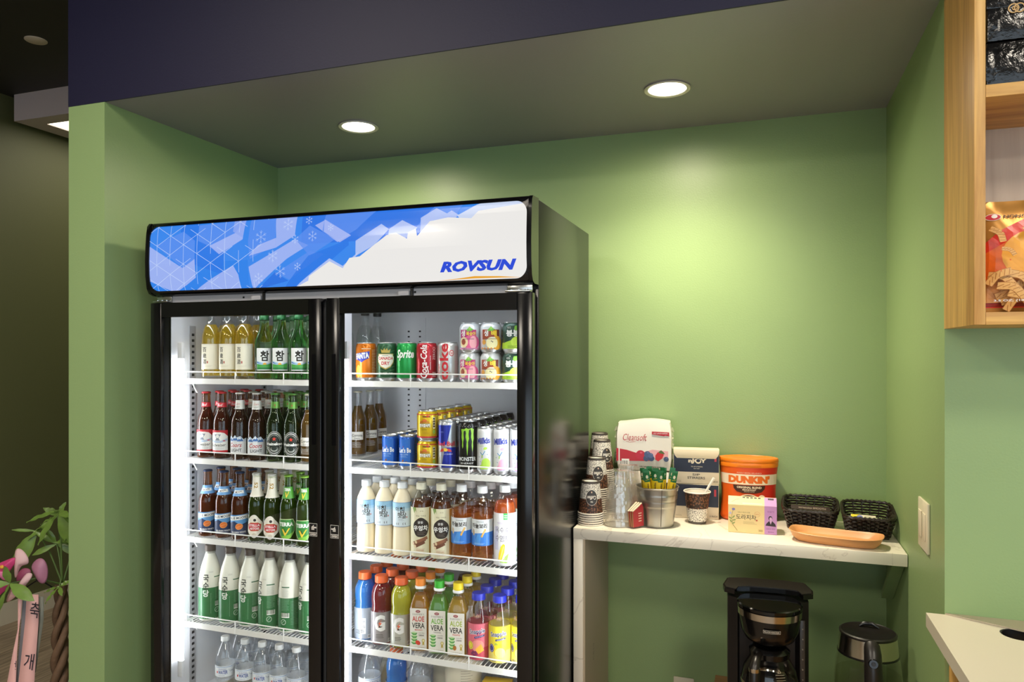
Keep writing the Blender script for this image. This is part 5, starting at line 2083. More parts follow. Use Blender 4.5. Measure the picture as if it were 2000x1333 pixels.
for i, x in enumerate((-0.8745, -0.8065)):
    col(han, 'amber barley tea bottle', M3, x, YF + .035, Z3, -16, 3, .070, '%s past the burdock tea' % ORD[i], 'barley tea bottles')
col(crn, 'white-sleeved corn tea bottle', M3, -0.7340, YF + .036, Z3, -10, 3, .070, 'beside the barley tea', 'corn tea bottles')
gb, gr, gy = p_gator('blue', '#3a94e8', '#a9b2c0'), p_gator('dark red', '#94202c', '#a09a9c'), p_gator('yellow-green', '#dcdc44', '#c4c5bb', 0.85)
for pr, nm, x, tn in ((gb, 'blue', -1.2230, -30), (gr, 'dark red', -1.1540, -8), (gy, 'yellow-green', -1.0830, -14)):
    col(pr, '%s sports drink bottle' % nm, M4, x, YF + (.052 if nm == 'blue' else .037), Z4, tn, 4, .073, 'beside the %s' % ('mullion' if nm == 'blue' else 'blue ones' if nm == 'dark red' else 'red ones'), 'sports drink bottles')
al = [p_aloe('an orange', '#f08a24', '#f0b848', 'MANGO', '#c4382f', '#c4382f'), p_aloe('a green', '#35b02c', '#9cdc74', 'ORIGINAL', '#8c8a84', '#6fae3c'), p_aloe('a yellow', '#f2d81e', '#f0cc60', 'PINEAPPLE', '#c4382f', '#9ab02c')]
for pr, nm, x in zip(al, ('orange', 'green', 'yellow'), (-1.0150, -0.9505, -0.8865)):
    col(pr, 'square aloe bottle with %s cap' % nm, M4, x, YF + .036, Z4, -14, 3 if nm != 'green' else 2, .072, 'fourth to sixth columns', 'aloe drink bottles', jit=3)
sp, sy = p_snap('pink', '#d9697c', '#c4455a'), p_snap('yellow', '#ead83c', '#f0e27a')
for pr, nm, x, n in ((sp, 'pink', -0.8195, 4), (sy, 'yellow', -0.7510, 4)):
    col(pr, 'blue-capped fruit drink with %s label' % nm, M4, x, YF + .036, Z4, -12, n, .072, 'past the aloe', 'blue-capped fruit drinks')
for k in range(2):
    put(sp if k else sy, -0.6835, YF + .05 + .072 * k, Z4, -30, 'blue-capped fruit drink half behind the door edge, %s one' % ('front', 'rear')[k], 'blue-capped fruit drinks')
# a dark brown pouch-labelled bottle behind the green caps
o = put(ueo, -0.9500, YF + .252, Z4, 40, 'brown tea bottle standing behind the green-capped aloe', 'burdock tea bottles')

# bottom of the second compartment
ZR = 0.3985
o = put(gb, -1.118, YF + .07, ZR, -10, 'blue sports drink bottle on the lowest shelf between clear water bottles', 'sports drink bottles')
BIGW = [(r * 1.12, z * 1.28) for r, z in WATER]
wl = copy_tree(wat)
wl.scale = (1.10, 1.10, 1.06)
wl.location = (-1.040, YF + .075, ZR)
wl.rotation_euler = (0, 0, RAD(20))
tag(wl, 'larger clear water bottle on the lowest shelf beside the blue drink', 'bottle', 'water bottles at the fridge bottom')
wl = copy_tree(wat)
wl.scale = (1.10, 1.10, 1.06)
wl.location = (-1.212, YF + .062, ZR)
wl.rotation_euler = (0, 0, RAD(60))
tag(wl, 'larger clear water bottle on the lowest shelf against the mullion', 'bottle', 'water bottles at the fridge bottom')
t = thing('produce_bag', 'tied clear plastic bag of pale dough on the lowest shelf', 'bag', (-1.190, YF + .165, ZR))
b = MB()
b.lathe([(0, 0), (0.036, 0.001), (0.044, 0.02), (0.043, 0.08), (0.036, 0.13), (0.022, 0.17), (0.012, 0.20), (0.008, 0.215), (0.016, 0.235), (0.020, 0.245)], thin('plastic_film', (.93, .92, .88), 1.5, .08, body='#d9d2bf', body_f=.30), 30, twist=lambda z, a: 1 + .09 * math.sin(a * 7 + z * 30) * min(1, z * 8))
b.build('film', t)
t.scale = (1, 1, .88)
b = MB()
b.lathe([(0, 0.003), (0.030, 0.004), (0.038, 0.03), (0.036, 0.08), (0.024, 0.12), (0, 0.135)], mat('pale_dough', '#d8c49c', 0.6), 24, twist=lambda z, a: 1 + .05 * math.sin(a * 3))
b.build('dough', t)
t = thing('white_jar', 'white plastic jar with small print on the lowest shelf', 'jar', (-0.905, YF + .12, ZR))
b = MB()
b.lathe([(0, 0), (0.050, 0.0), (0.054, 0.006), (0.058, 0.14), (0.062, 0.215), (0.064, 0.217), (0.064, 0.222), (0.060, 0.224)], mat('ivory_plastic', '#d9d2bd', 0.4), 36)
b.build('jar_body', t)
b = MB()
b.lathe([(0.064, 0.218), (0.0665, 0.219), (0.0665, 0.232), (0.063, 0.235), (0, 0.235)], mat('ivory_lid', '#e3ddca', 0.4), 36)
b.build('lid', t)
D = Dec(on_cyl(lambda h: 0.0535 + h * 0.035), step=.01, hstep=.03, lift=.0005)
D.lines(-0.02, 0.02, 0.13, 0.20, 8, ink('#7a7468'), 0.0012)
D.build('print', t)
t.rotation_euler = (0, 0, RAD(35))
t.scale = (1, 1, .92)
t = thing('cream_bottle', 'cream-labelled bottle with a barcode behind the clear water bottle', 'bottle', (-1.005, YF + .20, ZR))
b = MB()
b.lathe([(0, 0), (0.036, 0.001), (0.040, 0.008), (0.040, 0.18), (0.030, 0.20), (0.018, 0.215), (0.018, 0.225)], mat('cream_label_plastic', '#cfc9b6', 0.4), 30)
b.build('bottle_body', t)
ridged_cap(0.0195, 0.222, 0.242, WB).build('cap', t)
D = lab(0.0402)
D.lines(0.02, 0.05, 0.05, 0.16, 14, ink('#6a665c'), 0.0012)
D.bars(0.02, 0.045, 0.13, 0.15, INKK, 12)
t.scale = (1, 1, .9)
D.build('print', t)
t = thing('cheese_box', 'yellow carton with a red band on the lowest shelf', 'carton', (-0.776, YF + .08, ZR), RAD(6))
b = MB()
b.box(-0.045, 0.045, -0.03, 0.03, 0, 0.150, ink('#e9c12f'), 0.002)
b.build('carton_body', t)
D = Dec(on_plane((0, -0.03, 0), (1, 0, 0), (0, 0, 1)))
D.rect(-0.044, 0.044, 0.02, 0.06, ink('#d8432f'))
D.ell(-0.008, 0.118, 0.010, 0.010, ink('#f0b8a0'), 14)
D.ell(0.016, 0.112, 0.012, 0.010, ink('#e88aa0'), 14)
D.rect(-0.016, 0.004, 0.085, 0.108, ink('#3f66c4'))
D.build('print', t)
t = thing('milk_carton', 'white dairy carton with blue lettering on the lowest shelf', 'carton', (-0.690, YF + .075, ZR), RAD(4))
b = MB()
b.box(-0.034, 0.034, -0.03, 0.03, 0, 0.150, ink('#dfe0e6'), 0.002)
b.build('carton_body', t)
D = Dec(on_plane((0, -0.03, 0), (1, 0, 0), (0, 0, 1)))
D.text('Maeil Biof', 0.002, 0.118, 0.012, ink('#3a4a9c'), wid=0.058)
D.text('Diet', 0.004, 0.135, 0.006, ink('#3a4a9c'), wid=0.016)
D.rect(-0.033, 0.033, 0.03, 0.09, ink('#8fb4e0'))
D.build('print', t)
# ------------------------------------------------------------------ coffee counter
MRB = marble('white_marble')
CZ = 0.98
counter = thing('marble_counter', 'white marble coffee counter with a waterfall end beside the fridge', 'counter', (-0.6, -0.2, 0.0))


def at(o, mb, name, parent=None):
    mb.xform(Matrix.Translation(-o.location))
    return mb.build(name, parent or o)


b = MB()
b.box(-0.598, 0.395, -0.396, -0.002, CZ - 0.036, CZ, MRB, 0.0012)
at(counter, b, 'worktop')
b = MB()
b.box(-0.598, -0.566, -0.394, -0.002, 0.0, CZ - 0.0365, MRB, 0.0012)
at(counter, b, 'end_panel')
b = MB()
b.box(-0.566, -0.560, -0.386, -0.004, 0.0, CZ - 0.037, mat('raw_board', '#b9ab93', 0.6))
leg = at(counter, b, 'backing_board')
D = Dec(on_plane((-0.5598 + 0.6, -0.26 + 0.2, 0.52), (0, 1, 0), (0, 0, 1)))
D.text('C819', 0.0, 0.0, 0.018, ink('#8a7c66'), wid=0.06, rot=90)
D.build('stencil', leg)

t = thing('counter_bracket', 'green painted slanted bracket holding the counter at the wall corner', 'bracket', (0.37, -0.2, 0.85))
b = MB()
b.extrude([(-0.36, 0.943), (-0.335, 0.943), (-0.14, 0.79), (-0.14, 0.77)], 'X', 0.362, 0.3955, GREEN)
b.extrude([(-0.335, 0.9425), (-0.14, 0.9425), (-0.14, 0.80)], 'X', 0.389, 0.3955, GREEN)
at(t, b, 'brace')

# paper cups
CUPH = 0.110


def cup_profile(z0=0.0, flip=True):
    pass


def cup_mats():
    m, nt, p = new_mat('cup_bean_print')
    L = nt.links.new
    tc = nt.nodes.new('ShaderNodeTexCoord')
    v = nt.nodes.new('ShaderNodeTexVoronoi')
    v.inputs['Scale'].default_value = 150
    r = nt.nodes.new('ShaderNodeValToRGB')
    e = r.color_ramp.elements
    e[0].position = 0.15
    e[0].color = hx('#8a5c40')
    e[1].position = 0.6
    e[1].color = hx('#2a1811')
    L(tc.outputs['Object'], v.inputs['Vector'])
    L(v.outputs['Distance'], r.inputs[0])
    L(r.outputs[0], p.inputs['Base Color'])
    p.inputs['Roughness'].default_value = 0.5
    m2, nt, p2 = new_mat('cup_sketch_print')
    L = nt.links.new
    tc = nt.nodes.new('ShaderNodeTexCoord')
    v = nt.nodes.new('ShaderNodeTexVoronoi')
    v.feature = 'DISTANCE_TO_EDGE'
    v.inputs['Scale'].default_value = 165
    n = nt.nodes.new('ShaderNodeTexNoise')
    n.inputs['Scale'].default_value = 190
    ad = nt.nodes.new('ShaderNodeMath')
    ad.operation = 'MULTIPLY'
    r = nt.nodes.new('ShaderNodeValToRGB')
    e = r.color_ramp.elements
    e[0].position = 0.016
    e[0].color = hx('#3a3430')
    e[1].position = 0.035
    e[1].color = hx('#e9e3d6')
    L(tc.outputs['Object'], v.inputs['Vector'])
    L(tc.outputs['Object'], n.inputs['Vector'])
    L(v.outputs['Distance'], ad.inputs[0])
    L(n.outputs['Fac'], ad.inputs[1])
    L(ad.outputs[0], r.inputs[0])
    L(r.outputs[0], p2.inputs['Base Color'])
    p2.inputs['Roughness'].default_value = 0.5
    return m, m2


BEAN, SKETCH = cup_mats()
CUPW = mat('cup_paper_white', '#ece5d6', 0.5)
CUPK = mat('cup_dark_band', '#4a443e', 0.5)


def make_cup():
    """Upside-down paper cup, mouth at z = 0."""
    t = thing('paper_cup', 'upside-down paper cup', 'cup')
    R = lambda z: 0.0425 - (0.0425 - 0.0300) * z / CUPH
    b = MB()
    b.lathe([(R(.003), 0.003), (R(.052), 0.052)], BEAN, 32)
    b.lathe([(R(.052), 0.052), (R(.102), 0.102)], SKETCH, 32)
    b.lathe([(R(.102), 0.102), (R(.110), 0.110), (0.0275, 0.1105), (0.0272, 0.106)], CUPK, 32)
    b.lathe([(0.0272, 0.106), (0, 0.106)], CUPW, 32)
    b.build('cup_body', t)
    b = MB()
    b.lathe([(0.0422, 0.0005), (0.0428, 0.0), (0.0442, 0.0012), (0.0445, 0.003), (0.0438, 0.0048), (0.0424, 0.0050)], CUPW, 32)
    b.build('rolled_rim', t)
    D = Dec(on_cyl(R), step=0.006, hstep=0.006, lift=0.0005)
    K = ink('#38332f')
    D.ell(0, 0.058, 0.0195, 0.026, ink('#e6dfd2'), 30)
    D.ell(0, 0.058, 0.0185, 0.025, K, 30)
    D.text('Coffee', 0, 0.0575, 0.013, ink('#ece5d6'), wid=0.030, rot=180, bold=.02, shear=.15)
    D.text('THE', 0, 0.0440, 0.0045, ink('#ece5d6'), wid=0.008, rot=180, bold=.03)
    D.ell(0, 0.0755, 0.0022, 0.0030, ink('#d9b89a'), 10)
    D.build('badge', t)
    return t


cup0 = make_cup()
nest0 = thing('paper_cup', 'nested', 'cup')
for ch in cup0.children:
    if not ch.name.startswith('badge'):
        c_ = ch.copy()
        COL.objects.link(c_)
        c_.parent = nest0
TENS = ('first', 'second', 'third', 'fourth', 'fifth', 'sixth', 'seventh', 'eighth', 'ninth', 'tenth', 'eleventh', 'twelfth', 'thirteenth', 'fourteenth', 'fifteenth', 'sixteenth', 'seventeenth', 'eighteenth', 'nineteenth', 'twentieth', 'twenty-first', 'twenty-second', 'twenty-third', 'twenty-fourth')
fresh = {cup0.name, nest0.name}
for si, (x, y, n, where, a) in enumerate(((-0.5565, -0.319, 6, 'frontmost stack', 6), (-0.5562, -0.228, 15, 'second stack', 10), (-0.5560, -0.136, 22, 'third stack', 30), (-0.5840, -0.0455, 24, 'rearmost stack', 60))):
    for k in range(n):
        z = CZ + 0.0008 + k * 0.00745
        o = cup0 if k == n - 1 else nest0
        if o.name in fresh:
            fresh.discard(o.name)
        else:
            o = copy_tree(o)
        o.location = (x, y, z)
        o.rotation_euler = (0, 0, toward_cam(x, y) + RAD(a if k == n - 1 else a + random.uniform(-40, 40)))
        if k == n - 1:
            lb = 'upside-down printed paper cup topmost in the %s beside the fridge' % where
        else:
            lb = 'nested paper cup, %s white rim up from the counter in the %s' % (TENS[k], where)
        tag(o, lb, 'cup', 'paper cups in the %s' % where)

# pressed glass tumblers, upside down, nested in pairs
CRYS = thin('pressed_glass', (0.97, 0.97, 0.96), 1.75, 0.05, body='#fbf5ea', body_f=0.14, milky=0.5)


def make_glass():
    t = thing('pressed_glass_tumbler', 'clear pressed glass tumbler', 'glass')
    b = MB()

    def tw(z, a):
        if z > 0.098:
            return 1 + 0.022 * math.cos(a * 18)
        if z > 0.02:
            return 1 + 0.034 * abs(math.sin(a * 7 + z * 70)) * abs(math.cos(a * 7 - z * 70))
        return 1.0
    P = [(0.0475, 0.0), (0.0490, 0.002), (0.0480, 0.012), (0.0462, 0.022)] + [(0.0462 - (z - .022) * 0.115, z) for z in [0.03 + 0.009 * i for i in range(8)]] + [(0.0365, 0.100), (0.0352, 0.12), (0.0342, 0.142), (0.0335, 0.148), (0.0300, 0.150), (0, 0.149)]
    P = [(r, z * .92) for r, z in P]
    b.lathe([(P[0])] + [q for k in range(len(P) - 1) for q in ([((P[k][0] * 2 + P[k + 1][0]) / 3, (P[k][1] * 2 + P[k + 1][1]) / 3), ((P[k][0] + P[k + 1][0] * 2) / 3, (P[k][1] + P[k + 1][1] * 2) / 3), P[k + 1]] if P[k + 1][0] > 0 else [P[k + 1]])], CRYS, 108, twist=tw)
    b.lathe([(r - 0.0022, z) for r, z in P[:-4]] + [(0, 0.121)], CRYS, 40)
    b.build('glass_body', t)
    return t


gl = make_glass()
for i, (x, y, z, lb) in enumerate(((-0.4610, -0.306, 0, 'lower tumbler of the nested front pair beside the paper cups'), (-0.4610, -0.306, 0.048, 'upper tumbler of the nested front pair beside the paper cups'),
                                   (-0.4480, -0.199, 0, 'lower tumbler of the nested rear pair before the napkins'), (-0.4480, -0.199, 0.052, 'upper tumbler of the nested rear pair before the napkins'))):
    o = gl if i == 0 else copy_tree(gl)
    o.location = (x, y, CZ + 0.0012 + z)
    o.rotation_euler = (0, 0, RAD(17 * i))
    tag(o, 'clear pressed glass, ' + lb, 'glass', 'pressed glass tumblers')

# napkin packs
t0 = None
for i, z in enumerate((CZ + 0.001, CZ + 0.163)):
    t = thing('napkin_pack', ('lower plastic-wrapped napkin pack mostly hidden behind the glasses', 'upper plastic-wrapped white napkin pack printed with berries')[i], 'napkins', (-0.4105, -0.078, z), RAD(7 if i else 3), 'napkin packs')
    h = 0.155 if i == 0 else 0.172
    b = MB()
    bm = bmesh.new()
    bmesh.ops.create_cube(bm, size=1.0)
    bmesh.ops.subdivide_edges(bm, edges=bm.edges[:], cuts=7, use_grid_fill=True)
    for q in bm.verts:
        x, y, zz = q.co * 2
        k = 0.5
        rx = x * (1 - .06 * max(0, abs(zz) - .6) * 2.5 - .04 * max(0, abs(y) - .7) * 3)
        ry = y * (1 - .10 * max(0, abs(zz) - .6) * 2.5)
        bulge = 0.02 * math.sin(x * 3 + zz * 5) * 0.12
        q.co = Vector((rx * 0.099, ry * 0.060 + bulge * .2, (zz * .5 + .5) * h + (0.006 * math.sin(x * 2.2 + 1) * (1 if zz > .9 else 0))))
    b.bm(bm, mat('napkin_wrap', '#e6e0d4', 0.35, vary=.02), True)
    b.build('pack_body', t)
    D = Dec(on_plane((0, -0.0612, 0), (1, 0, 0), (0, 0, 1)), lift=0.0008)
    C = ink('#b3212f')
    if i == 1:
        D.poly([(-0.098, 0.078), (-0.06, 0.072), (-0.02, 0.060), (0.02, 0.048), (0.02, 0.034), (-0.098, 0.032)], C)
        D.poly([(-0.02, 0.060), (0.03, 0.075), (0.085, 0.070), (0.085, 0.046), (0.0, 0.046)], ink('#e2a9ad'))
        D.rect(-0.090, -0.086, 0.02, 0.085, ink('#e9e4da'))
        for (x, zz, r, c) in ((-0.012, 0.055, 0.017, '#b8243a'), (0.008, 0.043, 0.0105, '#43506f'), (0.012, 0.058, 0.0115, '#4a5a80'), (0.026, 0.044, 0.0105, '#3d4a6c'), (0.024, 0.054, 0.009, '#52628a'), (0.078, 0.042, 0.009, '#43506f')):
            D.ell(x, zz, r, r, ink(c), 18)
            D.ell(x + .002, zz + r * .5, r * .3, r * .2, ink('#6f7fa6' if c[1] != 'b' else '#d0566a'), 10)
        D.poly([(0.040, 0.040), (0.050, 0.034), (0.064, 0.044), (0.070, 0.058), (0.062, 0.068), (0.048, 0.066), (0.040, 0.054)], ink('#c4262a'))
        D.poly([(0.050, 0.066), (0.058, 0.062), (0.074, 0.060), (0.068, 0.068), (0.060, 0.074)], ink('#4f6a34'))
        D.text('Cleansoft', -0.032, 0.118, 0.024, C, wid=0.085, bold=-.005, shear=.3)
        D.line([(-0.062, 0.103), (-0.050, 0.100), (-0.030, 0.103)], 0.0012, C)
        D.poly([(0.028, 0.140), (0.088, 0.138), (0.089, 0.124), (0.075, 0.126), (0.070, 0.124), (0.028, 0.130)], C)
        D.text('1-PLY LUNCH NAPKINS', 0.058, 0.1335, 0.0045, WHT, wid=0.050)
        D.rect(-0.079, -0.052, 0.016, 0.040, ink('#efece4'))
        D.bars(-0.077, -0.054, 0.020, 0.034, INKK, 10)
        D.text('500', -0.034, 0.018, 0.0085, INKK, wid=0.020, bold=.03)
        D.text('1-PLY WHITE LUNCH NAPKINS', 0.028, 0.013, 0.0050, INKK, wid=0.088, rot=-1, bold=.03)
    else:
        D.text('Cleansoft', -0.030, 0.105, 0.024, C, wid=0.085, shear=.3)
        D.poly([(-0.098, 0.075), (0.05, 0.060), (0.09, 0.040), (0.09, 0.03), (-0.098, 0.03)], C)
    D.build('print', t)
    for sg in (-1, 1):
        b = MB()
        pts = []
        n = 14
        vs = []
        for q in range(n):
            zz = h * (0.12 + 0.76 * q / (n - 1))
            vs.append((sg * 0.097, -0.030 + .004 * math.sin(q * 2), zz))
            vs.append((sg * (0.104 + 0.003 * math.sin(q * 2.7 + i)), -0.034 + .012 * math.sin(q * 1.9), zz + .004 * math.sin(q * 3)))
        b.add(vs, [[2 * q, 2 * q + 1, 2 * q + 3, 2 * q + 2] for q in range(n - 1)], thin('wrap_film', (.92, .92, .9), 1.5, .1, body='#e9e4d6', body_f=.35))
        b.build('wrap_seal', t)

# stirrer boxes
NV = ink('#1c2336')
KR = ink('#d9ccb4')
for i in range(2):
    t = thing('stirrer_box', ('lower navy and cream stirrer box behind the bucket', 'upper navy and cream stirrer box with a folded-back flap')[i], 'box', (-0.2255, -0.092, CZ + 0.001 + 0.1215 * i), RAD(6 if i else 4), 'stirrer boxes')
    w, d, h = 0.078, 0.033, 0.120
    b = MB()
    b.box(-w, w, -d, d, 0, h, KR, 0.0012)
    b.build('carton', t)
    for (nm, mp_, ww) in (('front_print', on_plane((0, -d, 0), (1, 0, 0), (0, 0, 1)), w), ('side_print', on_plane((w, 0, 0), (0, 1, 0), (0, 0, 1)), d)):
        D = Dec(mp_)
        D.rect(-ww + .0012, ww - .0012, 0.042, h - .0012, NV)
        if nm == 'front_print':
            D.text('SIP', 0.004, 0.098, 0.0085, KR, wid=0.026)
            D.text('nJOY', 0.004, 0.080, 0.018, KR, wid=0.062, bold=.05)
            D.ell(0.007, 0.080, 0.010, 0.0085, KR, 18)
            D.ell(0.007, 0.082, 0.007, 0.0055, NV, 16)
            D.text('750 SIP STIRRERS', 0.002, 0.061, 0.0038, KR, wid=0.040)
            D.text('BOX UNIT', 0.002, 0.054, 0.0034, KR, wid=0.020)
            D.rect(0.062, 0.069, 0.080, 0.104, ink('#a92c3a'))
            D.text('SIP', 0.0, 0.033, 0.0075, INKK, wid=0.026, bold=.01)
            D.text('STIRRERS', 0.0, 0.0215, 0.0085, INKK, wid=0.060, bold=.01)
            D.text('5 INCH', 0.060, 0.010, 0.0060, INKK, wid=0.026)
            D.lines(-0.070, -0.045, 0.006, 0.012, 2, ink('#8a8070'), .0008)
        D.build(nm, t)
    if i:
        b = MB()
        pts = []
        prof = [(-0.0336, h - 0.030), (-0.0355, h - 0.020), (-0.0362, h - 0.008), (-0.0345, h + 0.001), (-0.026, h + 0.004), (0.0, h + 0.003), (0.030, h + 0.001)]
        o = [(-w + .006, 0), (w - .006, 0)]
        vs = []
        for q, (yy, zz) in enumerate(prof):
            e = 0.012 if q == 0 else 0.004 if q == 1 else 0.0
            vs += [(-w + e, yy, zz), (w - e, yy, zz)]
        b.add(vs, [[2 * q, 2 * q + 1, 2 * q + 3, 2 * q + 2] for q in range(len(prof) - 1)], ink('#e2d3b4'), True)
        b.build('flap', t)

# galvanised bucket with stick sachets
GALV = mat('galvanised_steel', '#b4b1a8', 0.34, 0.95, bump=.06, bscale=40, vary=.12, vscale=22)
BX, BY = -0.3390, -0.262
t = thing('metal_bucket', 'small galvanised metal bucket holding coffee sticks', 'bucket', (BX, BY, CZ + 0.001), RAD(20))
bh = 0.132
R = lambda z: 0.054 + (0.0705 - 0.054) * z / bh
P = [(0, 0.002), (0.051, 0.002), (0.0535, 0.0), (0.0545, 0.003)]
z = 0.006
while z < bh - 0.004:
    g = 0.0009 if any(abs(z - q) < 0.0035 for q in (0.072, 0.081, 0.093, 0.102)) else 0
    P.append((R(z) + g, z))
    z += 0.003
P += [(R(bh), bh - 0.003), (R(bh) + 0.0022, bh - 0.001), (R(bh) + 0.0015, bh + 0.0012), (R(bh) - 0.001, bh), (R(bh) - 0.0015, bh - 0.005), (R(0.01) - 0.0015, 0.006), (0, 0.006)]
b = MB()
b.lathe(P, GALV, 48)
b.build('pail', t)
b = MB()
for (z0, z1) in ((0.004, bh - 0.003),):
    b.box(-0.0012, 0.0012, -R(z0) - .0015, -R(z0) + .001, z0, z0 + .001, GALV)
    vs = [(-.001, -R(z0) - .0012, z0), (.001, -R(z0) - .0012, z0), (.001, -R(z1) - .0012, z1), (-.001, -R(z1) - .0012, z1)]
    b.add(vs, [(0, 1, 2, 3)], mat('seam_dark', '#5c5a54', .5, .6))
b.build('seam', t)
b = MB()
b.lathe([(0, 0.008), (0.050, 0.008), (0.050, 0.016), (0, 0.016)], mat('cork_disc', '#a98a62', .8), 30)
b.build('inner_disc', t)
YEL = ink('#e6c21c', .35)
GRN = ink('#1f6a3a', .35)
BRW = ink('#5a3414', .35)


def make_stick():
    t = thing('coffee_stick', 'yellow and green coffee stick sachet', 'sachet')
    b = MB()
    w = 0.0095

    def seg(z0, z1, m, th=0.0035):
        vs = [(-w, 0, z0), (0, -th, z0), (w, 0, z0), (0, th, z0), (-w, 0, z1), (0, -th, z1), (w, 0, z1), (0, th, z1)]
        b.add(vs, [(0, 1, 5, 4), (1, 2, 6, 5), (2, 3, 7, 6), (3, 0, 4, 7)], m, True)
    seg(0.0, 0.128, YEL)
    seg(0.128, 0.160, GRN)
    b.add([(-w, -.0006, 0.160), (w, -.0006, 0.160), (w * .98, 0, 0.168), (-w * .98, 0, 0.168)], [(0, 1, 2, 3)], GRN)
    b.build('sachet_body', t)
    D = Dec(on_plane((0, -0.0040, 0), (1, 0, 0), (0, 0, 1)))
    D.text('Maxim', 0.001, 0.108, 0.0065, BRW, wid=0.030, rot=90, bold=.03)
    D.rect(-0.006, 0.006, 0.048, 0.08, ink('#b5762a'))
    D.ell(0.0, 0.146, 0.0042, 0.006, ink('#d9d4b4'), 12)
    D.line([(-0.006, 0.134), (0.006, 0.138)], .0012, ink('#d9c23a'))
    D.build('print', t)
    return t


st = make_stick()
spots = [(-0.048, 0.006, -10), (-0.040, -0.016, -6), (-0.030, 0.014, -3), (-0.027, -0.026, -7), (-0.017, 0.000, 2), (-0.015, -0.034, 5), (-0.004, 0.018, -2), (-0.002, -0.020, 3), (0.008, 0.004, 6), (0.012, -0.028, 1), (0.020, 0.016, 4), (0.036, 0.014, 12), (0.042, -0.006, 14)]
WHERE = ('against the rim by the glasses', 'second along the rim by the glasses', 'behind the near-rim sticks', 'leaning on the bucket front', 'in the middle of the bunch', 'front and upright in the bunch', 'rear middle of the bunch',
         'front middle of the bunch', 'middle of the bunch, tilted to the wall', 'front of the bunch, last before the gap', 'at the rear edge of the gap', 'first of two sticks across the gap', 'second of two sticks across the gap')
for i, (x, y, tilt) in enumerate(spots):
    o = st if i == 0 else copy_tree(st)
    o.location = (BX + x * .72, BY + y * .72, CZ + 0.0215 + 0.003 * (i % 3))
    o.rotation_euler = (RAD(-y * 120), RAD(tilt * .75), RAD((i * 53) % 60 - 25))
    tag(o, 'yellow and green coffee stick in the bucket, ' + WHERE[i], 'sachet', 'coffee sticks in the bucket')

# red booklets leaning on the bucket
for i in range(3):
    t = thing('red_packet', 'small red packet with a cream top leaning by the bucket, %s' % ('nearest the glasses', 'middle of three', 'touching the bucket')[i], 'packet', (-0.4055 + i * 0.0066, -0.3215 - i * 0.0055, CZ + 0.0065), RAD(38), 'red packets beside the bucket')
    t.rotation_euler = (RAD(0), RAD(-7 + 2 * i), RAD(50))
    b = MB()
    o_ = [(-0.022, 0), (0.022, 0), (0.022, 0.062), (0.017, 0.074), (-0.022, 0.052)]
    b.extrude(o_, 'Y', -0.0035, -0.0026, ink('#a3202a'))
    b.extrude(o_, 'Y', 0.0026, 0.0035, ink('#a3202a'))
    b.build('cover', t)
    b = MB()
    b.box(-0.0222, 0.0215, -0.0025, 0.0025, 0.001, 0.051, ink('#b58f62'))
    b.extrude([(-0.0222, 0.0526), (0.0174, 0.0746), (0.0174, 0.0766), (-0.0222, 0.0546)], 'Y', -0.0036, 0.0036, ink('#e0d2b4'))
    b.build('pages', t)
    D = Dec(on_plane((0, -0.0035, 0), (1, 0, 0), (0, 0, 1)))
    D.lines(0.0, 0.016, 0.014, 0.048, 4, ink('#e0b9a4'), 0.003)
    D.build('print', t)

# paper cup with a white spoon
t = thing('coffee_cup', 'upright paper cup of spoons before the stirrer boxes', 'cup', (-0.2140, -0.184, CZ + 0.001), RAD(8))
R2 = lambda z: 0.0300 + (0.0440 - 0.0300) * z / 0.110
b = MB()
b.lathe([(0.0285, 0.004), (0.0285, 0.0), (R2(0), 0.0), (R2(.008), 0.008)], CUPK, 32)
b.lathe([(R2(.008), 0.008), (R2(.052), 0.052)], SKETCH, 32)
b.lathe([(R2(.052), 0.052), (R2(.106), 0.106)], BEAN, 32)
b.lathe([(R2(.106) - .001, 0.106), (R2(.005) - .001, 0.005), (0, 0.005)], CUPW, 32)
b.build('cup_body', t)
b = MB()
b.lathe([(R2(.106) - .001, 0.1045), (R2(.106) + .002, 0.105), (R2(.106) + .0028, 0.1075), (R2(.106) + .001, 0.1095), (R2(.106) - .0015, 0.108)], CUPW, 32)
b.build('rolled_rim', t)
t = thing('plastic_spoon', 'white plastic spoon resting in the upright paper cup', 'spoon', (-0.2140, -0.184, CZ + 0.001))
b = MB()
b.tube([(-0.018, 0.0, 0.009), (0.0, 0.0, 0.045), (0.022, 0.0, 0.092), (0.040, 0.0, 0.128), (0.056, 0.0, 0.156)], [0.006, 0.003, 0.0035, 0.0042, 0.0048], mat('white_plastic', '#ece6da', 0.3), 10)
b.build('handle', t)

# coffee canister
t = thing('coffee_canister', 'orange and red oval coffee canister with a cream name band', 'canister', (-0.0485, -0.068, CZ + 0.001), RAD(4))
SXY = (1.0, 0.60)
RC = lambda z: 0.0905 + 0.010 * (abs(z / 0.2 - .45) * 1.7) ** 1.6 - (0.004 if z < .01 else 0)
b = MB()
ORG = mat('canister_orange', '#e2641a', 0.3)
REDC = mat('canister_red', '#c8361f', 0.3)
m, nt, p = new_mat('canister_fade')
tc = nt.nodes.new('ShaderNodeTexCoord')
sp_ = nt.nodes.new('ShaderNodeSeparateXYZ')
cr = nt.nodes.new('ShaderNodeValToRGB')
mr = nt.nodes.new('ShaderNodeMapRange')
mr.inputs[1].default_value = -0.10
mr.inputs[2].default_value = 0.06
cr.color_ramp.elements[0].color = hx('#e2661c')
cr.color_ramp.elements[1].color = hx('#cf2f22')
nt.links.new(tc.outputs['Object'], sp_.inputs[0])
nt.links.new(sp_.outputs['X'], mr.inputs[0])
nt.links.new(mr.outputs[0], cr.inputs[0])
nt.links.new(cr.outputs[0], p.inputs['Base Color'])
p.inputs['Roughness'].default_value = 0.3
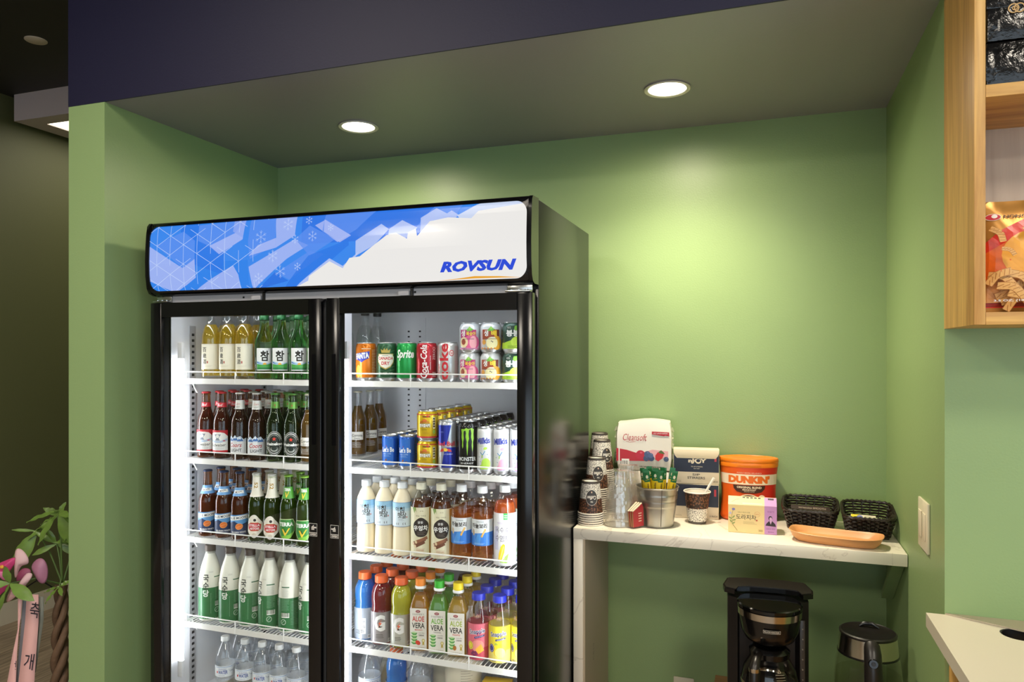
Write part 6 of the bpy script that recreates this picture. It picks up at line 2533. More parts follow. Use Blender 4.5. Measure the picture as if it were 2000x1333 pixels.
prof = [(0, 0.003), (RC(0) - .006, 0.0), (RC(0) - .001, 0.004)] + [(RC(z), z) for z in [0.012 + 0.0165 * i for i in range(11)]] + [(RC(.18), 0.188)]
b.lathe(prof, m, 56, sx=1.0, sy=0.60)
b.build('tub', t)
b = MB()
b.lathe([(RC(.18) - .001, 0.186), (RC(.18) + .002, 0.188), (RC(.18) + .003, 0.200), (RC(.18) + .0015, 0.202), (RC(.18) + .0035, 0.204), (RC(.18) + .0035, 0.212), (RC(.18) + .001, 0.2165), (RC(.18) - .008, 0.2175), (RC(.18) - .012, 0.215), (0, 0.215)], mat('orange_lid', '#e67c1c', 0.28), 56, sx=1.0, sy=0.60)
b.build('lid', t)


def oval(s, h, d):
    r = RC(h)
    # walk the ellipse by angle; s is measured along x on the front
    x = max(-0.999, min(0.999, s / r))
    a = math.asin(x)
    return ((r + d * 1.7) * math.sin(a), -(r * 0.6 + d * 1.3) * math.cos(a), h)


D = Dec(oval, step=0.010, hstep=0.012, lift=0.0006)
CR = ink('#ecdcc2')
OR = ink('#e06a1e')
D.rect(-0.0925, 0.0925, 0.128, 0.164, CR)
D.text("DUNKIN'", 0.0, 0.1460, 0.0270, OR, wid=0.134, bold=.075)
D.text('PROUDLY SERVING 100% ARABICA', 0.0, 0.1690, 0.0042, CR, wid=0.080)
BRN = ink('#3d1f16')
D.poly([(-0.052, 0.126), (0.052, 0.126), (0.050, 0.114), (0.040, 0.103), (0.022, 0.099), (-0.022, 0.099), (-0.040, 0.103), (-0.050, 0.114)], BRN)
D.text('ORIGINAL BLEND', 0.0, 0.1190, 0.0075, CR, wid=0.080, bold=.03)
D.text('MEDIUM ROAST', 0.0, 0.1105, 0.0048, CR, wid=0.044, bold=.03)
D.text('GROUND COFFEE', 0.0, 0.1045, 0.0030, CR, wid=0.034)
D.ell(-0.002, 0.072, 0.036, 0.024, CR, 30)
D.ell(-0.002, 0.072, 0.032, 0.0205, ink('#4a2a1c'), 30)
D.ell(0.040, 0.080, 0.012, 0.014, CR, 20)
D.ell(0.040, 0.080, 0.006, 0.008, OR, 16)
D.rect(-0.040, 0.036, 0.020, 0.070, CR)
D.build('print', t)

# tea box
t = thing('tea_box', 'cream and lilac herbal tea carton at the counter front', 'box', (-0.0335, -0.246, CZ + 0.001), RAD(1.5))
w, d, h = 0.0745, 0.038, 0.090
b = MB()
TC = ink('#ddc58e')
LC = ink('#b987bd')
b.extrude([(-d, 0), (d, 0), (d, h), (-0.004, h + 0.022), (-0.010, h + 0.022), (-d, h)], 'X', -w, w, TC)
b.build('carton', t)
D = Dec(on_plane((0, -d, 0), (1, 0, 0), (0, 0, 1)))
D.rect(0.037, w, 0, h, LC)
D.text('\ub3c4\ub77c\uc9c0\ucc28', -0.019, 0.051, 0.0165, INKK, wid=0.062, bold=.005)
D.text('\uae40\ub3d9\uace4 \uba85\uc778\uc758 \uc804\ud1b5', -0.026, 0.066, 0.0042, ink('#6a5a40'), wid=0.038)
D.ell(0.015, 0.062, 0.0085, 0.0085, ink('#c46a4a'), 20)
D.ell(0.015, 0.062, 0.0079, 0.0079, TC, 20)
D.text('30%', 0.015, 0.062, 0.005, ink('#c46a4a'), wid=0.011)
D.rect(0.011, 0.016, 0.040, 0.0445, ink('#b5473a'))
D.lines(-0.028, 0.016, 0.028, 0.038, 3, ink('#a5946a'), .0007)
for (x0, z0, x1, z1, w_) in ((-0.046, 0.006, -0.060, 0.025, .0016), (-0.060, 0.025, -0.064, 0.05, .0010), (-0.064, 0.05, -0.060, 0.072, .0008)):
    D.line([(x0, z0), (x1, z1)], w_, ink('#7a6a3a'))
for (x, z, a) in ((-0.058, 0.030, .6), (-0.066, 0.036, 2.2), (-0.056, 0.040, .3), (-0.068, 0.046, 2.6), (-0.058, 0.050, .8)):
    D.ell(x, z, 0.006, 0.0024, ink('#8f9a5a'), 10, rot=a)
D.ell(-0.058, 0.075, 0.0055, 0.004, ink('#7a74b5'), 8)
D.ell(-0.068, 0.062, 0.004, 0.004, ink('#a9a2c4'), 8)
D.rect(0.018, 0.033, 0.006, 0.014, ink('#c9b07a'))
D.text('40', 0.0255, 0.010, 0.006, ink('#8a7848'), wid=0.010)
P_ = ink('#2a2026')
D.text('\uc778\uc0bc\uac00', 0.056, 0.073, 0.0055, ink('#6d3a78'), wid=0.020)
D.ell(0.055, 0.052, 0.0060, 0.0075, P_, 14)
D.ell(0.056, 0.050, 0.0042, 0.0058, ink('#caa2c8'), 14)
D.poly([(0.040, 0.028), (0.072, 0.026), (0.070, 0.034), (0.060, 0.044), (0.052, 0.044), (0.044, 0.036)], P_)
D.poly([(0.052, 0.044), (0.060, 0.044), (0.056, 0.032)], ink('#caa2c8'))
D.text('\uae40\ub3d9\uace4 \uba85\uc778', 0.056, 0.018, 0.0042, ink('#6d3a78'), wid=0.026)
D.text('Signature', 0.056, 0.008, 0.005, ink('#6d3a78'), wid=0.018, shear=.4)
D.build('print', t)
D = Dec(on_plane((0, -d, h), (1, 0, 0), (0, d - 0.010, 0.022)))
D.rect(0.037, w, 0, 0.0355, LC)
D.line([(-0.064, 0.010), (-0.050, 0.022), (-0.040, 0.024)], .0010, ink('#7a6a3a'))
D.rect(-0.030, 0.030, 0.004, 0.010, ink('#e6d6a8'))
for i in range(5):
    D.n = 4
    D.rect(-0.030 + i * .012, -0.022 + i * .012, 0.029, 0.034, P_)
D.rect(0.048, 0.066, 0.026, 0.033, P_)
D.build('top_print', t)

# wicker baskets: woven walls round slim stakes
WK = mat('dark_wicker', '#1d110c', 0.3, spec=0.6, bump=.2, bscale=90)


def basket(name, label, loc, rz, W0, D0, W1, D1, h, back_rise):
    t = thing(name, label, 'basket', loc, rz, 'dark wicker baskets')
    n = 76

    def path(u, f):
        """u in 0..1 round a rounded rectangle, f height share"""
        Wd, Dp = W0 + (W1 - W0) * f, D0 + (D1 - D0) * f
        a = 2 * PI * u
        c, s = math.cos(a), math.sin(a)
        k = 1.0 / (abs(c) ** 5 + abs(s) ** 5) ** 0.2
        x, y = Wd / 2 * c * k, Dp / 2 * s * k
        hh = h + back_rise * (0.5 + 0.5 * y / (Dp / 2))
        return Vector((x, y, hh * f))
    b = MB()
    rows = 11
    for r in range(rows):
        f = (r + 0.5) / rows
        pts = []
        for i in range(n):
            q = path(i / n, f)
            nn = Vector((q.x, q.y, 0)).normalized()
            pts.append(q + nn * (0.0026 * (1 if (i // 2 + r) % 2 else -1)) + Vector((0, 0, 0.0022)))
        b.tube(pts, 0.0034, WK, 5, closed=True)
    w = b.build('weave', t)
    b = MB()
    for i in range(0, n, 4):
        b.tube([path((i + 1) / n, f) + Vector((0, 0, .001)) for f in (0.0, 0.5, 1.0)], 0.0022, WK, 5)
    b.build('stakes', t)
    b = MB()
    b.tube([path(i / n, 1.0) + Vector((0, 0, 0.003 * (i % 2) - .001)) for i in range(n)], 0.0048, WK, 6, closed=True)
    b.build('rim', t)
    b = MB()
    m2 = []
    for k in range(12):
        yy = -D0 / 2 + D0 * (k + 0.5) / 12
        b.tube([(-W0 / 2 * .96, yy, 0.004), (W0 / 2 * .96, yy, 0.004)], D0 / 26, WK, 5)
    b.build('bottom', t)
    return t


basket('wicker_basket', 'dark wicker basket holding brown stick sachets beside the canister', (0.1500, -0.118, CZ + 0.001), RAD(-3), 0.135, 0.110, 0.172, 0.160, 0.064, 0.022)
basket('wicker_basket', 'dark wicker basket holding pale packets in the wall corner', (0.3175, -0.178, CZ + 0.001), RAD(-3), 0.118, 0.110, 0.150, 0.170, 0.066, 0.024)
CHOC = mat('dark_foil_sachet', '#2a1a16', 0.35)
for i, (x, y, z, rz, ry) in enumerate(((0.150, -0.140, 0.050, 2, 0), (0.151, -0.112, 0.060, -2, 1), (0.147, -0.146, 0.036, 3, -1), (0.152, -0.088, 0.056, 1, 1))):
    t = thing('stick_sachet', 'long brown stick sachet in the wicker basket, %s' % ('front one of the top pair', 'topmost with pale lettering', 'lowest at the near rim', 'rear one')[i], 'sachet', (x, y, CZ + z), RAD(rz), 'brown sachets in the basket')
    b = MB()
    b.extrude([(-0.060, -0.010), (0.060, -0.010), (0.062, 0.0), (0.060, 0.010), (-0.060, 0.010), (-0.062, 0.0)], 'Z', -0.0016, 0.0016, CHOC)
    b.build('sachet_body', t)
    D = Dec(on_plane((0, 0, 0.0016), (1, 0, 0), (0, 1, 0)))
    D.text('vernaccino SMOOTH', 0.005, 0.0, 0.008, ink('#b5a493'), wid=0.085)
    D.build('print', t)
    t.rotation_euler = (RAD(35), RAD(ry), RAD(rz))
for i, (x, y, z, rz) in enumerate(((0.302, -0.196, 0.056, -8), (0.322, -0.184, 0.046, -5), (0.310, -0.166, 0.034, -10))):
    t = thing('sweetener_packet', 'pale sweetener packet in the corner basket, %s' % ('with a yellow end', 'nearest the wall corner', 'underneath the others')[i], 'packet', (x, y, CZ + z), RAD(rz), 'pale packets in the basket')
    b = MB()
    b.box(-0.036, 0.036, -0.016, 0.016, -0.0016, 0.0016, ink('#e3dcc4'), 0.0007)
    b.build('packet_body', t)
    D = Dec(on_plane((0, 0, 0.0016), (1, 0, 0), (0, 1, 0)))
    if i == 0:
        D.rect(-0.035, -0.012, -0.015, 0.015, ink('#e2d23a'))
        D.ell(-0.010, 0.0, 0.010, 0.012, ink('#6f74b5'), 16)
    D.lines(0.004, 0.034, -0.010, 0.010, 3, ink('#6a665c'), .0012)
    D.build('print', t)
    t.rotation_euler = (RAD(24), 0, RAD(rz))

# tan tray
t = thing('tan_tray', 'long shallow tan tray with rounded rim on the counter edge', 'tray', (0.2110, -0.322, CZ + 0.001), RAD(-10.5))
TAN = mat('tan_melamine', '#d69a62', 0.42)
b = MB()


def trayring(hx_, hy_, z, n=48, e=3.6):
    out = []
    for i in range(n):
        a = 2 * PI * i / n
        c, s = math.cos(a), math.sin(a)
        k = 1.0 / (abs(c) ** e + abs(s) ** e) ** (1 / e)
        out.append((hx_ * c * k, hy_ * s * k, z + 0.006 * (abs(c * k) ** 3) * (1 if z > 0.02 else 0)))
    return out


rings = [trayring(0.100, 0.040, 0.0), trayring(0.112, 0.046, 0.002), trayring(0.124, 0.054, 0.014), trayring(0.131, 0.060, 0.026), trayring(0.1335, 0.0625, 0.0275), trayring(0.132, 0.061, 0.0288), trayring(0.126, 0.056, 0.024), trayring(0.120, 0.050, 0.0125), trayring(0.108, 0.042, 0.0085)]
n = 48
vs = [q for r in rings for q in r]
fs = [[k * n + i, k * n + (i + 1) % n, (k + 1) * n + (i + 1) % n, (k + 1) * n + i] for k in range(len(rings) - 1) for i in range(n)]
fs.append(list(range(n))[::-1])
fs.append([(len(rings) - 1) * n + i for i in range(n)])
b.add(vs, fs, TAN, True)
b.build('tray_body', t)

# ------------------------------------------------------------------ below the counter
OAK = wood('oak_stand', '#6b4a2c', '#a67c4e', 'X')
SZ = 0.522
t = thing('wooden_stand', 'low wooden stand under the counter carrying the coffee maker', 'stand', (0.12, -0.50, 0.0))
b = MB()
b.box(-0.145, 0.39, -0.80, -0.318, SZ - 0.02, SZ, OAK)
at(t, b, 'board')
for x in (-0.145, 0.37):
    b = MB()
    b.box(x, x + 0.02, -0.80, -0.318, 0.0, SZ - 0.0205, OAK)
    at(t, b, 'side_panel')
b = MB()
b.box(-0.145, 0.39, -0.318, -0.300, 0.0, SZ - 0.012, OAK)
at(t, b, 'back_panel')

CMB = mat('coffee_maker_black', '#0d0c0c', 0.18)
CMS = mat('coffee_maker_satin', '#1a1614', 0.35)
CHROME = mat('brushed_chrome', '#c4bdb0', 0.18, 1.0)
cm = thing('coffee_maker', 'black drip coffee maker with a steel band and glass carafe', 'coffee maker', (0.0135, -0.50, SZ + 0.001), RAD(4))
b = MB()
b.box(-0.100, 0.100, -0.155, 0.085, 0.0, 0.035, CMB, 0.008)
b.build('base', cm)
b = MB()
b.extrude([(-0.112, 0.005), (-0.112, 0.085), (0.112, 0.085), (0.112, 0.005), (0.085, -0.012), (0.078, 0.03), (-0.078, 0.03), (-0.085, -0.012)][::-1], 'Z', 0.0352, 0.320, CMS)
b.build('water_tower', cm)
b = MB()
lid_o = [(-0.126, 0.02), (-0.112, 0.088), (-0.06, 0.100), (0.06, 0.100), (0.112, 0.088), (0.126, 0.02), (0.122, -0.012), (0.094, -0.026), (0.086, 0.002), (0.05, 0.013), (-0.05, 0.013), (-0.086, 0.002), (-0.094, -0.026), (-0.122, -0.012)]
b.extrude(lid_o[::-1], 'Z', 0.3345, 0.347, CMB)
b.extrude([(x * .96, (y - .02) * .94 + .02) for x, y in lid_o][::-1], 'Z', 0.347, 0.350, CMS)
b.build('tank_lid', cm)
b = MB()
BY0 = -0.056
b.lathe([(0, 0.222), (0.045, 0.220), (0.066, 0.230), (0.078, 0.255), (0.0845, 0.297)], CMB, 44, cy=BY0)
b.build('filter_basket', cm)
b = MB()
b.lathe([(0.0850, 0.2975), (0.0868, 0.298), (0.0880, 0.317), (0.0862, 0.3175)], CHROME, 44, cy=BY0)
b.build('steel_band', cm)
b = MB()
b.lathe([(0.0865, 0.318), (0.0885, 0.320), (0.0885, 0.328), (0.085, 0.331), (0, 0.3315)], mat('piano_black', '#060606', 0.05), 44, cy=BY0)
b.build('basket_lid', cm)
D = Dec(lambda s, h_, d_: ((0.0815 + d_ + (h_ - .26) * .15) * math.sin(s / 0.082), BY0 - (0.0815 + d_ + (h_ - .26) * .15) * math.cos(s / 0.082), h_), step=.012, lift=.0016)
wb = ink('#c9c2b4')
D.rect(-0.022, 0.022, 0.2690, 0.2785, wb)
D.rect(-0.0213, 0.0213, 0.2697, 0.2778, ink('#0d0c0c'))
D.text('BLACK+DECKER', 0, 0.2737, 0.0042, wb, wid=0.039, bold=.03)
D.build('badge', cm)
b = MB()
b.box(0.0865, 0.100, -0.0135, -0.0118, 0.06, 0.27, mat('gauge_grey', '#3a3632', 0.3), 0.0005)
b.build('water_gauge', cm)
b = MB()
for q in range(6):
    bm = bmesh.new()
    bmesh.ops.create_uvsphere(bm, u_segments=10, v_segments=6, radius=0.0022)
    b.bm(bm, mat('gauge_dot', '#8f877a', .3), True, Matrix.Translation((0.0935, -0.0138, 0.10 + q * 0.029)))
o = b.build('gauge_dots', cm)
o['kind'] = 'stuff'
CGL = thin('carafe_glass', (0.80, 0.78, 0.74), 1.5, 0.02)
b = MB()
CP = [(0, 0.037), (0.058, 0.037), (0.070, 0.045), (0.078, 0.075), (0.078, 0.110), (0.070, 0.145), (0.056, 0.170), (0.050, 0.180)]
b.lathe(CP, CGL, 40, cy=BY0)
b.build('carafe', cm)
b = MB()
b.lathe([(0.050, 0.178), (0.054, 0.181), (0.056, 0.196), (0.045, 0.206), (0, 0.207)], CMB, 36, cy=BY0)
b.build('carafe_lid', cm)
b = MB()
b.lathe([(0.0785, 0.100), (0.0795, 0.102), (0.0795, 0.110), (0.0785, 0.112)], CHROME, 40, cy=BY0)
b.build('carafe_band', cm)
b = MB()
b.tube([(-0.030, BY0 - 0.050, 0.197), (-0.040, BY0 - 0.080, 0.195), (-0.046, BY0 - 0.098, 0.175), (-0.048, BY0 - 0.102, 0.12), (-0.045, BY0 - 0.096, 0.075)], [0.008, 0.011, 0.014, 0.014, 0.010], CMS, 14)
b.tube([(-0.0465, BY0 - 0.0985, 0.170), (-0.0468, BY0 - 0.0995, 0.180)], 0.0155, CHROME, 16)
b.build('carafe_handle', cm)
D = Dec(lambda s, h_, d_: ((prof_r(CP)(h_) + d_) * math.sin(s / 0.075), BY0 - (prof_r(CP)(h_) + d_) * math.cos(s / 0.075), h_), step=.01, hstep=.01, lift=.001)
gw = ink('#b5ab94')
for q in range(6):
    D.n = 0
    D.rect(0.012 + q * .001, 0.040 + q * .0005, 0.150 - q * 0.0065, 0.1508 - q * 0.0065, gw)
D.line([(0.020, 0.1555), (0.025, 0.162), (0.030, 0.1555), (0.020, 0.1555)], .0008, gw)
D.build('scale_marks', cm)
b = MB()
b.lathe([(0, 0.038), (0.056, 0.038), (0.068, 0.047), (0.072, 0.06), (0, 0.06)], mat('dark_coffee', '#180b06', .1), 30, cy=BY0)
b.build('coffee', cm)

# kettle
kt = thing('glass_kettle', 'glass electric kettle with a black handle and steel collar', 'kettle', (0.2760, -0.520, SZ + 0.028), RAD(-4))
b = MB()
b.lathe([(0, -0.0275), (0.085, -0.0275), (0.088, 0.006), (0.082, 0.018), (0, 0.020)], CMB, 40)
b.build('power_base', kt)
KP = [(0, 0.024), (0.080, 0.024), (0.087, 0.032), (0.0885, 0.060), (0.0865, 0.110), (0.0815, 0.160), (0.0765, 0.185)]
b = MB()
b.lathe(KP, thin('kettle_glass', (0.90, 0.89, 0.85), 1.5, 0.02), 48)
b.build('jug', kt)
b = MB()
b.lathe([(0, 0.026), (0.078, 0.026), (0.085, 0.034), (0.0862, 0.060), (0.0852, 0.105), (0.0845, 0.122), (0, 0.122)], thin('kettle_water', (0.95, 0.95, 0.92), 1.1, 0.02), 40)
b.build('water', kt)
b = MB()
b.lathe([(0.0770, 0.1850), (0.0778, 0.1852), (0.0720, 0.232), (0.0705, 0.233)], CHROME, 48)
b.build('collar', kt)
b = MB()
b.lathe([(0.0772, 0.1795), (0.0792, 0.180), (0.0785, 0.1852), (0.0770, 0.1855)], CMB, 48)
b.lathe([(0.0715, 0.2325), (0.0735, 0.233), (0.0735, 0.238), (0.069, 0.2405), (0.067, 0.239), (0, 0.2395)], mat('kettle_lid_black', '#14110f', 0.35), 48)
b.tube([(-0.020, 0.030, 0.241), (-0.010, 0.034, 0.248), (0.012, 0.034, 0.250), (0.030, 0.030, 0.241)], [.004, .006, .006, .004], CMB, 10)
b.build('lid', kt)
b = MB()
b.tube([(0.004, -0.0655, 0.222), (0.005, -0.086, 0.226), (0.006, -0.100, 0.214), (0.007, -0.112, 0.17), (0.007, -0.116, 0.11), (0.007, -0.110, 0.06), (0.006, -0.090, 0.045)], [0.017, 0.020, 0.0215, 0.0225, 0.0225, 0.020, 0.013], CMS, 18)
h_ = b.build('handle', kt)
b = MB()
bm = bmesh.new()
bmesh.ops.create_cone(bm, cap_ends=True, segments=24, radius1=0.0125, radius2=0.0105, depth=0.006)
b.bm(bm, CMB, True, Matrix.Translation((0.0065, -0.1275, 0.198)) @ Matrix.Rotation(RAD(78), 4, 'X'))
bm = bmesh.new()
bmesh.ops.create_cone(bm, cap_ends=True, segments=20, radius1=0.006, radius2=0.005, depth=0.006)
b.bm(bm, CMS, True, Matrix.Translation((0.0065, -0.1305, 0.1985)) @ Matrix.Rotation(RAD(78), 4, 'X'))
b.build('switch_button', h_)

# wall fittings
IV = mat('ivory_switch', '#e2d8bd', 0.35)
t = thing('light_switch', 'ivory light switch plate on the side wall above the counter end', 'switch', (0.397, -0.627, 1.118))
b = MB()
b.box(-0.0065, -0.0002, -0.058, 0.058, -0.064, 0.064, IV, 0.002)
b.build('plate', t)
for y in (-0.024, 0.024):
    b = MB()
    b.box(-0.0095, -0.0066, y - 0.0165, y + 0.0165, -0.034, 0.034, IV, 0.001)
    b.build('rocker', t)
t = thing('wall_outlet', 'ivory outlet plate low on the niche wall under the counter', 'outlet', (-0.2770, 0.0, 0.302))
b = MB()
b.box(-0.037, 0.037, -0.006, -0.0002, -0.060, 0.060, IV, 0.002)
b.build('plate', t)
for z in (-0.02, 0.02):
    b = MB()
    b.box(-0.016, 0.016, -0.0075, -0.0062, z - 0.014, z + 0.014, IV, 0.001)
    b.box(-0.006, -0.004, -0.0078, -0.0076, z - 0.004, z + 0.006, INKK)
    b.box(0.004, 0.006, -0.0078, -0.0076, z - 0.004, z + 0.006, INKK)
    b.build('socket', t)
# ------------------------------------------------------------------ the counter and the open cupboard by the shop floor
t = thing('serving_counter', 'cream stone serving counter with a round hole below the oak cupboard', 'counter', (1.2, -1.15, 0.0))
b = MB()
X0, Y1 = 0.3585, -0.8392
hx0, hy0, hr = 0.520, -0.925, 0.036
# slab with a round hole: a ring of quads out to a square, then boxes around it
n = 40
STN = mat('cream_stone', '#d6ccb8', 0.3, vary=.03, vscale=3)
zt, zb = 0.958, 0.926
sq = 0.06
ring_o, ring_i = [], []
for i in range(n):
    a = 2 * PI * i / n
    c, s = math.cos(a), math.sin(a)
    k = sq / max(abs(c), abs(s))
    ring_o.append((hx0 + c * k, hy0 + s * k))
    ring_i.append((hx0 + c * hr, hy0 + s * hr))
vs = [(x, y, zt) for x, y in ring_o] + [(x, y, zt) for x, y in ring_i] + [(x, y, zb) for x, y in ring_i] + [(x, y, zb) for x, y in ring_o]
fs = []
for i in range(n):
    j = (i + 1) % n
    fs += [[i, j, n + j, n + i], [n + i, n + j, 2 * n + j, 2 * n + i], [2 * n + i, 2 * n + j, 3 * n + j, 3 * n + i]]
b.add(vs, fs, STN)
for (xa, xb, ya, yb) in ((X0, hx0 - sq, -1.9, Y1), (hx0 + sq, 2.5, -1.9, Y1), (hx0 - sq, hx0 + sq, hy0 + sq, Y1), (hx0 - sq, hx0 + sq, -1.9, hy0 - sq)):
    b.box(xa, xb, ya, yb, zb, zt, STN)
at(t, b, 'worktop')
b = MB()
b.lathe([(hr - .001, 0.9575), (hr - .003, 0.9565), (hr - .004, 0.90), (0, 0.90)], mat('grommet_black', '#141212', .4), 30, hx0, hy0)
at(t, b, 'hole_liner')
b = MB()
b.tube([(hx0 + 0.012, hy0 - .01, 0.902), (hx0 + 0.016, hy0, 0.938), (hx0 + 0.024, hy0 + .004, 0.950), (hx0 + 0.030, hy0 + .01, 0.942)], 0.006, BLKS, 10)
at(t, b, 'cable_plug')
b = MB()
pr = [(0.398, Y1), (2.45, Y1), (2.45, -1.10), (0.5325, -0.906), (0.40, -0.8415)]
b.extrude(pr[::-1], 'Z', 0.9584, 0.9615, mat('cream_stone_filler', '#b8ab92', 0.35))
at(t, b, 'backsplash')
b = MB()
OAK2 = wood('oak_cupboard', '#a06a30', '#e8b868', 'Z')
OAKX = wood('oak_cupboard_cross', '#a06a30', '#e8b868', 'X')
b.box(0.405, 2.45, -1.86, -0.842, 0.08, 0.9255, OAK2)
at(t, b, 'cabinet_body')
b = MB()
b.box(0.43, 2.40, -1.80, -0.86, 0.0, 0.0795, BLKS)
at(t, b, 'plinth')

t = thing('oak_cupboard', 'open oak wall cupboard with snacks and black boxes', 'cupboard', (0.8, -0.96, 1.618))
b = MB()
b.box(0.3955, 0.4150, -1.093, -0.8388, 1.618, 2.75, OAK2, 0.0008)
at(t, b, 'side_panel')
b = MB()
b.box(1.60, 1.62, -1.093, -0.8388, 1.618, 2.75, OAK2, 0.0008)
at(t, b, 'side_panel')
for z in (1.618, 2.067, 2.52):
    b = MB()
    b.box(0.4155, 1.5995, -1.092, -0.8388 - .009, z, z + 0.0245, OAKX, 0.0006)
    at(t, b, 'shelf')
b = MB()
b.box(0.4155, 1.5995, -0.8475, -0.8390, 1.643, 2.75, wood('pale_back_panel', '#a18a74', '#c4ae98', 'Z', .6))
at(t, b, 'back_panel')

# black gift boxes on the upper shelf
KB = mat('black_lacquer_box', '#0c0b0a', 0.16, bump=.25, bscale=45)
for i, z in enumerate((2.0920, 2.1785)):
    t = thing('gift_box', ('lower glossy black gift box on the cupboard shelf', 'upper glossy black gift box with a gold emblem')[i], 'box', (0.545, -0.985, z + 0.0008), RAD(0.5 * i), 'black gift boxes')
    h = 0.0850 if i == 0 else 0.092
    b = MB()
    b.box(-0.1255, 0.1255, -0.095, 0.095, 0, h, KB, 0.003)
    b.build('box_body', t)
    b = MB()
    b.box(-0.127, 0.127, -0.0965, 0.0965, h * .70, h + .002, KB, 0.002)
    if i == 0:
        b.v, b.f, b.m, b.s = [], [], [], []
        b.box(-0.1262, -0.108, -0.0958, -0.0945, 0.010, h - 0.010, KB, 0.0005)
        b.build('tuck_flap', t)
    else:
        b.build('lid', t)
    if i == 1:
        D = Dec(on_plane((0, -0.0967, 0), (1, 0, 0), (0, 0, 1)), lift=.0008)
        G = ink('#b58a44')
        for (x, sg) in ((-0.081, 1), (-0.071, -1)):
            pts = [(x + 0.0085 * math.cos(a), 0.060 + 0.0085 * math.sin(a)) for a in [2 * PI * q / 18 for q in range(19)]]
            D.line(pts, 0.0024, G)
        pts = [(-0.079 + 0.004 * math.cos(a), 0.060 + 0.004 * math.sin(a)) for a in [2 * PI * q / 14 for q in range(15)]]
        D.line(pts, 0.0018, G)
        D.text('anmi', -0.044, 0.0565, 0.014, G, wid=0.040)
        D.text('\u8cb4\u5dde\u798f', -0.062, 0.042, 0.007, ink('#c9c2b8'), wid=0.030)
        D.text('\u5927\u5409\u5927\u5229', -0.062, 0.031, 0.007, ink('#c9c2b8'), wid=0.040)
        D.text('\u798f\u797f\u58fd\u559c', -0.106, 0.030, 0.024, ink('#c9c2b8'), wid=0.004)
        D.build('print', t)

# snack bag on the bottom shelf
t = thing('snack_bag', 'orange foil snack bag printed with twisted crackers in the oak cupboard', 'snack bag', (0.510, -1.035, 1.6432), RAD(2))
h, w = 0.226, 0.088
b = MB()
nx, nz = 14, 22
FO1 = mat('orange_snack_foil', '#d2611d', 0.32, 0.25)
FO2 = mat('gold_snack_foil', '#b57f38', 0.3, 0.45)
for side in (-1, 1):
    vs, fs = [], []
    for iz in range(nz + 1):
        for ix in range(nx + 1):
            u, v = ix / nx * 2 - 1, iz / nz
            bul = 0.026 * (1 - u * u) ** .6 * math.sin(PI * min(1, max(0, (v - .03) / .94))) ** .6
            vs.append((u * w * (1 + .02 * math.sin(v * 9)), side * bul + .0015 * math.sin(u * 9 + v * 13), v * h))
    fs = [[iz * (nx + 1) + ix, iz * (nx + 1) + ix + 1, (iz + 1) * (nx + 1) + ix + 1, (iz + 1) * (nx + 1) + ix] for iz in range(nz) for ix in range(nx)]
    b.add(vs, fs, FO2, True)
b.build('bag', t)


def bagmap(s, hh, d):
    u, v = max(-1, min(1, s / w)), hh / h
    bul = 0.026 * (max(0, 1 - u * u)) ** .6 * math.sin(PI * min(1, max(0, (v - .03) / .94))) ** .6
    return (s * (1 + .02 * math.sin(v * 9)), -bul + .0015 * math.sin(u * 9 + v * 13) - d, hh)


D = Dec(bagmap, step=0.010, hstep=0.010, lift=.0012, dl=.0003)
D.poly([(-0.087, 0.010), (0.087, 0.010), (0.087, 0.205), (0.04, 0.200), (-0.02, 0.186), (-0.06, 0.165), (-0.087, 0.14)], ink('#d9301a', .3))
D.poly([(-0.087, 0.030), (0.087, 0.030), (0.087, 0.170), (0.02, 0.165), (-0.03, 0.155), (-0.087, 0.120)], ink('#e2641a', .3))
D.ell(0.0, 0.115, 0.060, 0.050, ink('#f0a83a', .3), 24)
D.poly([(-0.087, 0.012), (0.087, 0.012), (0.087, 0.050), (-0.087, 0.056)], ink('#8c2416', .3))
D.ell(-0.070, 0.193, 0.0135, 0.0070, ink('#e6d8c4'), 20)
D.ell(-0.070, 0.193, 0.0122, 0.0060, RED, 20)
D.ell(-0.068, 0.1945, 0.0050, 0.0040, ink('#f0e6da'), 14)
D.text('NONGSHIM', -0.020, 0.193, 0.0068, ink('#4a2c14'), wid=0.066, bold=.02)
ck, ck2 = ink('#e0ac66'), ink('#b5763a')


def cracker(x, z, l, a, w_=0.012):
    pts = []
    for q in range(7):
        t_ = q / 6 - .5
        pts.append((x + l * t_ * math.cos(a) - .10 * l * math.cos(t_ * 5) * math.sin(a), z + l * t_ * math.sin(a) + .10 * l * math.cos(t_ * 5) * math.cos(a)))
    D.line(pts, w_ * 1.15, ck2)
    D.line(pts, w_, ck)
    n0 = D.n
    for q in range(6):
        mx_, mz = (pts[q][0] + pts[q + 1][0]) / 2, (pts[q][1] + pts[q + 1][1]) / 2
        D.n = n0
        aa = a + 0.9
        D.line([(mx_ - w_ * .45 * math.cos(aa), mz - w_ * .45 * math.sin(aa)), (mx_ + w_ * .45 * math.cos(aa), mz + w_ * .45 * math.sin(aa))], .0012, ck2)


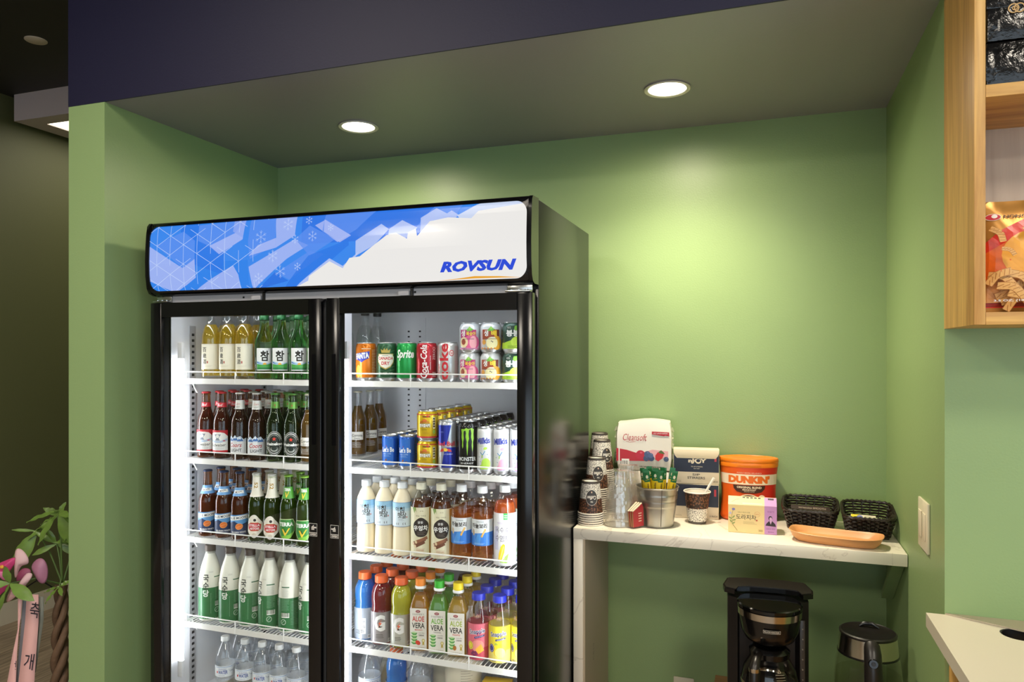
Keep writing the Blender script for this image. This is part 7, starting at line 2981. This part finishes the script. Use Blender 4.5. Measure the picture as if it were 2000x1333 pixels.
D.poly([(-0.086, 0.020), (0.086, 0.020), (0.086, 0.075), (0.03, 0.092), (-0.02, 0.078), (-0.05, 0.084), (-0.086, 0.064)], ink('#c4823f'))
rs = random.Random(3)
for q in range(24):
    cracker(rs.uniform(-0.075, 0.075), rs.uniform(0.022, 0.078), rs.uniform(.035, .06), rs.uniform(-.7, .7), .013)
cracker(-0.070, 0.155, 0.034, -1.0, .010)
cracker(-0.010, 0.168, 0.040, .3, .011)
cracker(0.05, 0.15, 0.034, 1.0, .010)
cracker(-0.055, 0.120, 0.026, -.6, .007)
cracker(0.015, 0.125, 0.030, .9, .009)
D.text('3.5 OZ. (100g)', -0.045, 0.0225, 0.0050, WHT, wid=0.062, bold=.02)
D.build('print', t)

# ------------------------------------------------------------------ money tree with congratulation ribbon
PXY = (-2.4757, -0.75)
plant = thing('money_tree', 'potted money tree with a braided trunk behind the wall end', 'plant', (PXY[0], PXY[1], 0.0), RAD(19.08))
LEAFM = mat('money_tree_leaf', '#6d8a3c', 0.32, vary=.25, vscale=30)
BARK = mat('braided_bark', '#6a503a', 0.7, bump=.5, bscale=60, vary=.2, vscale=40)
b = MB()
b.lathe([(0, 0.002), (0.105, 0.002), (0.115, 0.01), (0.145, 0.27), (0.150, 0.275), (0.150, 0.29), (0.138, 0.29), (0.134, 0.24), (0, 0.24)], mat('white_planter', '#d9d4c8', 0.4), 36)
b.build('pot', plant)
b = MB()
b.lathe([(0, 0.262), (0.06, 0.268), (0.133, 0.258), (0.1335, 0.242)], mat('potting_soil', '#2e2018', 0.9, bump=.5, bscale=80), 30)
b.build('soil', plant)
for k in range(3):
    b = MB()
    pts, rr_ = [], []
    for i in range(40):
        z = 0.255 + i * (0.70 - 0.255) / 39
        a = z * 24 + k * 2 * PI / 3
        q = 0.017 if z < 0.55 else 0.017 - (z - .55) * .03
        pts.append((q * math.cos(a) + (z - .25) * 0.02, q * math.sin(a), z))
        rr_.append(0.0165 - (z - .25) * 0.012)
    b.tube(pts, rr_, BARK, 10)
    b.build('trunk', plant)


def leaflet(L, Wd, droop):
    b = MB()
    vs, fs = [], []
    n = 9
    for i in range(n + 1):
        t_ = i / n
        ww = Wd * math.sin(PI * t_ ** 1.15) ** .8 * .5 + (0.0008 if i in (0, n) else 0)
        zc = -droop * t_ * t_ * L
        wv = .0025 * math.sin(i * 2.2)
        vs += [(L * t_, -ww, zc + ww * .28 + wv), (L * t_, 0, zc), (L * t_, ww, zc + ww * .28 - wv)]
    for i in range(n):
        for j in range(2):
            fs.append([i * 3 + j, i * 3 + j + 1, (i + 1) * 3 + j + 1, (i + 1) * 3 + j])
    b.add(vs, fs, LEAFM, True)
    return b


LF = {}


def add_leaf(p0, p1, wd, droop=.25, roll=0):
    """Leaf from p0 to p1 in the plant's own frame."""
    a, c = Vector(p0), Vector(p1)
    L = (c - a).length
    key = (round(L, 2), round(wd, 3), droop)
    if key not in LF:
        o = leaflet(key[0], wd, droop).build('leaf', plant, fix=False)
        LF[key] = o.data
    else:
        o = bpy.data.objects.new('leaf', LF[key])
        COL.objects.link(o)
        o.parent = plant
    x = (c - a).normalized()
    up = Vector((0.1, -0.75, 0.65))
    y = up.cross(x).normalized()
    z = x.cross(y)
    M = Matrix((x, y, z)).transposed().to_4x4()
    o.matrix_local = Matrix.Translation(a) @ M @ Matrix.Rotation(RAD(roll), 4, 'X')


def pp(u, v, y=0.0):
    return ((u - 115) * 0.0019, y, 0.697 - (v - 1145) * 0.0019)


fans = [((123, 997), -0.02, [((57, 1012), .026), ((70, 1063), .030), ((140, 1065), .042), ((150, 1000), .028), ((112, 985), .022), ((165, 1030), .03)]),
        ((61, 1121), -0.115, [((25, 1122), .028), ((20, 1205), .028), ((117, 1145), .042), ((67, 1084), .026)]),
        ((101, 1067), 0.03, [((60, 1085), .022), ((66, 1040), .020), ((88, 1035), .018), ((130, 1050), .022), ((140, 1090), .024)]),
        ((45, 1048), 0.08, [((12, 1115), .050), ((-6, 1100), .030), ((60, 1035), .018), ((0, 1042), .012)]),
        ((126, 1141), -0.03, [((112, 1163), .016), ((142, 1152), .016), ((104, 1147), .014), ((146, 1130), .018)]),
        ((135, 1075), 0.05, [((105, 1056), .022), ((160, 1060), .03), ((150, 1110), .03), ((128, 1030), .02)]),
        ((80, 1020), 0.10, [((40, 1035), .018), ((60, 1000), .020), ((95, 990), .02), ((30, 1060), .02)])]
for (c_, y, lv) in fans:
    p0 = pp(c_[0], c_[1], y)
    b = MB()
    base = pp(122, 1142, 0.0)
    mid = ((base[0] * .5 + p0[0] * .5), (base[1] + p0[1]) / 2, (base[2] + p0[2]) / 2 + .02)
    b.tube([base, mid, p0], [.0035, .0028, .002], mat('green_stem', '#4f6a2c', .5), 8)
    b.build('leaf_stem', plant)
    for (q, wd) in lv:
        add_leaf(p0, pp(q[0], q[1], y - .02 + .03 * math.sin(q[0])), wd, .12, random.uniform(-25, 25))

rib = thing('congratulation_ribbon', 'pink satin ribbon bow with black brush lettering tied to the money tree', 'ribbon', (PXY[0], PXY[1], 0.0), RAD(19.08))
PK = mat('pink_satin', '#e6b2ac', 0.4, sheen=.3)
PK2 = mat('silver_lining', '#8f8f98', 0.35, .3)
HOT = mat('hot_pink_cloth', '#c93f77', 0.5)


def strip(path, wd, m, name, thick=.0008, tiltv=None):
    b = MB()
    vs = []
    for i, p in enumerate(path):
        p = Vector(p)
        w_ = wd[i] if isinstance(wd, list) else wd
        s = Vector(tiltv[i]) if tiltv else Vector((1, .1, 0))
        s = s.normalized() * w_ / 2
        vs += [tuple(p - s), tuple(p + s)]
    fs = [[2 * i, 2 * i + 1, 2 * i + 3, 2 * i + 2] for i in range(len(path) - 1)]
    b.add(vs, fs, m, True)
    o = b.build(name, rib, fix=False)
    md = o.modifiers.new('thickness', 'SOLIDIFY')
    md.thickness = thick
    return o


YR = -0.070
strip([pp(88, 1150, YR), pp(88, 1200, YR - .004), pp(83, 1262, YR - .006), pp(76, 1333, YR - .004), pp(74, 1350, YR - .002)], [.040, .046, .050, .056, .058], PK, 'ribbon_tail')
strip([pp(80, 1160, YR + .006), pp(76, 1230, YR + .004), pp(66, 1333, YR + .004), pp(64, 1350, YR + .004)], [.045, .046, .05, .05], PK2, 'ribbon_lining')
strip([pp(101, 1155, YR + .008), pp(102, 1200, YR + .006), pp(97, 1240, YR + .006), pp(90, 1300, YR + .006)], [.02, .018, .014, .006], mat('grey_ribbon', '#77786c', .5), 'ribbon_lining')
strip([pp(66, 1150, YR - .004), pp(63, 1190, YR), pp(61, 1215, YR), pp(57, 1260, YR - .008), pp(50, 1333, YR - .012), pp(48, 1350, YR - .012)], [.016, .010, .004, .014, .036, .040], PK, 'ribbon_tail', tiltv=[(1, .1, 0), (1, .3, 0), (1, .8, 0), (1, .3, 0), (1, .05, 0), (1, 0, 0)])
BL = ink('#2b2430')
D = Dec(on_plane((0, YR - .0085, 0), (1, 0, 0), (0, 0, 1)), lift=.0004)
for ch, (u, v), hg, ro in (('\ucd95', (95, 1178), .056, -8), ('\uac1c', (84, 1276), .060, -8), ('\uc5c5', (76, 1341), .04, -8)):
    q = pp(u, v)
    D.text(ch, q[0], q[2], hg, BL, wid=.034, rot=ro, bold=.004)
for ch, (u, v), hg in (('\ubc88', (55, 1282), .032), ('\ucc3d', (49, 1322), .036)):
    q = pp(u, v)
    D.n += 40
    D.text(ch, q[0], q[2], hg, BL, wid=.020, rot=-6)
D.build('lettering', rib)
# bow folds: curved satin pieces, each bulging toward the room
def satin(outline, y, bulge, m, name):
    mu, mv = sum(q[0] for q in outline) / len(outline), sum(q[1] for q in outline) / len(outline)
    P_ = [pp((mu + (u - mu) * 1.25) / 3.573, 960 + (mv + (v - mv) * 1.25) / 3.573, y) for u, v in outline]
    cx, cz = sum(q[0] for q in P_) / len(P_), sum(q[2] for q in P_) / len(P_)
    b = MB()
    n = len(P_)
    vs = [(cx, y - bulge, cz)]
    for k, f in ((1, .5), (2, 1.0)):
        for i, q in enumerate(P_):
            vs.append((cx + (q[0] - cx) * f, y - bulge * (1 - f * f) + .004 * math.sin(i * 2.4) * f, cz + (q[2] - cz) * f))
    fs = [[0, 1 + i, 1 + (i + 1) % n] for i in range(n)] + [[1 + i, n + 1 + i, n + 1 + (i + 1) % n, 1 + (i + 1) % n] for i in range(n)]
    b.add(vs, fs, m, True)
    o = b.build(name, rib, fix=False, angle=3.1)
    o.modifiers.new('smooth', 'SUBSURF').levels = 2
    o.modifiers['smooth'].render_levels = 2
    md = o.modifiers.new('thickness', 'SOLIDIFY')
    md.thickness = .0008


MAUVE = mat('mauve_satin', '#a86f88', .4)
PALE = mat('pale_satin', '#d6aeb0', .35)
satin([(315, 490), (350, 445), (395, 440), (415, 500), (410, 580), (370, 590), (330, 525)], YR - .004, .018, MAUVE, 'bow_loop')
satin([(215, 375), (250, 378), (297, 430), (285, 470), (245, 465), (232, 520), (205, 560), (215, 430)], YR - .010, .016, PALE, 'bow_loop')
satin([(285, 530), (330, 540), (300, 590), (245, 640), (200, 680), (188, 660), (250, 590)], YR - .018, .014, PALE, 'bow_loop')
satin([(150, 725), (175, 650), (215, 600), (245, 640), (205, 690)], YR - .014, .012, PK, 'bow_loop')
satin([(240, 500), (300, 500), (315, 530), (260, 570), (215, 590)], YR - .010, .010, mat('wine_satin', '#8c3f5c', .45), 'bow_loop')
satin([(112, 458), (150, 450), (212, 418), (216, 445), (182, 500), (142, 545), (108, 530), (120, 495)], YR - .020, .016, HOT, 'fabric_flower')
satin([(85, 600), (130, 582), (172, 585), (182, 610), (135, 648), (105, 672), (92, 640)], YR - .022, .016, HOT, 'fabric_flower')
satin([(108, 495), (150, 485), (190, 500), (180, 560), (140, 560)], YR - .026, .010, mat('light_pink_cloth', '#e07aa8', .5), 'fabric_flower')
satin([(140, 462), (168, 455), (170, 478), (146, 480)], YR - .040, .004, mat('flower_yellow', '#e0a233', .5), 'fabric_flower')
b = MB()
bm = bmesh.new()
bmesh.ops.create_uvsphere(bm, u_segments=14, v_segments=10, radius=0.014)
p = pp(73, 1138, YR - .012)
b.bm(bm, PK, True, Matrix.Translation(p) @ Matrix.Diagonal((1, .7, 1.2, 1)))
b.build('knot', rib)
b = MB()
p = pp(97, 1122, YR + .01)
bm = bmesh.new()
bmesh.ops.create_uvsphere(bm, u_segments=12, v_segments=8, radius=0.011)
b.bm(bm, BLKS, True, Matrix.Translation(p))
b.tube([pp(76, 1136, YR), p, pp(112, 1143, -0.03)], .003, BLKS, 6)
b.build('tie', rib)
